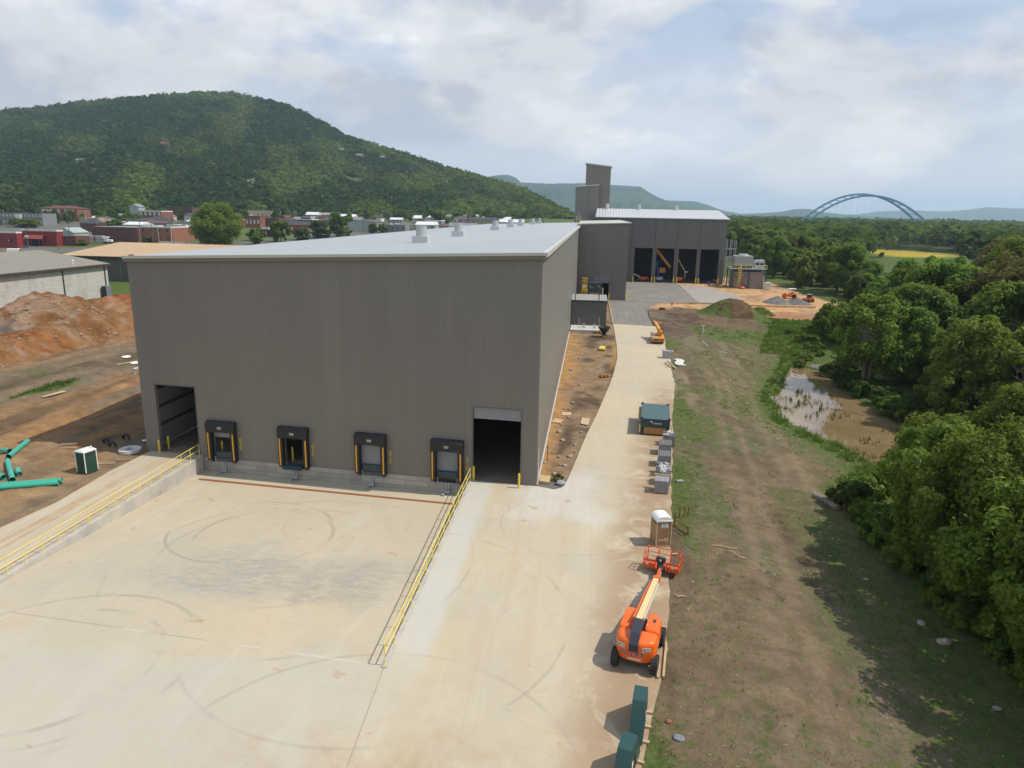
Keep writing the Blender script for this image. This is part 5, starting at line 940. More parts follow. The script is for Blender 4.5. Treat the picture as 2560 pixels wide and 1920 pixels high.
# ------------------------------------------------------------------ pallets of concrete block
def pallet(loc, rz, label, w, d, h, lattice=True, seed=1, loose=0, mat=None):
    t = thing('block_pallet', label, 'block pallet', loc, rz, 'pallets of concrete block'); rr = random.Random(seed); m = mat or M['blockpile']
    pb = MB()
    for x in (-w / 2 + .08, 0, w / 2 - .08): pb.box(x - .05, -d / 2, 0, x + .05, d / 2, .09)
    for k in range(6): y = -d / 2 + .06 + k * (d - .12) / 5; pb.box(-w / 2, y - .05, .09, w / 2, y + .05, .115)
    pb.build('pallet', M['timber'], t); mb = MB(); n = 4; hl = (h - .12) / n; nx_, ny_ = 3, max(3, int(d / .21))
    for k in range(n):
        z = .12 + k * hl; topl = (k == n - 1)
        for i in range(nx_):
            for j in range(ny_):
                if topl and loose and rr.random() < loose: continue
                jx, jy = rr.uniform(-.008, .008), rr.uniform(-.008, .008); bw, bd_ = w / nx_, d / ny_; x0 = -w / 2 + i * bw + jx + .006; y0 = -d / 2 + j * bd_ + jy + .006
                if topl and lattice:
                    x1, y1 = x0 + bw - .012, y0 + bd_ - .012; q = .035
                    mb.box(x0, y0, z, x1, y0 + q, z + hl); mb.box(x0, y1 - q, z, x1, y1, z + hl)
                    for xx in (x0, (x0 + x1) / 2 - q / 2, x1 - q): mb.box(xx, y0 + q, z, xx + q, y1 - q, z + hl)
                elif topl or i in (0, nx_ - 1) or j in (0, ny_ - 1) or (loose and k == n - 2): mb.box(x0, y0, z, x0 + bw - .012, y0 + bd_ - .012, z + hl - .008)
    mb.build('block_stack', m, t)
    if loose:
        lb = MB()
        for k in range(7):
            M4 = Matrix.Translation((rr.uniform(-w / 2 + .2, w / 2 - .2), rr.uniform(-d / 2 + .2, d / 2 - .2), h - .10 + rr.uniform(0, .08))) @ Euler((rr.uniform(-.5, .5), rr.uniform(-.5, .5), rr.uniform(0, 3))).to_matrix().to_4x4(); lb.box(-.2, -.1, 0, .2, .1, .19, M=M4)
        lb.build('loose_block', M['blockpale'], t)
    return t
pallet((7.05, 60.6, 0), R(-8), 'dark pallet of concrete block nearest the toilet, end of the row', 1.25, 1.35, 1.22, False, 2)
pallet((7.45, 62.75, 0), R(-9), 'broken pallet with loose pale blocks tumbled on top, second from the near end', 1.25, 1.6, 1.25, True, 3, .55)
pallet((7.55, 65.0, 0), R(-8), 'half used pallet of concrete block with missing top rows, third from the near end', 1.25, 1.5, .95, True, 4, .45)
pallet((7.95, 67.75, 0), R(-7), 'full pallet of hollow blocks with open cells on top, middle of the row', 1.28, 1.7, 1.2, True, 5)
pallet((8.35, 71.35, 0), R(-7), 'full pallet of hollow blocks, second from the green job box', 1.28, 1.7, 1.2, True, 6)
pallet((9.05, 74.4, 0), R(-6), 'pallet of hollow blocks with a gap on top beside the green job box', 1.28, 1.6, 1.2, True, 7, .3)
o = MB().box(-.75, -.07, 0, .75, .07, .12).build('timber_beam', M['timber']); o.location = (7.15, 61.35, 1.23); o.rotation_euler = (0, 0, R(-9)); tag(o, 'bare timber beam lying on the nearest block pallets', 'beam')
o = MB().box(-.35, -.2, 0, .35, .2, .16).build('concrete_block', M['blockpile']); o.location = (9.0, 63.4, hz(9, 63.4) + .02); o.rotation_euler = (0, 0, R(20)); tag(o, 'single grey block lying on the dirt right of the pallet row', 'block')
# ------------------------------------------------------------------ dark green steel hoppers at the bottom edge
def hopper(loc, rz, label):
    t = thing('steel_hopper', label, 'hopper', loc, rz, 'dark green steel hoppers'); mb = MB(); mb.prism([(-1.52, .12), (1.52, .12), (.55, 1.76), (-.55, 1.76)], -.32, .32, 'x'); mb.build('shell', M['greenhop'], t)
    q = MB(); q.prism([(-.85, .35), (.55, .35), (.30, 1.05), (-.55, 1.05)], .322, .335, 'x'); q.build('side_opening', M['dark'], t); MB().box(.336, -.50, .78, .35, -.25, 1.08).build('label_plate', M['white'], t)
    for y in (-1.15, -.1, .95): MB().box(-.38, y - .07, 0, .62, y + .07, .12).build('timber_skid', M['timber'], t)
    q = MB(); q.box(-.345, .1, 1.1, -.32, .35, 1.5); q.build('hinge', M['machine_dark'], t); return t
M['greenhop'] = paint('hopper_green', (0.019, 0.062, 0.058), 0.42, 0.12)
hopper((3.2, 30.05, 0), R(-9), 'dark green steel hopper closer to the orange lift, long axis along the road'); hopper((2.45, 26.75, 0), R(-16), 'dark green steel hopper at the bottom edge with an open side hatch')
# ------------------------------------------------------------------ beams, racks, crane, crates
for (x0, y0, x1, y1, l) in ((5.2, 37.0, 4.74, 33.8, 'longer bare timber beam on the road edge beside the lift wheel'), (4.62, 35.2, 4.44, 33.7, 'shorter bare timber beam against the lift rear wheel')):
    tag(MB().bar((x0, y0, .08), (x1, y1, .08), .12, .14).build('timber_beam', M['timber']), l, 'beam')
def rack(loc, rz, label, h, w):
    t = thing('steel_rack', label, 'rack', loc, rz, 'rusty steel racks'); mb = MB()
    mb.bar((0, 0, 0), (0, 0, h), .08).bar((w, 0, 0), (w, 0, h * .62), .08).bar((0, 0, h * .5), (w, 0, h * .55), .07).bar((0, 0, .06), (w, 0, .06), .07).bar((0, -.28, .03), (0, .28, .03), .07).bar((w, -.25, .03), (w, .25, .03), .07).build('frame', M['rust'], t); return t
rack((7.42, 53.4, 0), R(-62), 'rusty two post rack lying along the field edge below the toilet', 1.15, 1.8)
t = thing('steel_rack', 'rusty rack with three upright prongs beside the tan toilet', 'rack', (7.7, 55.0, hz(7.9, 55.2)), R(25), 'rusty steel racks'); mb = MB(); mb.bar((0, 0, .05), (1.25, 0, .05), .08)
for x in (.35, .8, 1.15): mb.bar((x, 0, 0), (x + .1, .12, .85), .07)
mb.bar((.2, .1, .8), (1.3, .12, .82), .05).build('frame', M['rust'], t)
t = thing('carry_crane', 'amber deck crane with folded boom parked at the far end of the concrete road', 'crane', (13.35, 139.9, 0), R(-3)); mb = MB(); mb.box(-1.2, -3.7, .45, 1.2, 3.7, 1.25, bev=.08); mb.box(-1.22, -3.85, .5, 1.22, -3.6, 1.15, bev=.04); mb.build('deck', M['cranepaint'], t); MB().box(-1.05, -3.2, 1.25, .1, 1.2, 1.29).build('deck_plate', M['greysteel'], t)
mb = MB(); mb.lathe([(.75, 1.25), (.7, 1.6)], 16, (.3, -.9, 0)); mb.box(-.1, -2.0, 1.55, .85, .2, 2.3, bev=.1); mb.build('turret', M['cranepaint'], t); mb = MB(); mb.bar((.25, -1.6, 2.4), (-.35, 3.4, 3.0), .5, .55); mb.bar((-.35, 3.3, 3.0), (-.55, 4.4, 3.15), .38, .42); mb.bar((-.8, 3.6, 3.1), (.9, 4.0, 3.0), .5, .35); mb.build('boom', M['cranepaint'], t); mb = MB(); mb.box(.3, .3, 1.3, 1.1, 1.6, 2.5, bev=.08); mb.build('operator_cab', M['machine_dark'], t)
for x in (-1.0, 1.0):
    for y in (-2.5, 2.5): wheel(t, x, y, .48, .4, M['rim'], 0)
MB().box(-.8, -3.87, .7, .2, -3.85, .98).box(.5, -3.9, .5, .7, -3.84, 1.1).build('grille', M['machine_dark'], t)
t = thing('grey_crate', 'grey slatted crate with rags on top at the road edge behind the crane', 'crate', (13.5, 122.9, 0), R(-8)); MB().box(-.7, -.6, 0, .7, .6, 1.0, bev=.02).build('case', M['greysteel'], t); mb = MB(); rr = random.Random(8)
for k in range(14): mb.bar((rr.uniform(-.9, .8), rr.uniform(-.6, 1.0), 1.05 + rr.random() * .3), (rr.uniform(-.9, 1.2), rr.uniform(-.6, 1.2), 1.05 + rr.random() * .25), .14)
mb.build('scrap', M['blockpale'], t)
t = thing('bent_sheet', 'crumpled pale plastic sheeting on the mud beyond the grey crate', 'sheeting', (15.4, 119.5, hz(15.4, 119.5))); mb = MB()
P_ = [(x * .35, y * .55) for y in range(-5, 6) for x in range(-2, 3)]; vs = [(x + .25 * math.sin(y * 1.3), y, .12 + .22 * vnoise(x * 3, y * 2, 4)) for x, y in P_]; mb.add(vs, [(j * 5 + i, j * 5 + i + 1, (j + 1) * 5 + i + 1, (j + 1) * 5 + i) for j in range(10) for i in range(4)]).build('sheet', M['offwhite'], t, smooth=60)
for k, (a, b, l) in enumerate([((13.0, 119.0), (13.4, 114.9), 'first bare board of the fan of boards at the road edge'), ((13.5, 120.2), (14.1, 113.5), 'longest bare board of the fan at the road edge'), ((12.6, 117.3), (13.6, 116.6), 'short bare board lying across the fan at the road edge'), ((12.7, 115.4), (13.9, 115.0), 'short bare board nearest the camera in the fan')]): tag(MB().bar((*a, .09), (*b, .12), .16, .1).build('board', M['timber']), l, 'board', 'boards at the road edge')
# ------------------------------------------------------------------ things on the bare strip by the warehouse
def lie(name, poly, m, label, cat, th=.05, z=None):
    cx = sum(p[0] for p in poly) / len(poly); cyy = sum(p[1] for p in poly) / len(poly); z = (hz(cx, cyy) + .06) if z is None else z
    return tag(MB().prism(poly, z, z + th).build(name, m), label, cat)
lie('plywood_sheet', [(-4.0, 61.0), (-3.02, 60.8), (-3.0, 62.4), (-3.95, 62.55)], M['timber'], 'pale timber cover box lid at the warehouse corner', 'board', .22)
lie('plywood_sheet', [(-2.96, 83.9), (-1.81, 83.95), (-1.8, 85.4), (-2.95, 85.4)], M['ply'], 'pinkish plywood sheet half way along the bare strip', 'board')
lie('plywood_sheet', [(-.55, 80.56), (.35, 80.09), (.55, 82.9), (-.41, 83.12)], M['ply'], 'square plywood sheet lying against the road edge', 'board')
lie('cardboard', [(-4.0, 80.8), (-2.9, 80.6), (-2.6, 82.0), (-3.6, 82.6)], M['timber'], 'thin cardboard flat by the warehouse wall', 'cardboard', .02)
tag(MB().tube([(-3.6, 67.3, -.1), (-3.6, 67.3, 1.35)], .035, 8).tube([(-3.6, 67.3, 1.3), (-3.6, 67.3, 1.46)], .06, 8).build('marker_post', M['machine_dark']), 'thin dark upright pipe on the bare strip by the warehouse', 'post')
t = thing('concrete_bucket', 'dark cone shaped concrete bucket in front of the white pad', 'bucket', (3.0, 142.6, -.05)); MB().lathe([(.32, .35), (.45, .9), (1.15, 1.75), (1.22, 1.8), (1.22, 2.1), (1.15, 2.1), (1.0, 1.7), (.3, .95)], 20).build('bucket', M['machine_dark'], t, smooth=35); mb = MB()
for a in range(4): mb.bar((.35 * math.cos(a * 1.57), .35 * math.sin(a * 1.57), .5), (.75 * math.cos(a * 1.57), .75 * math.sin(a * 1.57), 0), .1)
mb.build('leg', M['rust'], t)
t = thing('pallet_load', 'white wrapped load on a small timber pallet behind the dark bucket', 'wrapped load', (2.9, 147.2, -.02)); MB().box(-.7, -.5, .15, .7, .5, 1.0, bev=.12).build('wrap', M['white'], t, smooth=60); MB().box(-1.7, -.5, 0, -.8, .5, .5, bev=.05).build('crate', M['wood'], t)
t = thing('tool_case', 'bright yellow tool case lying open on the bare strip', 'case', (2.5, 128.8, hz(2.5, 128.8) + .05), R(-4)); MB().box(-.58, -1.1, 0, .58, .2, .35, bev=.06).build('case', M['yellow'], t); MB().box(-.5, .0, .1, .5, 1.1, .42, bev=.06).build('lid', M['paleyellow'], t)
t = thing('scrap_heap', 'heap of splintered orange timber scrap on the strip by the road', 'scrap', (2.7, 106.2, 0)); mb = MB(); rr = random.Random(12)
for k in range(22): mb.bar((rr.uniform(-1, .6), rr.uniform(-.6, .6), .05 + .25 * rr.random()), (rr.uniform(-.8, 1.0), rr.uniform(-.8, .8), .05 + .3 * rr.random()), rr.uniform(.08, .2))
mb.build('boards', M['wood'], t); MB().bar((-.2, .5, .3), (1.3, -.1, .15), .12).build('long_board', M['timber'], t)
def stone(name, loc, r, m, label, cat, seed, group=None, sq=.65):
    bm = bmesh.new(); bmesh.ops.create_icosphere(bm, subdivisions=2, radius=r)
    for v in bm.verts: k = 1 + .45 * (vnoise(v.co.x / r * 1.5 + seed, v.co.y / r * 1.5 + v.co.z / r, seed) - .5); v.co = Vector((v.co.x * k * 1.2, v.co.y * k, v.co.z * k * sq))
    me = bpy.data.meshes.new(name); bm.to_mesh(me); bm.free(); me.materials.append(m); o = bpy.data.objects.new(name, me); C.objects.link(o); o.location = loc; o.rotation_euler = (0, 0, seed); return tag(o, label, cat, group)
stone('rock', (-1.95, 61.0, .1), .38, M['grey_slab'], 'grey lump of rock at the rounded kerb corner', 'rock', 3)
for k, (x, y) in enumerate([(-2.36, 73.9), (-3.2, 69.7), (-1.4, 68.7), (-2.5, 68.5), (-2.3, 66.1), (-1.8, 66.0), (-2.7, 63.7), (-1.9, 62.2), (-2.7, 87), (-2.1, 87), (-2.0, 83), (-2.7, 80), (-3.9, 66.8), (-1.0, 72.5), (-.9, 70.2), (-2.9, 76.8), (-.4, 77.2), (-1.8, 90), (1.8, 112), (3.2, 116), (-1.0, 100), (0.4, 95), (3.6, 124), (-2.6, 110), (-1.5, 120)]):
    stone('rubble_stone', (x, y, hz(x, y) + .08), random.Random(k).uniform(.12, .30), M['rock'], 'pale broken stone on the bare strip beside the warehouse', 'stone', k + 5, 'pale stones on the bare strip')
# ------------------------------------------------------------------ left side: pipes, manhole ring, debris
for k, (a, b, l) in enumerate([((-49.9, 51.55), (-45.7, 53.6), 'long aqua pipe lying nearest the ramp, front of the pair'), ((-49.9, 52.1), (-45.75, 54.1), 'long aqua pipe behind the front pipe nearest the ramp'), ((-57.6, 60.4), (-54.84, 58.9), 'aqua pipe at the far left pointing to the pipe junction'), ((-56.1, 62.56), (-53.6, 57.3), 'aqua pipe slanting up to the far side of the pile'), ((-53.2, 56.7), (-49.8, 53.3), 'aqua pipe slanting down in the middle of the pipes'), ((-51.0, 55.27), (-50.1, 54.4), 'short aqua pipe offcut right of the middle pipe'), ((-52.6, 54.3), (-50.85, 53.55), 'aqua pipe stub at the left edge below the offcut')]):
    za, zb = hz(*a) + .26, hz(*b) + .26; o = MB(); o.tube([(*a, za), (*b, zb)], .235, 18, cap=False); o.tube([(*b, zb), (*a, za)], .205, 18, cap=False)
    tag(o.build('plastic_pipe', M['aqua'], smooth=60, fix=False), l, 'pipe', 'aqua drain pipes')
t = thing('manhole_slab', 'round concrete manhole slab with square opening behind the green toilet', 'manhole slab', (-45.35, 62.95, hz(-45.4, 63) + .05)); mb = MB(); n = 32; ro = 1.05
ring = [(ro * math.cos(2 * math.pi * k / n), ro * math.sin(2 * math.pi * k / n)) for k in range(n)]; sq = []
for x, y in ring: k_ = .36 / max(abs(x / ro), abs(y / ro)); sq.append((x / ro * k_, y / ro * k_))
vs = [(*p, 0) for p in ring] + [(*p, .28) for p in ring] + [(*p, .28) for p in sq] + [(*p, 0) for p in sq]; fs = []
for k in range(n): j = (k + 1) % n; fs += [(k, j, n + j, n + k), (n + k, n + j, 2 * n + j, 2 * n + k), (2 * n + k, 2 * n + j, 3 * n + j, 3 * n + k)]
mb.add(vs, fs).build('ring', M['slab'], t); MB().box(-.35, -.35, .02, .35, .35, .05).build('cover', M['grey_slab'], t)
for k, (x, y, l) in enumerate([(-48.9, 64.2, 'black corrugated pipe bend left of the shaded bank'), (-47.6, 63.3, 'black corrugated pipe bend nearest the manhole slab'), (-47.9, 65.9, 'black corrugated pipe bend on the shaded bank'), (-46.2, 67.3, 'black corrugated pipe bend close to the building corner')]):
    z = hz(x, y); o = MB(); o.tube([(x + .5 * math.cos(a), y + .15 * a, z + .1 + .5 * max(0, math.sin(a))) for a in np.linspace(.2, 3.0 + .3 * k, 8)], .14, 8); tag(o.build('drain_hose', M['black'], smooth=60), l, 'hose')
tag(MB().prism([(-68.3, 79.2), (-67.9, 79.2), (-67.3, 82.4), (-68.0, 82.5)], hz(-68, 81) + .15, hz(-68, 81) + .22).build('board', M['ply']), 'loose plywood board by the bright green grass patch', 'board')
t = thing('plastic_chair', 'white bent plastic frame at the corner of the warehouse', 'plastic frame', (-63.4, 91.6, hz(-63.4, 91.6)), R(30)); MB().tube([(-.6, 0, 0), (-.5, .1, 1.0), (.6, .1, 1.15), (.8, 0, .6)], .12, 8).tube([(-.35, .4, 0), (-.5, .1, 1.0)], .10, 8).build('frame', M['white'], t, smooth=60)
for k, (x, y, s, l) in enumerate([(-73.2, 103.2, .7, 'pale plastic sheet scrap high on the left ground'), (-68.6, 98.5, .6, 'white scrap lying beyond the white plastic frame'), (-47.2, 69.0, .35, 'white wrapper on the shaded ground near the building'), (-45.9, 66.2, .25, 'small white scrap beside the building corner')]): stone('plastic_scrap', (x, y, hz(x, y) + .1), s, M['white'], l, 'scrap', k + 40, None, .3)
tag(MB().bar((-70.0, 96.4, hz(-70, 96.4) + .2), (-68.4, 99.6, hz(-68.4, 99.6) + .2), .3, .12).build('board', M['timber']), 'long pale board among the furrows near the warehouse', 'board')
for k, (x, y) in enumerate([(-50.9, 61.4), (-51.4, 62.2), (-45.2, 59.0), (-44.4, 60.4)]): tag(MB().bar((x - .7, y, hz(x, y) + .1), (x + .7, y + .4, hz(x, y) + .12), .1, .06).build('board', M['timber']), ['thin lath left of the shaded bank, nearer the pipes', 'thin lath left of the shaded bank, behind the other lath', 'thin lath right behind the green toilet', 'thin lath by the ramp edge near the manhole slab'][k], 'board')
# ------------------------------------------------------------------ heaps
def heap(name, x0, x1, y0, y1, st, f, colf, label, cat, grassf=None):
    xs, ys = np.arange(x0, x1 + st, st), np.arange(y0, y1 + st, st); X, Y = np.meshgrid(xs, ys); H = f(X, Y); gb = height(X, Y); Z = gb - .25 + H; ny_, nx_ = X.shape; idx = np.arange(nx_ * ny_).reshape(ny_, nx_)
    F = np.stack([idx[:-1, :-1], idx[:-1, 1:], idx[1:, 1:], idx[1:, :-1]], -1).reshape(-1, 4); keep = (H.ravel()[F] > .04).any(1); F = F[keep]; used = np.unique(F); rm = -np.ones(nx_ * ny_, int); rm[used] = np.arange(len(used))
    col = colf(X, Y, H).reshape(-1, 3)[used]; g = (grassf(X, Y, H) if grassf else np.zeros(X.shape)).ravel()[used]; V = np.stack([X, Y, Z], -1).reshape(-1, 3)[used]; b = V.mean(0); b[2] = V[:, 2].min()
    o = fast_mesh(name, V - b, rm[F], M['ground'], attrs={'col': ('FLOAT_COLOR', np.c_[col, np.ones(len(col))]), 'grass': ('FLOAT', g)}, smooth=True); o.location = b; return tag(o, label, cat)
def red_f(X, Y):
    w = 3 * (fbm(X * .08, Y * .08, 71) - .5); a = 8.0 * np.exp(-(((X + w + 99) / 9.5) ** 2 + ((Y - 119) / 13) ** 2) ** 1.1); b = 6.4 * np.exp(-(((X + 104) / 9) ** 2 + ((Y + w - 99) / 12) ** 2)); c = 5.6 * np.exp(-(((X + 97) / 10) ** 2 + ((Y - 140) / 14) ** 2) ** 1.2); d = 3.6 * np.exp(-(((X + 92) / 6.0) ** 2 + ((Y - 106) / 15) ** 2) ** 2); e = 3.2 * np.exp(-(((X + 93) / 7) ** 2 + ((Y - 128) / 10) ** 2) ** 2)
    h = np.maximum.reduce([a, b, c, d, e]) ; h = h + sst(.3, 2, h) * ((fbm(X * .35, Y * .35, 72, 5) - .5) * 2.6 + (fbm(X * 1.0, Y * 1.0, 73, 3) - .5) * 1.0); return np.maximum(h - .25, 0)
def red_c(X, Y, H):
    c = np.empty(X.shape + (3,)); c[:] = (.215, .072, .022); N = lambda s, f: fbm(X * f, Y * f, s, 4)
    def put(m, q):
        m = np.clip(m, 0, 1)[..., None]; c[:] = c * (1 - m) + np.array(q) * m
    put(sst(.45, .6, N(74, .14)), (.18, .085, .033)); put(sst(.5, .62, N(75, .25)) * .8, (.26, .135, .058))
    pk = np.exp(-(((X + 98 - .25 * (Y - 116)) / 6.5) ** 2 + ((Y - 113) / 6.5) ** 2) ** 2); put(pk * sst(.30, .62, N(76, .45)) * .9, (.31, .215, .145)); pk = np.exp(-(((X + 106) / 6) ** 2 + ((Y - 101) / 9) ** 2) ** 2); put(pk * sst(.32, .62, N(77, .45)) * .9, (.28, .19, .12))
    put(np.exp(-(((X + 101 + .4 * (Y - 108)) / 5.5) ** 2 + ((Y - 107) / 2.2) ** 2) ** 2) * .95, (.13, .12, .11)); put(sst(.58, .72, N(78, .7)) * .5, (.33, .27, .21)); put(np.exp(-((Y - 134 + .5 * (X + 95)) / 2.0) ** 2) * .55, (.33, .20, .11)); put(np.exp(-(((X + 97) / 6) ** 2 + ((Y - 150) / 6) ** 2)) * .8, (.30, .09, .025)); return c
heap('clay_heap', -126, -80, 82, 170, .55, red_f, red_c, 'huge heap of red clay with pale and grey rubble down its sides', 'clay heap')
def mound_f(X, Y): h = 4.3 * np.exp(-(((X - 37.0) / 4.9) ** 2 + ((Y - 186) / 4.8) ** 2) ** 1.15) + 1.6 * np.exp(-(((X - 31.5) / 3.4) ** 2 + ((Y - 187) / 4) ** 2)); return np.maximum(h + sst(.2, 1, h) * (fbm(X * .9, Y * .9, 81) - .5) * .8 - .1, 0)
def mound_c(X, Y, H): c = np.empty(X.shape + (3,)); c[:] = (.13, .083, .047); m = sst(.5, .65, fbm(X * .5, Y * .5, 82))[..., None]; return c * (1 - m) + np.array((.085, .055, .034)) * m
heap('soil_mound', 24, 46, 176, 198, .4, mound_f, mound_c, 'rounded heap of dark brown soil with grassy flanks before the yard', 'soil heap', lambda X, Y, H: np.clip(.25 + .8 * sst(36.5, 32.0, X + 3 * (fbm(X * .4, Y * .4, 85) - .5)) * (fbm(X * .5, Y * .5, 86) > .40) + .7 * sst(39.5, 42, X), 0, .95))
def gcol(X, Y, H): c = np.empty(X.shape + (3,)); c[:] = (.185, .175, .165); return c
heap('gravel_heap', 47, 60, 204, 222, .4, lambda X, Y: np.maximum(2.4 * (1 - np.hypot((X - 54.0) / 4.6, (Y - 213.5) / 6)) + .25 * (fbm(X, Y, 83) - .5), 0), gcol, 'grey gravel heap, the nearer and taller of the two', 'gravel heap')
heap('gravel_heap', 54, 66, 205, 222, .4, lambda X, Y: np.maximum(2.0 * (1 - np.hypot((X - 59.6) / 4.4, (Y - 213.5) / 5.5)) + .25 * (fbm(X, Y, 84) - .5), 0), lambda X, Y, H: gcol(X, Y, H) * .9, 'grey gravel heap in front of the skid steer, right of the taller heap', 'gravel heap')
# ------------------------------------------------------------------ machines on the far yard
t = thing('road_roller', 'orange road roller with a white canopy behind the gravel heaps', 'road roller', (60.7, 226.0, 0), R(75)); mb = MB(); mb.tube([(-.95, 1.5, .75), (.95, 1.5, .75)], .75, 20); mb.build('drum', M['reddish'], t, smooth=50); mb = MB(); mb.box(-.9, -1.9, .5, .9, .5, 1.5, bev=.2); mb.bar((-.9, .3, .8), (-.95, 1.6, .8), .2, .3).bar((.9, .3, .8), (.95, 1.6, .8), .2, .3); mb.build('body', M['orange'], t); mb = MB()
for x in (-.8, .8):
    for y in (-1.3, .3): mb.tube([(x, y, 1.4), (x, y, 2.9)], .06, 6)
mb.build('canopy_post', M['machine_dark'], t); MB().box(-1.0, -1.6, 2.9, 1.0, .6, 3.05, bev=.05).build('canopy', M['white'], t); mb = MB(); mb.box(-.3, -.9, 1.5, .3, -.3, 2.0, bev=.05); mb.build('seat', M['machine_dark'], t)
for x in (-.8, .8): wheel(t, x, -1.3, .7, .5, M['rim'], 0)
t = thing('skid_steer', 'orange skid steer loader parked at the wood edge', 'skid steer', (64.0, 217.2, 0), R(100)); mb = MB(); mb.box(-.6, -1.3, .35, .6, 1.0, 1.25, bev=.1); mb.build('body', M['cranepaint'], t); mb = MB(); mb.box(-.5, -.5, 1.2, .5, .7, 2.25, bev=.06); mb.build('cab', M['machine_dark'], t); MB().box(-.56, -.6, 2.25, .56, .8, 2.34, bev=.02).build('cab_roof', M['greysteel'], t); mb = MB()
for x in (-.68, .68): mb.bar((x, -1.2, 1.5), (x, 1.6, 1.0), .14, .2)
mb.build('lift_arm', M['orange'], t); MB().prism([(1.5, .1), (2.2, .1), (2.2, .25), (1.7, .9), (1.5, .9)], -.85, .85, 'x').build('bucket', M['machine_dark'], t)
for x in (-.72, .72):
    for y in (-.75, .55): wheel(t, x, y, .42, .3, M['rim'], 0)
# ------------------------------------------------------------------ small things in the field
t = thing('worn_tyre', 'black tyre lying on the mud inside the paved bend', 'tyre', (18.9, 189.8, hz(18.9, 189.8)), 0); mb = MB(); mb.tube([(.62 * math.cos(a), .62 * math.sin(a), .25) for a in np.linspace(0, 2 * math.pi, 17)], .24, 8).build('tyre', M['rubber'], t, smooth=60)
tag(MB().tube([(23.98, 152.4, hz(24, 152.4) - .1), (23.98, 152.4, hz(24, 152.4) + 2.0)], .07, 6).tube([(23.5, 152.4, hz(24, 152.4) + 1.9), (24.4, 152.4, hz(24, 152.4) + 1.95)], .05, 6).build('marker_stake', M['white']), 'white T shaped marker stake in the grass left of the soil heap', 'stake')
t = thing('traffic_cone', 'small dark red cone at the kerb of the paved bend', 'cone', (22.4, 199.2, 0.0)); MB().lathe([(.30, 0), (.30, .06), (.2, .08), (.06, 1.0), (.0, 1.02)], 12).build('cone', M['rust'], t)
for k, (a, b, l) in enumerate([((23.9, 133.8), (25.6, 132.8), 'white pipe end sticking out of the bank, nearer the crane'), ((22.1, 111.8), (22.7, 109.4), 'pale stick lying halfway down the field'), ((22.6, 142.6), (22.8, 137.7), 'white strip of plastic along the muddy edge'), ((20.2, 104.2), (21.0, 103.2), 'pale splinter below the pale stick'), ((9.9, 50.3), (11.7, 50.45), 'torn pale cloth strip in the field right of the toilet'), ((11.0, 49.7), (12.0, 48.9), 'looped pale cloth strip below the torn strip'), ((6.2, 42.5), (6.9, 42.4), 'white rag on the grass right of the lift boom')]):
    za, zb = hz(*a) + .1, hz(*b) + .1; mb = MB(); pts = [(a[0] + (b[0] - a[0]) * t + .12 * math.sin(9 * t + k), a[1] + (b[1] - a[1]) * t + .12 * math.cos(7 * t + k), za + (zb - za) * t + .05 * math.sin(12 * t)) for t in np.linspace(0, 1, 9)]; tag(mb.tube(pts, .06 if k < 4 else .035, 6).build('field_scrap', M['offwhite'] if k in (0, 2) else M['ply'], smooth=60), l, 'scrap')
stone('rag', (5.05, 29.4, hz(5, 29.4) + .05), .26, M['cloth'], 'grey crumpled rag on the grass right of the hoppers', 'rag', 9, None, .45); stone('brick_lump', (4.7, 30.5, hz(4.7, 30.5) + .05), .13, M['brickor'], 'reddish brick lump on the grass edge by the hoppers', 'brick', 4)
for k, (x, y, r, l) in enumerate([(22.3, 41.0, .34, 'largest pale boulder at the shaded wood edge'), (21.9, 43.1, .26, 'pale stone above the largest boulder'), (20.3, 48.2, .16, 'small pale stone in the shade of the wood'), (22.3, 35.1, .18, 'pale stone at the bottom of the wood edge')]): stone('boulder', (x, y, hz(x, y) + .1), r, M['rock'], l, 'boulder', k + 60)
stone('boulder', (40.8, 129.3, -2.0), 1.7, paint('grey_brown_rock', (.17,.15,.13), .9, .25, 2), 'wide flat grey rock at the far end of the pond', 'boulder', 71, None, .35); stone('boulder', (35.5, 122.3, -2.05), .55, M['rock'], 'low stone in the pond near its far bank', 'boulder', 72, None, .45)
t = thing('fallen_log', 'cut fallen log with a pale end on the bank below the pond', 'log', (22.2, 63.2, hz(22.2, 63.2) + .15)); MB().tube([(-.75, 1.2, .1), (0, 0, .12), (.55, -1.3, .05)], [.30, .34, .36], 10).build('trunk', M['palebark'], t, smooth=50); MB().tube([(.55, -1.3, .05), (.565, -1.335, .05)], .33, 10).build('sawn_end', M['timber'], t)
rs = np.random.default_rng(5); sx, sy = rs.uniform(5, 34, 5200), rs.uniform(25, 190, 5200); ok = (sx > road_x(sy) + 1.2) & (sx < shore_x(sy) - .5); ok &= (rs.random(5200) < .25 + .75 * (fbm(sx * .2, sy * .1, 55) > .5)); sx, sy = sx[ok], sy[ok]; szv = height(sx, sy) + .02; sr = rs.uniform(.015, .05, len(sx)) * (1 + .008 * sy) * np.where(rs.random(len(sx)) < .04, 1.8, 1)
ang = rs.uniform(0, 6.28, len(sx)); oct_v = np.array([(1, 0, 0), (0, 1, 0), (-1, 0, 0), (0, -.8, 0), (.1, 0, .7), (0, 0, -.5)]); Fo = np.array([(0, 1, 4), (1, 2, 4), (2, 3, 4), (3, 0, 4)]); V = np.empty((len(sx), 6, 3)); ca, sa = np.cos(ang)[:, None], np.sin(ang)[:, None]
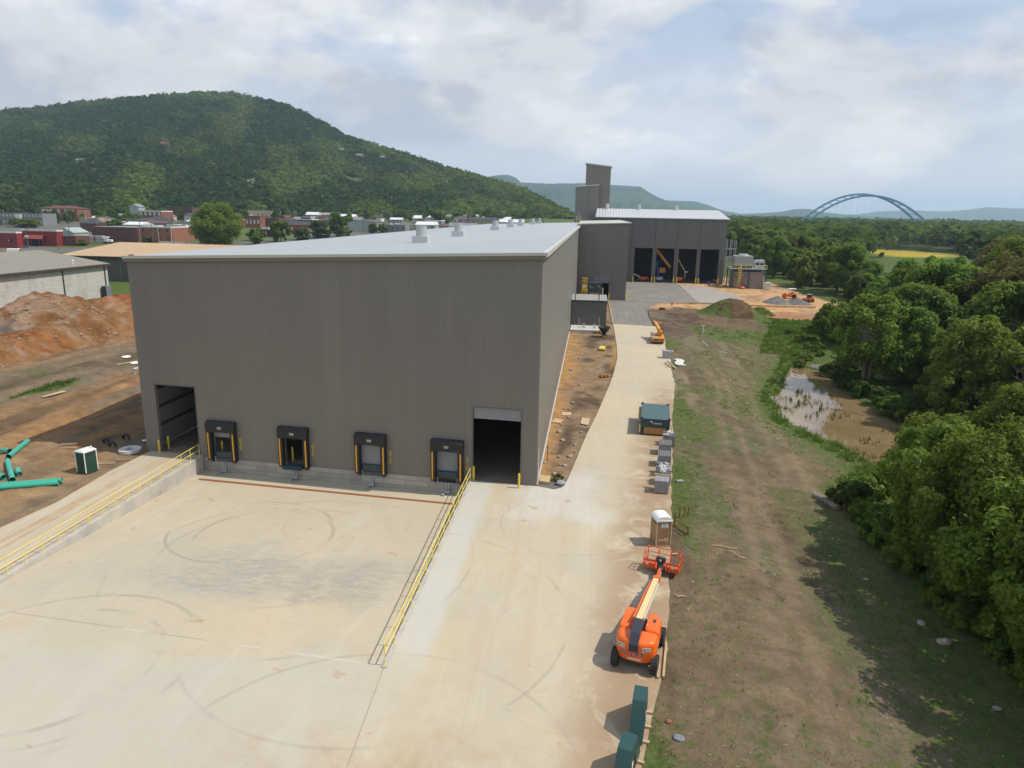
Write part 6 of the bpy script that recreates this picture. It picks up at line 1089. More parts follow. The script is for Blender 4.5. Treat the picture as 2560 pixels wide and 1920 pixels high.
V[:, :, 0] = sx[:, None] + sr[:, None] * (oct_v[:, 0] * ca - oct_v[:, 1] * sa); V[:, :, 1] = sy[:, None] + sr[:, None] * (oct_v[:, 0] * sa + oct_v[:, 1] * ca); V[:, :, 2] = szv[:, None] + sr[:, None] * oct_v[:, 2]
tag(fast_mesh('field_gravel', V.reshape(-1, 3), (Fo[None] + 6 * np.arange(len(sx))[:, None, None]).reshape(-1, 3), M['rock']), 'pale stones and chips scattered over the field', 'stones', None, 'stuff')

hr = np.random.default_rng(41); cx_, cy_ = hr.uniform(-112, -82, 9000), hr.uniform(88, 165, 9000); hh = red_f(cx_, cy_); okh = (hh > .3) & (hr.random(9000) < np.clip((fbm(cx_ * .16, cy_ * .16, 76) - .44) * 6, .06, .8)); cx_, cy_, hh = cx_[okh], cy_[okh], hh[okh]; zr_ = height(cx_, cy_) - .25 + hh; q = hr.uniform(.06, .26, len(cx_)) * np.where(hr.random(len(cx_)) < .05, 1.9, 1)
aa = hr.uniform(0, 6.28, len(cx_)); V = np.empty((len(cx_), 6, 3)); c1, s1 = np.cos(aa)[:, None], np.sin(aa)[:, None]; V[:, :, 0] = cx_[:, None] + q[:, None] * (oct_v[:, 0] * c1 - oct_v[:, 1] * s1); V[:, :, 1] = cy_[:, None] + q[:, None] * (oct_v[:, 0] * s1 + oct_v[:, 1] * c1); V[:, :, 2] = zr_[:, None] + q[:, None] * oct_v[:, 2]
tag(fast_mesh('heap_rubble', V.reshape(-1, 3), (Fo[None] + 6 * np.arange(len(cx_))[:, None, None]).reshape(-1, 3), paint('clay_rubble', (.25, .15, .085), .95, .4, .5, c2=(.36, .28, .20))), 'broken stones and clods lying over the red clay heap', 'stones', None, 'stuff')
# ------------------------------------------------------------------ trees
def leaf_quads(P, Nn, size, rng, jit=.9, asp=.62, flat=.0):
    """one small pointed leaf clump per point"""
    n = len(P); d = Nn + rng.normal(0, jit, (n, 3)); d /= np.linalg.norm(d, axis=1, keepdims=True) + 1e-9; r = rng.normal(0, 1, (n, 3)); u = np.cross(d, r); u /= np.linalg.norm(u, axis=1, keepdims=True) + 1e-9; w = np.cross(d, u)
    s = (size * rng.uniform(.6, 1.35, n))[:, None]; V = np.empty((n, 4, 3)); V[:, 0] = P - u * s; V[:, 1] = P + w * s * asp + d * s * .18; V[:, 2] = P + u * s; V[:, 3] = P - w * s * asp + d * s * .18
    soft = Nn * .75 + d * .5; soft /= np.linalg.norm(soft, axis=1, keepdims=True) + 1e-9
    return V.reshape(-1, 3), np.arange(n * 4).reshape(n, 4), np.repeat(soft, 4, 0)
def crown_points(rng, Rr, z0, z1, nl, n, gap=.22, shape='round'):
    """leaf positions on the shells of many small lobes gathered round the crown"""
    lob = []
    for k in range(nl):
        t = rng.random(); a = rng.uniform(0, 2 * math.pi); zz = z0 + (z1 - z0) * t
        prof = math.sqrt(max(0.05, 1 - ((t - .42) / (.62 if t > .42 else .50)) ** 2)) if shape == 'round' else (1.0 - .75 * t if shape == 'cone' else max(.15, 1 - abs(t - .6) * 1.1))
        q = Rr * prof * math.sqrt(rng.uniform(.15, 1.0)); lob.append((q * math.cos(a), q * math.sin(a), zz, Rr * rng.uniform(.15, .33)))
    lob = np.array(lob); k = rng.choice(nl, n, p=lob[:, 3] ** 2 / (lob[:, 3] ** 2).sum()); d = rng.normal(0, 1, (n, 3)); d[:, 2] = d[:, 2] * .8 + .25; d /= np.linalg.norm(d, axis=1, keepdims=True)
    rad = lob[k, 3] * (1 - np.abs(rng.normal(0, .32, n))); P = lob[k, :3] + d * rad[:, None]; keep = fbm(P[:, 0] * 1.3 / max(1, Rr * .3) + P[:, 2] * .4, P[:, 1] * 1.3 / max(1, Rr * .3), int(rng.integers(1, 99)), 3) > gap; P, d = P[keep], d[keep]
    return P, d, lob
def trunk_mesh(rng, lob, z0, r0, nb=9, lean=.3, multi=1):
    mb = MB(); top = float(np.percentile(lob[:, 2], 80))
    for m in range(multi):
        a = rng.uniform(0, 6.28); bx, by = (0, 0) if multi == 1 else (.5 * math.cos(a), .5 * math.sin(a)); tx, ty = lean * rng.normal() + bx * 4 * (multi > 1), lean * rng.normal() + by * 4 * (multi > 1); pts = [(bx + (tx - bx) * t ** 1.3, by + (ty - by) * t ** 1.3, -.4 + (top + .4) * t) for t in (0, .15, .4, .7, 1)]; mb.tube(pts, [r0 * 1.25, r0, r0 * .75, r0 * .45, r0 * .12], 8)
        for k in rng.choice(len(lob), min(nb, len(lob)), replace=False):
            L = lob[k]; t = np.clip(rng.uniform(.3, .75), 0, 1); s = Vector((bx + (tx - bx) * t ** 1.3, by + (ty - by) * t ** 1.3, -.4 + (top + .4) * t)); e = Vector(L[:3]); m_ = s.lerp(e, .5) + Vector((0, 0, -.08 * (e - s).length)); mb.tube([s, m_, e], [r0 * .42, r0 * .26, r0 * .07], 6)
    return mb
def make_tree(label, Rr, H, zc, nl, n, size, lm, seed, shape='round', multi=1, name='broadleaf_tree', gap=.30, bark='bark', jit=.8):
    rng = np.random.default_rng(seed); t = thing(name, label, 'tree'); P, d, lob = crown_points(rng, Rr, zc, H - Rr * .22, nl, n, gap, shape)
    trunk_mesh(rng, lob, zc, .022 * H + .04, 10, .35, multi).build('trunk', M[bark], t, smooth=60); ctr = np.array([0, 0, zc + (H - zc) * .45]); od = P - ctr; od /= np.linalg.norm(od, axis=1, keepdims=True); V, F, SN = leaf_quads(P, d * .6 + od * .35 + np.array([0, 0, .55]), size, rng, jit * .72); fast_mesh('crown', V, F, M[lm], t); return t
protos = []
def proto(*a, **k): o = make_tree(*a, **k); o['_used'] = 0; protos.append(o); return o
T_near1 = proto('', 5.2, 13.0, 2.4, 78, 24000, .19, 'leaf_mid', 1, gap=.38)
T_near2 = proto('', 4.4, 11.0, 1.6, 66, 19000, .185, 'leaf_bright', 2, gap=.40)
T_near3 = proto('', 3.2, 7.0, .8, 46, 13000, .17, 'leaf_bright', 3)
T_mid1 = proto('', 6.2, 16.5, 3.2, 70, 17000, .31, 'leaf_mid', 4)
T_mid2 = proto('', 5.4, 15.0, 2.6, 60, 14000, .31, 'leaf_bright', 5, gap=.34)
T_brown = proto('', 6.8, 16.0, 2.6, 80, 20000, .28, 'leaf_brown', 6, gap=.33)
T_dark = proto('', 5.0, 14.0, 1.4, 54, 13000, .32, 'leaf_dark', 7)
T_multi = proto('', 6.0, 15.0, 3.0, 64, 16000, .28, 'leaf_bright', 8, multi=4, gap=.36, bark='palebark')
T_far = proto('', 5.5, 13.5, 1.5, 40, 5600, .55, 'leaf_mid', 9); T_far2 = proto('', 5.0, 12.5, 1.2, 36, 5200, .55, 'leaf_bright', 10)
S_shrub = proto('', 1.5, 2.3, .2, 16, 2400, .20, 'leaf_dark', 12, name='shrub'); S_shrub['category'] = 'shrub'; S_shrub2 = proto('', 1.3, 1.9, .15, 14, 2000, .18, 'leaf_bright', 13, name='shrub'); S_shrub2['category'] = 'shrub'
used = set(); tr = random.Random(21)
def plant(p, x, y, s, label, group=None, z=None, sz=None):
    z = hz(x, y) - .05 if z is None else z; sc_ = (s, s, s * (sz * tr.uniform(.95, 1.06) if sz else tr.uniform(.92, 1.10))); rz = tr.uniform(0, 6.28)
    if p.name not in used: used.add(p.name); p.location = (x, y, z); p.rotation_euler = (0, 0, rz); p.scale = sc_; p['label'] = label; (group and p.__setitem__('group', group)); return p
    return copy_thing(p, (x, y, z), rz, label, sc_, group)
# single trees one can point to
plant(T_multi, 43.5, 113.5, 1.0, 'multi stemmed pale green tree with visible trunks behind the far end of the pond', None, -1.3)
plant(T_brown, 72, 128, 1.22, 'big olive brown tree in blossom standing tall behind the pond'); plant(T_brown, 77, 141, 1.2, 'second olive brown tree in blossom, right behind the tallest one')
plant(T_mid2, 49.5, 150.5, .62, 'small bushy green tree at the tip of the wood before the orange ground'); plant(T_near3, 52.5, 163, .9, 'rounded bright bush beside the orange bank at the wood edge')
for x, y, s, p, l in ((66, 152, 1.12, T_mid1, 'tall green tree before the yellow field, left of the olive brown trees'), (70.5, 163, 1.2, T_mid2, 'tall bright tree before the yellow field, behind the olive brown trees'), (87, 160, 1.3, T_mid1, 'tall tree at the right edge behind the olive brown trees'), (81, 172, 1.25, T_mid2, 'tall bright tree at the right edge, farthest of the high ones'), (95, 175, 1.3, T_brown, 'third olive brown tree, at the right edge behind the other two')): plant(p, x, y, s, l)
G1 = 'trees in the near wood'; placed = []
def region(n, x0, x1, y0, y1, ok, mind, ps, smin, smax, label, group, sz=None, tries=60):
    c = 0
    for _ in range(n * tries):
        x, y = tr.uniform(x0, x1), tr.uniform(y0, y1)
        if not ok(x, y) or any((x - a) ** 2 + (y - b) ** 2 < mind ** 2 for a, b in placed): continue
        placed.append((x, y)); p = tr.choice(ps); plant(p, x, y, tr.uniform(smin, smax), label if isinstance(label, str) else label(p, x, y), group, None, sz); c += 1
        if c >= n: break
front = [(29.0, 60.0, T_near2, .72), (27.2, 55.0, T_near1, .72), (26.2, 50.5, T_near2, .86), (26.0, 45.5, T_near1, .80), (26.2, 40.5, T_near2, .92), (26.6, 35.0, T_near1, .86), (27.2, 29.0, T_near2, 1.0), (41.5, 65.5, T_near3, 1.0), (32.5, 62.0, T_near3, .5), (45.5, 68.5, T_near3, 1.0), (28, 23, T_near1, .9), (47.0, 72.5, T_near1, .66)]
fl = ['third', 'fourth', 'fifth', 'sixth', 'seventh', 'eighth', 'ninth', 'second', 'first', 'bright', 'tenth', 'dense']
for (x, y, p, s), l in zip(front, fl):
    lb = 'bright bushy tree overhanging the near end of the pond' if l == 'bright' else ('dense green tree just behind the near end of the pond' if l == 'dense' else '%s tree along the wood edge, counted from the pond towards the camera' % l); plant(p, x, y, s, lb, 'trees along the wood edge', None, 1.2); placed.append((x, y))
region(58, 30, 78, 18, 74, lambda x, y: x > 30.5 + max(0, (y - 52)) * .85 and x < 34 + y * .78, 4.3, [T_near1, T_near2, T_mid2, T_near1], .80, 1.10, 'broadleaf tree in the dense near wood on the right of the site', G1)
region(64, 44, 118, 74, 152, lambda x, y: x > np.interp(y, [74, 120, 152], [47, 47.5, 54]) and x < 34 + y * .80, 5.4, [T_mid1, T_mid2, T_dark, T_mid1, T_multi], .74, 1.0, 'leafy tree in the wood behind the pond', 'trees behind the pond')
region(46, 58, 165, 152, 236, lambda x, y: x > np.interp(y, [152, 186, 205, 236], [60, 63, 73, 77]) and x < 20 + y * .78, 7.0, [T_mid1, T_mid2, T_far, T_far2, T_dark], .62, .86, 'leafy tree in the wood beside the orange yard', 'trees beside the far yard')
region(62, 64, 135, 236, 470, lambda x, y: np.interp(y, [236, 290, 470], [77, 70, 92]) < x < y * .345 + 2, 7.5, [T_mid1, T_mid2, T_far, T_far2], .85, 1.12, 'tall tree in the wood beyond the cooling platform', 'trees beyond the platform')
region(40, 45.5, 80, 74, 118, lambda x, y: x > np.interp(y, [74, 90, 118], [49, 46.5, 46]) and x < 34 + y * .55, 2.9, [T_near3, T_near3, T_near2], .85, 1.35, 'small bushy tree filling the hollow right of the pond', 'small trees right of the pond')
# shrubs on the right bank of the pond and at the wood edge
k = 0
for i in range(120):
    y = tr.uniform(73, 128); x = np.interp(y, [73, 90, 110, 128], [45.0, 42.4, 40.3, 41.6]) + tr.uniform(-.8, 4.2)
    plant(tr.choice([S_shrub, S_shrub, S_shrub2]), x, y, tr.uniform(.55, 1.05), 'dark leafy shrub on the far bank of the pond', 'shrubs on the far pond bank', -1.7)
for i in range(70):
    y = tr.uniform(24, 70); x = float(shore_x(y)) + tr.uniform(.8, 3.6); plant(tr.choice([S_shrub, S_shrub2, S_shrub2]), x, y, tr.uniform(.5, 1.25), 'low shrub at the shaded foot of the near wood', 'shrubs at the wood edge')
for i in range(26):
    y = tr.uniform(128, 168); x = np.interp(y, [128, 140, 150, 168], [39, 42, 46, 47]) + tr.uniform(-3, 5); plant(S_shrub2, x, y, tr.uniform(.4, .9), 'bright green shrub on the grassy slope beyond the pond', 'shrubs beyond the pond')
plant(S_shrub2, -2.3, 62.0, .35, 'small green weed clump at the rounded kerb corner', None, -.1)
# town trees
big = make_tree('large round tree rising behind the warehouse roof at the edge of town', 13.5, 25.5, 3.0, 120, 34000, .52, 'leaf_bright', 31, gap=.26); big.location = (-226, 415, 1.0); big.rotation_euler = (0, 0, 1.0)
tl = [(-203, 453, 3, 14.4, 6.2, 'slender green tree right of the large round tree'), (-190, 488, 4.4, 12, 8, 'broad dark tree behind the roof, left of the tall dark one'), (-182.5, 501, 5, 16.5, 5.2, 'tall dark tree, the highest of those behind the roof'), (-180.5, 513, 5.4, 6.5, 4.6, 'low yellow green bush by the pale sheds'), (-209, 433, 2.2, 6.5, 4.6, 'yellow green bush beside the lamp post behind the roof'), (-222, 457, 3.1, 9, 5.5, 'rounded tree between the large tree and the slender one'), (-455, 530, 6, 7.5, 8, 'round bushy tree before the long grey school'), (-441, 526, 6, 6.8, 7, 'second bushy tree before the long grey school'), (-170.5, 547, 6.8, 7.5, 3.6, 'small dark tree before the white shed'), (-165.5, 555, 7.2, 7.2, 3.8, 'small bright tree at the white shed'), (-145.5, 691, 11.4, 9.5, 7.6, 'rounded tree left of the church spire'), (-136, 723, 12.3, 11.5, 8, 'broad tree just left of the church spire'), (-115, 719, 12.2, 15, 6.2, 'bright tall tree behind the striped silo'), (-402, 585, 8.4, 9, 4, 'tree among the roofs near the billboard'), (-231, 419, 1.6, 9.5, 5, 'low leafy tree at the foot of the large round tree'), (-300, 395, .6, 4, 3, 'small bush beside the parked white cars'), (-276, 422, 1.6, 4, 3, 'small bush against the brick warehouse wall'), (-196, 470, 3.6, 8, 6, 'bushy tree between the slender tree and the broad dark one'), (-366, 520, 5.5, 9, 6, 'tree beside the hip roofed house')]
for i, (x, y, z, h, r, l) in enumerate(tl): p = (T_dark if 'dark' in l else (T_far2 if i % 2 else T_far)); b = {T_dark: (5.0, 14.0), T_far: (5.5, 13.5), T_far2: (5.0, 12.5)}[p]; s = r / b[0]; o = plant(p, x, y, s, l, 'trees in the town', z - .3); o.scale = (s, s, h / b[1])
n_town = 0
for i in range(72):
    a = R(tr.uniform(-42, -4)); D = tr.uniform(650, 850); x, y = D * math.sin(a), D * math.cos(a)
    if (abs(x + 200) < 130 and y < 600) or any((x - q[0]) ** 2 + (y - q[1]) ** 2 < 90 for q in tl): continue
    plant(tr.choice([T_far, T_far2, T_dark]), x, y, tr.uniform(.55, .95), 'leafy tree standing among the roofs at the back of the town', 'trees at the back of the town')
if True:
    lef = [p for p in protos if p.name not in used]
    for p in lef:
        for c in list(p.children): bpy.data.objects.remove(c)
        bpy.data.objects.remove(p)
# ------------------------------------------------------------------ massed canopies: hillside and valley woods
def canopy(name, X, Y, Z, rad, tint, nq, mat, label, rng, hs=.85, flat=1.0):
    n = len(X); tot = n * nq; c = np.repeat(np.stack([X, Y, Z], 1), nq, 0); r = np.repeat(rad, nq); d = rng.normal(0, 1, (tot, 3)); d[:, 2] = np.abs(d[:, 2]) * .9 - .12; d /= np.linalg.norm(d, axis=1, keepdims=True)
    P = c + d * (r * rng.uniform(.62, 1.05, tot))[:, None] * np.array([1, 1, hs]); V, F, SN = leaf_quads(P, d + np.array([0, 0, .35]), r * .36, rng, .40, .8); t = np.repeat(np.clip(np.repeat(tint, nq) + rng.normal(0, .10, tot), 0, 1), 4)
    return tag(fast_mesh(name, V, F, M[mat], attrs={'tint': ('FLOAT', t)}), label, 'wood', None, 'stuff')
HILL = [(-52, .078), (-44.24, 0.0905), (-40.75, 0.1008), (-38.26, 0.1081), (-35.61, 0.1186), (-32.83, 0.1278), (-28.74, 0.1387), (-26.92, 0.1395), (-25.08, 0.1352), (-23.19, 0.1306), (-21.28, 0.1157), (-18.99, 0.0948), (-15.59, 0.0795), (-12.09, 0.0616), (-8.52, 0.0468), (-5.62, 0.0338), (-3.05, 0.0105), (-1.5, -.002)]
ha, he = np.array([p[0] for p in HILL]), np.array([p[1] for p in HILL])
def hill_pt(az, s):
    """s 0 foot .. 1 crest .. 1.4 behind"""
    Df = np.interp(az, [-50, -25, -10, -1.5], [850, 860, 900, 960]); Dr = np.interp(az, [-50, -36, -25, -12, -1.5], [2300, 2100, 1900, 1500, 1150]); D = Df + (Dr - Df) * s; zr = 24 + np.interp(az, ha, he) * Dr - 9; zf = 13.0
    n = fbm(az * .35, s * 3.0, 201, 4) - .5; q = np.clip(s, 0, 1); z = zf + (zr - zf) * (q * .62 + q ** 2 * .62 - q ** 3 * .24) + n * 95 * q * (1 - q) * (zr - zf) / 260 + (fbm(az * 1.6, s * 8, 202, 3) - .5) * 26 * q * (1 - q)
    z = np.where(s > 1, zr - (s - 1) * 240, z); return D * np.sin(np.radians(az)), D * np.cos(np.radians(az)), z
az_, s_ = np.meshgrid(np.linspace(-54, -1.5, 150), np.linspace(-.12, 1.5, 70)); hx, hy, hzz = hill_pt(az_, s_); hzz = np.where(s_ < 0, hzz - 8, hzz); ny_, nx_ = az_.shape; idx = np.arange(nx_ * ny_).reshape(ny_, nx_); F = np.stack([idx[:-1, :-1], idx[:-1, 1:], idx[1:, 1:], idx[1:, :-1]], -1).reshape(-1, 4)
tag(fast_mesh('hill', np.stack([hx, hy, hzz], -1).reshape(-1, 3), F, M['hillsoil'], smooth=True), kind='structure')
rng = np.random.default_rng(77); n = 34000; a = rng.uniform(-46, -1.8, n); s = rng.random(n) ** .85 * 1.04; x, y, z = hill_pt(a, s)
rad = rng.gamma(9, .62, n).clip(2.8, 9.0); patch = fbm(a * .30 + 3, s * 4.2, 205, 4); tint = np.clip((patch - .48) * 6.0, 0, 1) - .5 * np.clip((fbm(a * .22 + 9, s * 2.6, 207, 4) - .52) * 5, 0, 1) * np.interp(s, [0, .25, .75, 1.0], [.55, 1, .8, .35]) + np.interp(a, [-22, -10, -5], [0, .26, .42]) + rng.normal(0, .07, n) + .06; tint = np.where(rng.random(n) < .05, .75, tint)  # crown tints mix leaf variety with painted cloud light and shade
ok = ~((np.abs(a + 18.7) < .9) & (np.abs(s - .42) < .05)); x, y, z, rad, tint = x[ok], y[ok], z[ok], rad[ok], tint[ok]
canopy('hillside_wood', x, y, z + rad * .55, rad, np.clip(tint, 0, 1), 16, 'forest', 'broadleaf forest covering the whole steep hill', rng, .9)
# woods of the river valley on the right
rng = np.random.default_rng(78); n = 9500; az = rng.uniform(7, 41, n); D = 470 + rng.random(n) ** 1.3 * 1900; x, y = D * np.sin(np.radians(az)), D * np.cos(np.radians(az)); g = fbm(x * .006, y * .004, 211, 3)
ok = (g > .30) & ~inpoly(x, y, [(196, 480), (270, 480), (305, 640), (262, 705), (222, 690)]) & ~inpoly(x, y, FARPALE) & ~((az > 28.6) & (az < 36) & (D < 1180) & (D > 800)) & ~((D < 560) & (az > 19.5) & (az < 26)) & ~((np.abs(y - 1200) < 22) & (x > 300) & (x < 540)); x, y, D = x[ok], y[ok], D[ok]; rad = rng.uniform(4.5, 8.5, len(x)) * (1 + D / 3500)
az2 = rng.uniform(20, 43, 520); D2 = rng.uniform(225, 340, 520); k2 = (az2 > 25) | (D2 < 260); x2, y2 = (D2 * np.sin(np.radians(az2)))[k2], (D2 * np.cos(np.radians(az2)))[k2]; x, y = np.r_[x, x2], np.r_[y, y2]; rad = np.r_[rad, rng.uniform(3.6, 5.6, len(x2))]
canopy('valley_wood', x, y, -2 + rad * 1.15, rad, np.clip(fbm(x * .03, y * .02, 212, 3) * 1.9 - .55 + rng.normal(0, .12, len(x)), 0, 1), 20, 'woods', 'band of woods across the river valley below the bridge', rng, 1.15)
n = 3000; az = rng.uniform(-4, 42, n); D = 2300 + rng.random(n) * 2600; x, y = D * np.sin(np.radians(az)), D * np.cos(np.radians(az)); rad = rng.uniform(10, 17, n)
canopy('distant_wood', x, y, np.full(n, -2.0) + rad * .5, rad, np.clip(fbm(x * .004, y * .003, 213, 3) * 1.6 - .4, 0, 1), 9, 'woods', 'distant flat woodland reaching to the blue hills', rng, .8)
# ------------------------------------------------------------------ blue ridges far away
def ridge(name, prof, D, depth, seed, rough=.0012, foot=-6):
    pa, pe = np.array([p[0] for p in prof]), np.array([p[1] for p in prof]); az, s = np.meshgrid(np.linspace(pa[0], pa[-1], 170), np.linspace(-.1, 1.3, 26)); Dd = D - depth + depth * s; e = np.interp(az, pa, pe) + (fbm(az * 2.2, az * 0 + 2, seed, 4) - .5) * rough
    zr = 24 + e * D; q = np.clip(s, 0, 1); z = foot + (zr - foot) * (.55 * q + .45 * q ** 2) + (fbm(az * 1.4, s * 3, seed + 1, 4) - .5) * .5 * np.maximum(zr - foot, 0) * q * (1 - q) * 2; z = np.where(s > 1, zr - (s - 1) * depth * .3, z); x, y = Dd * np.sin(np.radians(az)), Dd * np.cos(np.radians(az)); ny_, nx_ = az.shape; idx = np.arange(nx_ * ny_).reshape(ny_, nx_)
    tag(fast_mesh(name, np.stack([x, y, z], -1).reshape(-1, 3), np.stack([idx[:-1, :-1], idx[:-1, 1:], idx[1:, 1:], idx[1:, :-1]], -1).reshape(-1, 4), M['ridge'], smooth=True), kind='structure')
ridge('mountain', [(-12, .040), (-8.87, 0.0470), (-7.62, 0.0515), (-6.9, 0.0528), (-6.18, 0.0485), (-5.81, 0.0425), (-3.83, 0.0416), (-1.32, 0.0429), (1.53, 0.0406), (3.47, 0.0392), (4.02, 0.0321), (5.1, 0.0228), (7.22, 0.0131), (9.64, 0.0049), (11.66, -.001)], 5200, 2200, 301)
ridge('mountain', [(2.5, .015), (4.07, 0.0189), (5.46, 0.0211), (7.53, 0.0204), (8.57, 0.0159), (9.62, 0.0085), (10.98, 0.0048), (12.29, 0.0060), (13.57, 0.0075), (14.82, 0.0122), (15.76, 0.0124), (16.72, 0.0085), (18.26, 0.0060), (20.34, 0.0036), (22.08, 0.0015), (24, -.001)], 6600, 1200, 311, .0008)
ridge('mountain', [(15, .004), (18.86, 0.0062), (20.29, 0.0108), (22.0, 0.0123), (24.21, 0.0118), (25.52, 0.0137), (26.53, 0.017), (27.8, 0.0162), (29.75, 0.0156), (36, .0165), (44, .013)], 11500, 2500, 321, .0006)
# ------------------------------------------------------------------ grass tufts and reeds
def blades(name, X, Y, Z, h, nb, m, label, rng, spread=.10, lean=.35):
    n = len(X); tot = n * nb; bx = np.repeat(X, nb) + rng.normal(0, spread, tot); by = np.repeat(Y, nb) + rng.normal(0, spread, tot); bz = np.repeat(Z, nb); hh = np.repeat(h, nb) * rng.uniform(.55, 1.2, tot); a = rng.uniform(0, 6.28, tot); w = hh * .10 + .012; lx, ly = rng.normal(0, lean, tot) * hh, rng.normal(0, lean, tot) * hh
    V = np.empty((tot, 3, 3)); V[:, 0] = np.stack([bx - w * np.cos(a), by - w * np.sin(a), bz - .03], 1); V[:, 1] = np.stack([bx + w * np.cos(a), by + w * np.sin(a), bz - .03], 1); V[:, 2] = np.stack([bx + lx, by + ly, bz + hh], 1)
    return tag(fast_mesh(name, V.reshape(-1, 3), np.arange(tot * 3).reshape(-1, 3), M[m]), label, 'grass', None, 'stuff')
rng = np.random.default_rng(90); n = 110000; y = rng.uniform(22, 200, n) ** 1.0; x = rng.uniform(-2, 52, n); _, gv = ground_layers(x, y); e = x - road_x(y); pr_ = np.clip((gv - .25) * 1.35, 0, 1) * (fbm(x * .55, y * .35, 91, 4) > .50) * np.clip(.35 + .65 * (fbm(x * .12, y * .07, 92, 3) > .5), 0, 1)
ok = (e > .25) & (x < shore_x(y) + 4) & (rng.random(n) < pr_) & ~inpoly(x, y, POND); x, y = x[ok], y[ok]; blades('field_grass', x, y, height(x, y), rng.uniform(.05, .15, len(x)) * (1 + y * .005), 6, 'grassblade', 'grass tufts growing in patches over the bare field', rng, .10)
n = 16000; x = rng.uniform(24, 58, n); y = rng.uniform(66, 200, n); d = x - shore_x(y); ok = ((np.abs(d + .9) < 1.6) & (y < 140) & (rng.random(n) < .55)) | ((y > 138) & (y < 182) & (d > -7) & (d < 5) & (rng.random(n) < .6)) | ((y < 82) & (d > -2) & (d < 5) & (rng.random(n) < .8)) | ((y > 186) & (x > 39) & (x < 47) & (y < 200)); ok &= ~inpoly(x, y, [(q[0] * .97 + 1.0, q[1] * .97 + 3) for q in POND]); x, y = x[ok], y[ok]; blades('bank_grass', x, y, height(x, y), rng.uniform(.3, .7, len(x)), 10, 'leaf_long', 'long bright grass along the pond banks and the slope beyond', rng, .22, .3)
n = 260; t = rng.random(n); cl = rng.integers(0, 60, n); cx_, cy_ = rng.uniform(27.5, 41, 60), rng.uniform(75, 112, 60); x = cx_[cl] + rng.normal(0, .5, n); y = cy_[cl] + rng.normal(0, .8, n); ok = inpoly(x, y, POND) & (fbm(x * .2, y * .15, 93) > .40); x, y = x[ok], y[ok]; blades('pond_reeds', x, y, np.full(len(x), -2.0), rng.uniform(.3, .75, len(x)), 4, 'reed', 'sparse reeds standing in the muddy pond', rng, .12, .12)
n = 9000; x = rng.uniform(-86, -60, n); y = rng.uniform(66, 112, n); _, gv = ground_layers(x, y); ok = (rng.random(n) < np.clip((gv - .55) * 2.2, 0, 1)); x, y = x[ok], y[ok]; blades('weed_patch', x, y, height(x, y), rng.uniform(.25, .55, len(x)), 7, 'grassblade', 'bright green weeds on the churned ground left of the warehouse', rng, .2)
# ------------------------------------------------------------------ nearby old buildings on the left
bb = thing('block_building', 'long low block building with taupe roof on the left edge', 'building', (-131.5, 140, 0)); mb = MB()
mb.quad((-132.4, 100, -.3), (-130.4, 180.2, -.3), (-130.4, 180.2, 8.5), (-132.4, 100, 8.5)); mb.build('side_wall', M['greyblock'], bb, world=True, fix=False)
mb = MB(); mb.add([(-130.4, 180.2, -.3), (-190, 200, -.3), (-190, 200, 8.5), (-158, 190, 10.9), (-130.4, 180.2, 8.5)], [(0, 1, 2, 3, 4)]); mb.build('end_wall', M['greyblock_x'], bb, world=True, fix=False)
mb = MB(); mb.add([(-131.6, 99, 8.5), (-129.7, 180.6, 8.5), (-158, 190.6, 10.95), (-160, 99, 10.95), (-131.6, 99, 8.75), (-129.7, 180.6, 8.75), (-158, 190.6, 11.2), (-160, 99, 11.2)], [(0, 1, 2, 3), (7, 6, 5, 4), (0, 4, 5, 1), (1, 5, 6, 2)]); mb.add([(-158, 190.6, 11.18), (-190, 201, 8.6), (-190, 99, 8.6), (-160, 99, 11.18)], [(0, 1, 2, 3)]); mb.build('roof', M['brownroof'], bb, world=True)
mb = MB(); mb.bar((-131.45, 99, 8.45), (-129.55, 180.7, 8.45), .30, .5); mb.build('gutter', M['darktrim'], bb, world=True)
for y in (163.9, 178.9): x = -132.4 + (y - 100) * .025 + .12; MB().box(x - .06, y - .12, 0, x + .12, y + .12, 8.4).build('downspout', M['darktrim'], bb, world=True)
MB().lathe([(.12, 0), (.12, .9), (.25, .95), (.25, 1.05), (.05, 1.3)], 10, (-133.5, 171.5, 8.9)).build('roof_vent', M['white'], bb, world=True)
t = thing('air_conditioner', 'grey two tier air conditioner case at the corner of the block building', 'air conditioner', (-129.3, 177.5, -.05)); MB().box(-.7, -1.0, 0, .7, 1.0, 1.55, bev=.05).build('lower_case', M['acgrey'], t); MB().box(-.7, -1.0, 1.6, .7, 1.0, 3.1, bev=.05).build('upper_case', M['acgrey'], t); MB().box(-.75, -1.02, .2, .5, -.99, 2.9).build('grille', M['machine_dark'], t)
tb = thing('tan_roofed_building', 'low block building with a wide tan metal roof behind the warehouse', 'building', (-110, 216.6, 0)); mb = MB(); mb.box(-172, 216.6, -.3, -62, 272, 7.9); mb.build('wall', M['hutblock'], tb, world=True)
mb = MB(); mb.add([(-173, 215.8, 8.0), (-61, 215.8, 7.7), (-61, 273, 7.7), (-173, 273, 8.0), (-170.5, 244, 11.15), (-61, 244, 10.9)], [(0, 1, 5, 4), (2, 3, 4, 5), (3, 0, 4), (1, 2, 5)]); mb.build('roof', M['tanroof'], tb, world=True); MB().box(-173.1, 215.6, 7.5, -61, 215.85, 8.0).build('gutter', M['darktrim'], tb, world=True)
for x in (-160, -152, -144, -136): MB().box(x - .15, 216.4, 0, x + .15, 216.6, 7.6).build('pilaster', M['greywall'], tb, world=True)
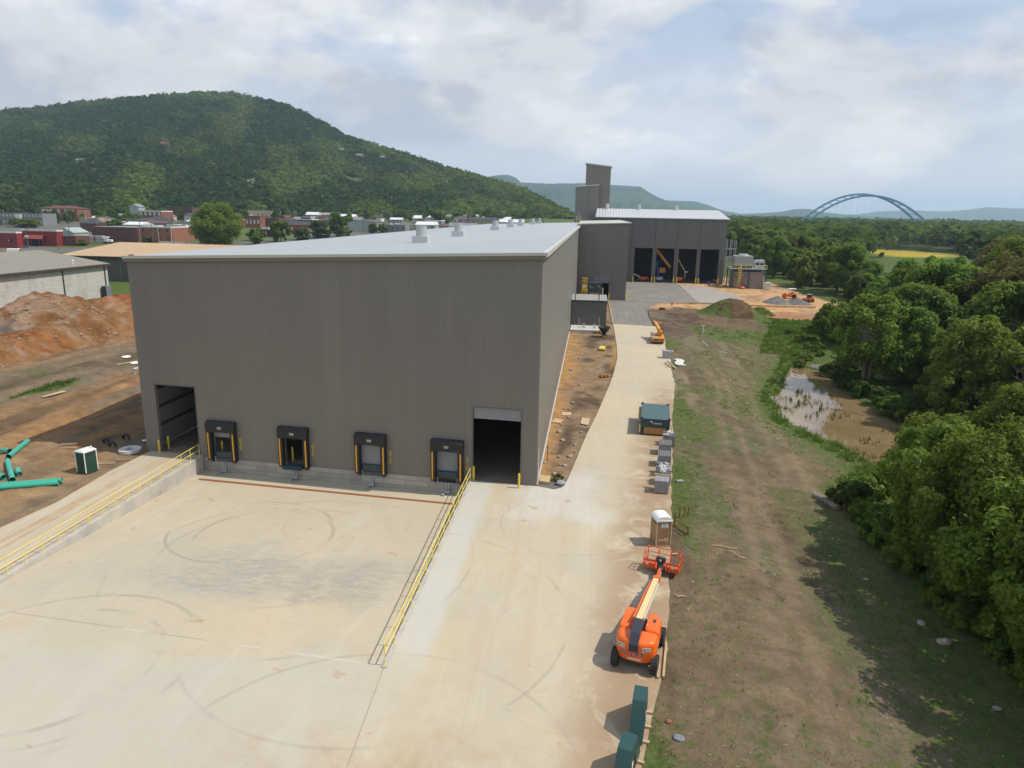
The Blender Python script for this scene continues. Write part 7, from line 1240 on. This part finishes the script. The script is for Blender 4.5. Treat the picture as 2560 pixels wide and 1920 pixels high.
pdisc = MB().lathe([(2.6, -.06), (2.6, .06)], 24).build('painted_disc', M['redroof'], tb); pdisc.location = (-37.6, -.12, 6.2); pdisc.rotation_euler = (R(90), 0, 0)
# ------------------------------------------------------------------ the town
def house(name, label, cat, x0, x1, y, z, h, depth, wall, roof='flat', rmat='asph', trim=None, rows=0, cols=0, win='winglass', rh=2.0, ww=1.1, wh=1.6, side=0, parent=None, group=None):
    t = thing(name, label, cat, ((x0 + x1) / 2, y, z), 0, group); W = x1 - x0; mb = MB(); mb.box(-W / 2, 0, -2, W / 2, depth, h); mb.build('wall', M[wall], t)
    if roof == 'flat':
        mb = MB(); mb.box(-W / 2 + .3, .3, h - .15, W / 2 - .3, depth - .3, h + .02); mb.build('roof', M[rmat], t)
        if trim: mb = MB(); mb.box(-W / 2 - .15, -.15, h - .1, W / 2 + .15, .25, h + .75); mb.box(W / 2 - .25, .25, h - .1, W / 2 + .15, depth + .15, h + .75); mb.box(-W / 2 - .15, .25, h - .1, -W / 2 + .25, depth, h + .75); mb.build('parapet', M[trim], t)
    elif roof == 'hip': mb = MB(); e = .6; mb.add([(-W / 2 - e, -e, h), (W / 2 + e, -e, h), (W / 2 + e, depth + e, h), (-W / 2 - e, depth + e, h), (-W / 5, depth / 2, h + rh), (W / 5, depth / 2, h + rh)], [(0, 1, 5, 4), (1, 2, 5), (2, 3, 4, 5), (3, 0, 4), (3, 2, 1, 0)]); mb.build('roof', M[rmat], t)
    elif roof == 'gable_x': mb = MB(); mb.prism([(-.6, h), (depth / 2, h + rh), (depth + .6, h)], -W / 2 - .4, W / 2 + .4, 'x'); mb.build('roof', M[rmat], t)
    elif roof == 'gable_y': mb = MB(); mb.prism([(-W / 2 - .5, h), (0, h + rh), (W / 2 + .5, h)], -.3, depth + .3, 'y'); mb.build('roof', M[rmat], t); MB().prism([(-W / 2, h + .02), (0, h + rh - .2), (W / 2, h + .02)], -.33, -.305, 'y').build('gable_face', M[wall], t)
    for r in range(rows):
        zc = h * (r + .62) / rows if rows > 1 else h * .55
        for c in range(cols):
            xc = -W / 2 + W * (c + .5) / cols; w = MB(); w.box(xc - ww / 2 - .1, -.06, zc - wh / 2 - .12, xc + ww / 2 + .1, -.01, zc + wh / 2 + .1); f = w.build('window', M['whitewall' if win == 'winpale' else 'greywall'], t); q = MB(); q.box(xc - ww / 2, -.09, zc - wh / 2, xc + ww / 2, -.062, zc + wh / 2); q.build('pane', M[win], f)
        for c in range(side): yc = depth * (c + .5) / side; w = MB(); w.box(W / 2 + .01, yc - ww / 2, zc - wh / 2, W / 2 + .06, yc + ww / 2, zc + wh / 2); w.build('window', M[win], t)
    return t
ra = house('red_workshop', 'deep red workshop with white parapet at the left edge of the town', 'building', -345, -316.5, 366, 0, 8.2, 4, 'redpaint', 'flat', 'greyroof', 'whitewall'); MB().box(-2, -.1, 0, 2.6, -.02, 5.2).build('garage_door', M['dark'], ra); MB().box(8.2, -.1, 3.4, 12.2, -.03, 4.8).build('wall_sign', M['ink'], ra); MB().box(8.8, -.14, 3.8, 9.6, -.1, 4.5).build('sign_mark', M['silver'], ra)
rb = house('red_shop', 'deep red shop with white parapet and an awning over its dark entrance', 'building', -333, -309, 387, .2, 8.6, 5, 'redpaint', 'flat', 'greyroof', 'whitewall'); p = MB(); p.add([(-7.3, -3.6, 4.3), (5.6, -3.6, 4.3), (3.6, -.02, 6.4), (-5.4, -.02, 6.4)], [(0, 1, 2, 3)]); p.box(-7.3, -3.7, 4.0, 5.6, -3.55, 4.32); p.build('awning', M['redroof'], rb); MB().box(-5.8, -.08, 0, 3.2, -.02, 4.2).build('entrance', M['dark'], rb)
for q in (-7, -2, 3, 5.2): MB().box(q - .12, -3.6, 0, q + .12, -3.4, 4.2).build('porch_post', M['redroof'], rb)
house('red_annex', 'low dark red annex at the right end of the red shop', 'building', -309, -300.5, 391, .5, 5.6, 12, 'brickdark', 'flat', 'asph', None, 1, 2)
house('pale_shed', 'pale green gabled shed behind the red shop', 'shed', -342, -330, 428, 2, 4.5, 14, 'palegreen', 'gable_y', 'palegreen', None, 0, 0, rh=3.2)
for x, y, l in ((-368, 472, 'white market tent, the left one of the pair'), (-360, 469, 'white market tent, the right one of the pair')):
    t = thing('market_tent', l, 'tent', (x, y, 3.6), 0, 'white market tents'); MB().lathe([(4.2, 2.3), (2.4, 2.9), (.3, 4.2)], 4).build('canopy', M['white'], t); mb = MB()
    for a in range(4): mb.tube([(2.9 * math.cos(a * 1.571 + .78), 2.9 * math.sin(a * 1.571 + .78), 0), (2.9 * math.cos(a * 1.571 + .78), 2.9 * math.sin(a * 1.571 + .78), 2.4)], .07, 5)
    mb.build('pole', M['steel'], t)
gs = house('grey_school', 'long grey two storey building with pale stair bays at the far left', 'building', -505, -446, 545, 6.5, 10.0, 16, 'greywall', 'flat', 'asph', None, 2, 18, 'winpale', ww=1.0, wh=1.7)
for x in (-24, 9): MB().box(x - 2.3, -1.2, 0, x + 2.3, -.1, 9.2).build('stair_bay', M['whitewall'], gs)
rs_ = house('red_school', 'tall red brick building with pale windows and a white porch roof', 'building', -502, -466, 612, 9.3, 11.2, 18, 'brick', 'hip', 'brickdark', None, 2, 5, 'winpale', rh=2.6, ww=2.2, wh=2.8)
for x in (-11, 0, 11): MB().box(x - 1.4, -.22, 4.8, x + 1.4, -.12, 10.2).build('tall_window', M['winpale'], rs_)
MB().box(-22, -5, 3.6, -3, -.2, 4.6).build('porch_roof', M['whitewall'], rs_); MB().box(-24, -4.5, -1, -19, -.3, 3.6).build('porch_block', M['brickdark'], rs_)
house('hip_house', 'square brown brick house with a dark hip roof behind the trailer', 'house', -377, -364.5, 497, 4.6, 6.2, 12, 'brickdark', 'hip', 'asph', None, 2, 2, rh=3.0)
house('tan_house', 'tan walled flat building behind the hip roofed house', 'building', -408, -391, 537, 6.2, 8.0, 10, 'tanwall', 'flat', 'tanwall')
bw = house('brick_warehouse', 'two storey red brick warehouse behind the tan roof', 'building', -313, -282.5, 422, 1.7, 9.2, 26, 'brickdark', 'flat', 'greyroof', None, 2, 6, ww=1.1, wh=1.7)
bx_ = house('brick_warehouse', 'bright brick warehouse wing with white parapet and white corner pipes', 'building', -282.4, -261, 424, 1.9, 9.2, 26, 'brickor', 'flat', 'greyroof', 'whitewall', 2, 4, ww=1.1, wh=1.6)  # lighter brick paints the sunlit face of the same warehouse
for x in (-10.5, 2.0, 10.5): MB().box(x - .14, -.2, 0, x + .14, -.05, 9.2).build('corner_pipe', M['whitewall'], bx_)
house('small_white_shop', 'small brick shop with a white band on top among the roofs', 'building', -392, -379, 549, 6.8, 4.2, 10, 'brick', 'flat', 'greyroof', 'whitewall', 1, 3, 'winpale')
house('grey_tower_house', 'narrow grey blue gabled building among the trees', 'building', -437, -428, 645, 10, 13, 10, 'palegreen', 'gable_y', 'greyroof', rh=3)
house('cornice_shop', 'red brick shop with white cornice and pale upper windows', 'building', -405, -383.5, 610, 9, 10.4, 18, 'brick', 'flat', 'asph', 'whitewall', 2, 5, 'winpale', ww=1.9, wh=2.6)
house('dark_brick_block', 'long dark red brick block behind the white cornice shop', 'building', -430, -396, 682, 11, 11.8, 20, 'brickdark', 'flat', 'asph', 'brickdark', 2, 10, ww=1.2, wh=2.2)
house('flat_roof_store', 'low building with wide dark grey flat roof before the brick shops', 'building', -358, -331, 530, 6.2, 5.2, 30, 'greywall', 'flat', 'asph', None, 1, 4)
house('white_gable_store', 'white fronted store with a dark gable roof left of the large tree', 'building', -333, -312, 540, 6.6, 3.2, 20, 'whitewall', 'gable_x', 'asph', rh=2.4)
house('grey_store', 'grey walled store behind the parked vehicles', 'building', -283, -262, 458, 3.0, 7.0, 16, 'greywall', 'flat', 'asph', 'greywall')
tag(MB().box(-265, 416.8, 1.2, -247.5, 417.4, 3.0).build('low_wall', M['whitewall']), 'low white wall along the lot left of the large tree', 'wall')
house('cream_hotel', 'cream two storey building with corner bays and red lettered end', 'building', -368, -340, 742, 12.6, 8.3, 16, 'creamwall', 'flat', 'greyroof', 'creamwall', 1, 6); house('red_sign_end', 'small white building with a red sign beside the cream building', 'building', -340, -333, 738, 12.6, 8.6, 8, 'whitewall', 'flat', 'greyroof', 'redroof', 1, 2)
house('arched_brick_shop', 'red brick shop with three pale upper windows right of the large tree', 'building', -289, -276, 577, 8, 8.8, 20, 'brick', 'flat', 'asph', 'brickdark', 1, 4, 'winpale', ww=1.2, wh=2.8)
house('brown_brick_shop', 'brown brick shop beside the arched window shop', 'building', -276, -264, 587, 8.4, 7.6, 24, 'brickdark', 'flat', 'asph', None, 1, 5)
cn = house('canopy_shed', 'open dark shed with a flat roof behind the lamp post', 'shed', -234, -222, 487, 4.2, 5.6, 12, 'dark', 'flat', 'asph', 'greywall'); MB().box(-4.5, -1.5, 5.4, 2, -.4, 7.0).build('roof_sign', M['whitewall'], cn)
house('grey_roof_shop', 'white shop with a broad grey roof behind the slender tree', 'building', -235, -214, 538, 6.2, 4.2, 22, 'whitewall', 'gable_x', 'greyroof', rh=2.2)
house('long_brick_store', 'long red brown store with white roof edges', 'building', -274, -250, 625, 9.4, 5.2, 14, 'brickdark', 'flat', 'whitewall', 'whitewall'); house('white_roof_store', 'long low store with a bright white roof edge', 'building', -262, -238, 655, 10, 4.8, 20, 'greywall', 'flat', 'whitewall', 'whitewall')
house('tan_motel', 'tan low motel roof at the foot of the hill', 'building', -298, -262, 760, 13.5, 5, 12, 'tanwall', 'gable_x', 'tanwall', rh=2.0)
house('metal_shop', 'pale green metal building with a brown roof edge', 'building', -194, -170, 557, 7, 7.6, 26, 'palegreen', 'gable_y', 'browntin', None, 0, 0, rh=2.2)
house('white_shed', 'white loading shed right of the pale green metal building', 'shed', -178, -165, 575, 7.8, 6.0, 14, 'whitewall', 'gable_x', 'browntin', rh=1.0)
house('cream_store', 'long cream store with white roof behind the roof fans', 'building', -166, -139, 590, 8.4, 4.6, 16, 'creamwall', 'flat', 'whitewall', 'whitewall', 1, 7, 'winpale')
house('cream_house', 'cream house with a white gable on the rise below the hill', 'house', -242, -222, 930, 17, 4.2, 12, 'creamwall', 'gable_x', 'greyroof', rh=2.6, rows=1, cols=4); house('grey_house', 'small grey house left of the cream house', 'house', -247, -236, 875, 16, 2.6, 10, 'greywall', 'gable_x', 'greyroof', rh=1.6)
house('orange_house', 'small orange brick house among trees on the rise', 'house', -222, -213, 935, 17, 4.6, 10, 'brickor', 'gable_x', 'browntin', rh=2.0, rows=1, cols=2); house('dark_house', 'dark roofed bungalow behind the roof fans', 'house', -167, -150, 690, 11.2, 3.8, 14, 'brickdark', 'hip', 'asph', rh=3.2, rows=1, cols=3, win='winpale')
house('brown_roof_hall', 'hall with a long low brown roof just above the warehouse roof', 'building', -141, -118, 620, 9.2, 2.6, 20, 'tanwall', 'gable_x', 'browntin', rh=2.0)
ch = house('church', 'church with a small dark spire at the foot of the hill', 'church', -124, -113.5, 680, 11, 3.6, 16, 'tanwall', 'gable_x', 'browntin', rh=3.2); MB().box(-1.3, 2, 5, 1.3, 4.6, 8.4).build('belfry', M['greywall'], ch); MB().lathe([(1.9, 8.4), (.1, 12.6)], 4, (0, 3.3, 0)).build('spire', M['asph'], ch)
si = thing('striped_silo', 'pale round silo with dark rings above the warehouse roof', 'silo', (-110.3, 682, 11)); MB().lathe([(1.9, 0), (1.9, 10.2), (.4, 10.9)], 16).build('shell', M['whitewall'], si, smooth=40)
for k in range(6): MB().lathe([(1.96, 1.0 + k * 1.6), (1.96, 1.75 + k * 1.6)], 16).build('band', M['greywall'], si)
for azh, elh, l, w, rm in ((-31.6, .073, 'red roofed cabin in a clearing on the hillside', 'brickor', 'redroof'), (-19.6, .0755, 'grey house high on the hillside, leftmost of the three', 'greywall', 'greyroof'), (-18.2, .0695, 'long grey roofed house in the middle of the hillside row', 'creamwall', 'greyroof'), (-16.4, .068, 'tan house at the right end of the hillside row', 'tanwall', 'greyroof'), (-26.2, .032, 'small pale house low on the hillside', 'creamwall', 'greyroof'), (-36.8, .050, 'white gabled house at the left of the hillside', 'creamwall', 'greyroof')):
    ss = np.linspace(0, 1, 200); qx, qy, qz = hill_pt(np.full(200, azh), ss); k = int(np.argmin(np.abs((qz + 8 - 24) / np.hypot(qx, qy) - elh)))
    house('hillside_house', l, 'house', qx[k] - 6, qx[k] + 6, qy[k], qz[k] + 5, 4.5, 10, w, 'gable_x', rm, rh=2.6, rows=1, cols=3)
xr_ = random.Random(77); taken = []; CN = {'whitewall': 'white', 'creamwall': 'cream', 'tanwall': 'tan', 'greywall': 'grey', 'brick': 'red brick', 'brickdark': 'dark brick', 'palegreen': 'pale green'}; RN = {'asph': 'dark', 'greyroof': 'grey', 'browntin': 'brown', 'whitewall': 'white'}
for i in range(400):
    a = R(xr_.uniform(-37, -6.5)); D = xr_.uniform(560, 800); x, y = D * math.sin(a), D * math.cos(a)
    if len(taken) >= 46: break
    if any(math.hypot(x - q[0], y - q[1]) < 24 for q in taken): continue
    taken.append((x, y)); w = xr_.choice(list(CN)[:4] * 2 + list(CN)[4:]); rm = xr_.choice(list(RN)); rt = xr_.choice(['flat', 'gable_x', 'gable_x', 'hip']); W = xr_.uniform(5, 12)
    house('small_building', '%s building with %s %s roof at the back of the town' % (CN[w], RN[rm], 'flat' if rt == 'flat' else 'pitched'), 'building', x - W, x + W, y, hz(x, y), xr_.uniform(3.4, 6.5), xr_.uniform(9, 16), w, rt, rm, 'whitewall' if rt == 'flat' and xr_.random() < .5 else None, 1, xr_.randint(2, 4), xr_.choice(['winglass', 'winpale']), rh=xr_.uniform(1.6, 2.8), group='small buildings at the back of the town')
# poles, sign, boom, vehicles
def pole(x, y, z, h, label, arms=1, cans=0, m='pole', lamp=0):
    t = thing('utility_pole', label, 'pole', (x, y, z), 0, 'utility poles in the town'); MB().tube([(0, 0, -.5), (0, 0, h)], [.22, .15], 8).build('post', M[m], t)
    for k in range(arms): MB().box(-1.5, -.08, h - .9 - k * 1.1, 1.5, .08, h - .72 - k * 1.1).build('crossarm', M[m], t)
    for k in range(cans): MB().lathe([(.32, 0), (.36, .1), (.36, 1.2), (.2, 1.35)], 12, (-.8 + .8 * k, -.4, h * .48)).build('transformer_can', M['steel'], t, smooth=50)
    if lamp: MB().tube([(0, 0, h - .2), (1.6, 0, h + .3)], .07, 6).box(1.2, -.2, h + .2, 2.1, .2, h + .42).build('lamp_head', M['offwhite'], t)
for a in [(-314.5, 371, 0, 11.5, 'utility pole with pale transformer cans before the red shop', 2, 3), (-322, 414, 1.4, 21, 'tallest utility pole, rising behind the box truck', 2), (-286, 358, 0, 7.5, 'short dark pole in the grass before the red annex', 0), (-313, 436, 2.3, 17, 'utility pole behind the white lorry cab', 2), (-401, 536, 6.4, 13, 'lamp pole above the tan house', 0, 0, 'steel', 1), (-279.7, 421, 1.6, 17, 'dark pole at the corner of the bright brick wing', 1), (-272.4, 421.5, 1.7, 13, 'dark pole before the middle of the bright brick wing', 1), (-268.9, 439, 2.4, 16, 'utility pole with lamp behind the bright brick wing', 2, 1), (-255.3, 416, 1.6, 7.5, 'short pole at the end of the low white wall', 0), (-205.7, 438, 2.4, 10, 'pale lamp post just above the warehouse roof', 0, 0, 'tan', 1), (-274.3, 643, 10, 11, 'lamp pole behind the long brick store', 0, 0, 'steel', 1), (-158.6, 594, 8.8, 9, 'first pole behind the leaning boom', 1), (-156.8, 602, 9, 9.5, 'second pole behind the leaning boom', 1), (-202, 887, 16.7, 8, 'thin white lamp pole on the rise', 0, 0, 'steel', 1), (-179, 551, 7, 9, 'pole before the pale green metal building', 0), (-148.5, 732, 12.5, 10, 'thin pole left of the trees by the church', 0, 0, 'steel'), (-142.4, 720, 12, 6, 'short pole among the trees by the church', 0, 0, 'steel')]: pole(*a)
t = thing('billboard', 'grey billboard with a white script on two posts', 'billboard', (-371.5, 556, 7)); MB().box(-4.3, 0, 4.6, 4.3, .3, 11.2).build('board', M['greysteel'], t); MB().box(-3.9, -.06, 5.0, 3.9, -.01, 10.8).build('panel', paint('faded_red_panel', (.24, .12, .12), .7), t); mb = MB(); mb.tube([(-2.8, -.1, 7.4), (-2.2, -.1, 8.6), (-1.6, -.1, 7.4), (-.9, -.1, 8.4), (-.2, -.1, 7.4), (.6, -.1, 8.5), (1.2, -.1, 7.5), (2.0, -.1, 8.6), (2.6, -.1, 7.6)], .22, 6); mb.build('script_lettering', M['white'], t)
for x in (-2.5, 2.5): MB().box(x - .2, .1, -.5, x + .2, .4, 4.6).build('post', M['pole'], t)
t = thing('shop_sign', 'white rectangular sign on a tall pole above the roofs', 'sign', (-250.8, 629, 9.8)); MB().box(-2.2, -.15, 4.8, 2.2, .15, 8.3).build('board', M['whitewall'], t); MB().tube([(0, 0, -.5), (0, 0, 4.8)], .2, 6).build('pole', M['pole'], t)
t = thing('leaning_boom', 'leaning boom, dark above and white at its foot, behind the roof', 'crane boom', (-160, 563, 6.0)); MB().bar((-4.9, 0, 18.2), (-1.0, 0, 7.6), .8).build('upper_boom', M['asph'], t); MB().bar((-1.2, 0, 8.2), (1.6, 0, -1), 1.5).build('lower_boom', M['whitewall'], t)
def car(name, x, y, z, rz, label, m, L=4.6, W=1.8, Hh=1.5, suv=False, group='cars in the town'):
    t = thing(name, label, 'car', (x, y, z), R(rz), group); c = MB(); c.box(-L / 2, -W / 2, .28, L / 2, W / 2, .85, bev=.14); c.build('body', M[m], t); c = MB(); a = .05 if suv else .55; c.prism([(-L / 2 + a * .6, .84), (L / 2 - 1.3, .84), (L / 2 - 1.9, Hh), (-L / 2 + a + .35, Hh)], -W / 2 + .12, W / 2 - .12, 'y'); g = c.build('cabin_glass', M['winglass'], t); c = MB(); c.prism([(-L / 2 + a + .25, Hh - .08), (L / 2 - 1.85, Hh - .08), (L / 2 - 1.95, Hh + .03), (-L / 2 + a + .4, Hh + .03)], -W / 2 + .16, W / 2 - .16, 'y'); c.build('roof', M[m], t)
    for sx in (-L / 2 + .85, L / 2 - .9):
        for sy in (-W / 2 + .05, W / 2 - .05): MB().tube([(sx, sy - .1, .32), (sx, sy + .1, .32)], .32, 12).build('wheel', M['rubber'], t)
    return t
car('parked_car', -306.5, 403, 1.0, 170, 'white saloon parked beside the box truck', 'white'); car('parked_car', -310.5, 405, 1.0, 165, 'white car half hidden behind the white saloon', 'white')
car('parked_car', -267.6, 443, 2.6, 10, 'white suv parked left of the large tree', 'white', 4.8, 1.9, 1.75, True); car('parked_car', -272, 444, 2.6, 80, 'dark suv parked beside the white suv', 'asph', 4.8, 1.9, 1.8, True)
for k, (x, y, m, l) in enumerate([(-206, 800, 'asph', 'dark car on the sloping lot below the cream house, left one'), (-199, 805, 'asph', 'dark car on the sloping lot below the cream house, right one'), (-178, 790, 'greysteel', 'dark van on the sloping lot'), (-160, 560, 'white', 'white pickup before the cream store'), (-318, 372, 'blue', 'blue covered car at the red workshop'), (-338, 474, 'redpaint', 'red car behind the market tents'), (-345, 480, 'white', 'white car beside the market tents')]): car('parked_car', x, y, hz(x, y), 8 + 20 * k, l, m)
t = thing('semi_trailer', 'long silver trailer with red stripes parked behind a white tractor', 'trailer', (-305.8, 411, 1.35), R(3)); MB().box(-8.6, -1.3, 1.1, 8.4, 1.3, 4.5, bev=.04).build('box', M['silver'], t); MB().box(-8.6, -1.32, 2.3, 8.4, -1.30, 2.55).build('stripe', M['redroof'], t); MB().box(2.6, -1.325, 1.2, 3.6, -1.302, 4.4).build('side_panel', M['redroof'], t)
for x in (-7, -5.8): MB().tube([(x, -1.2, .5), (x, 1.2, .5)], .5, 12).build('wheel', M['rubber'], t)
t = thing('truck_tractor', 'white truck tractor in front of the silver trailer', 'truck', (-294.2, 411.6, 1.35), R(3)); MB().box(-2.6, -1.2, .9, -.3, 1.2, 4.0, bev=.2).build('cab', M['white'], t); MB().box(-.4, -1.0, .9, 1.9, 1.0, 2.3, bev=.25).build('hood', M['white'], t); MB().box(-.45, -1.0, 2.5, -.25, 1.0, 3.5).build('windscreen', M['winglass'], t); MB().box(-3.4, -1.1, .6, 1.8, 1.1, 1.0).build('frame', M['machine_dark'], t)
for x in (-2.6, 1.1): MB().tube([(x, -1.2, .52), (x, 1.2, .52)], .52, 12).build('wheel', M['rubber'], t)
t = thing('box_truck', 'box truck with pale blue body and yellow cab beside the red annex', 'truck', (-315.0, 407, 1.1), R(0)); MB().box(-3.0, -1.2, 1.1, 3.6, 1.2, 4.3, bev=.05).build('box', M['white'], t); MB().box(-3.4, -1.25, .5, .6, -1.21, 2.6).build('yellow_side', M['yellow'], t); MB().box(-3.6, -1.1, .5, -3.0, 1.1, 2.7, bev=.1).build('cab', M['yellow'], t)
for x in (-2.4, 2.4): MB().tube([(x, -1.1, .45), (x, 1.1, .45)], .45, 12).build('wheel', M['rubber'], t)
t = thing('white_van', 'white van parked on the grass below the red workshop', 'van', (-278, 319, 0), R(20)); MB().box(-3.0, -1.1, .4, 2.2, 1.1, 2.9, bev=.2).build('body', M['white'], t); MB().box(2.0, -1.0, .4, 3.1, 1.0, 1.5, bev=.2).build('bonnet', M['white'], t); MB().box(2.1, -.9, 1.6, 2.3, .9, 2.5).build('windscreen', M['winglass'], t)
for x in (-2, 2.2): MB().tube([(x, -1.12, .4), (x, 1.12, .4)], .4, 12).build('wheel', M['rubber'], t)
# ------------------------------------------------------------------ arch bridge over the river
br = thing('arch_bridge', 'pale blue steel arch bridge with hangers across the far river', 'bridge', (423, 1200, -4)); DX = (517.5 - 332) / 2; CXB = 425.0
def arch(xc, half, y0, y1, zb, zt, n=36):
    return [(xc - half + 2 * half * i / n, y0 + (y1 - y0) * i / n, zb + (zt - zb) * (1 - (2 * i / n - 1) ** 2)) for i in range(n + 1)]
AN, AF = arch(424.6, 93.2, 1196, 1188, 14.6, 59.8), arch(420.2, 91.5, 1222, 1214, 15.6, 62.8)
for pts in (AN, AF):
    mb = MB()
    for p, q in zip(pts[:-1], pts[1:]): mb.bar(p, q, 2.4, 2.8)
    mb.build('arch_rib', M['bridge'], br, world=True)
mb = MB()
for k in range(2, 35, 2): mb.bar(AN[k], AF[k], 1.2, 1.0)
mb.build('cross_brace', M['bridge'], br, world=True)
mb = MB()
for (a, b), y in (((331, 518.5), 1195.5), ((329, 512), 1221)): mb.bar((a, y, 14.6), (b, y - 7, 14.4), 1.6, 2.2)
mb.build('tie_beam', M['bridge'], br, world=True); MB().box(250, 1197, 15.4, 640, 1218, 17.6).build('deck', M['deckdark'], br, world=True)
mb = MB()
for pts in (AN, AF):
    for k in range(3, 34, 2): mb.tube([pts[k], (pts[k][0], pts[k][1], 15.5)], .07, 4)
mb.build('hanger', M['bridge'], br, world=True); mb = MB()
for x in (333, 516): mb.box(x - 4, 1196, -5, x + 4, 1220, 14)
mb.build('pier', M['grey_slab'], br, world=True)
t = thing('radio_mast', 'thin lattice mast on the hill behind the bridge', 'mast', (1415, 5200, 20)); MB().tube([(0, 0, -10), (0, 0, 85)], [1.6, .8], 6).build('mast', M['rust'], t)
# ------------------------------------------------------------------ haze
hm_ = bpy.data.materials.new('haze_air'); hm_.use_nodes = True; n_ = hm_.node_tree.nodes; n_.clear(); o_ = n_.new('ShaderNodeOutputMaterial'); v_ = n_.new('ShaderNodeVolumePrincipled'); v_.inputs['Color'].default_value = (0.62, 0.80, 1.0, 1); v_.inputs['Density'].default_value = 0.00009; v_.inputs['Anisotropy'].default_value = 0.25; hm_.node_tree.links.new(v_.outputs[0], o_.inputs['Volume'])
hb = MB().box(-14500, -600, -12, 14500, 16500, 420).build('haze', hm_); tag(hb, 'pale summer haze filling the valley air', 'haze', None, 'stuff')
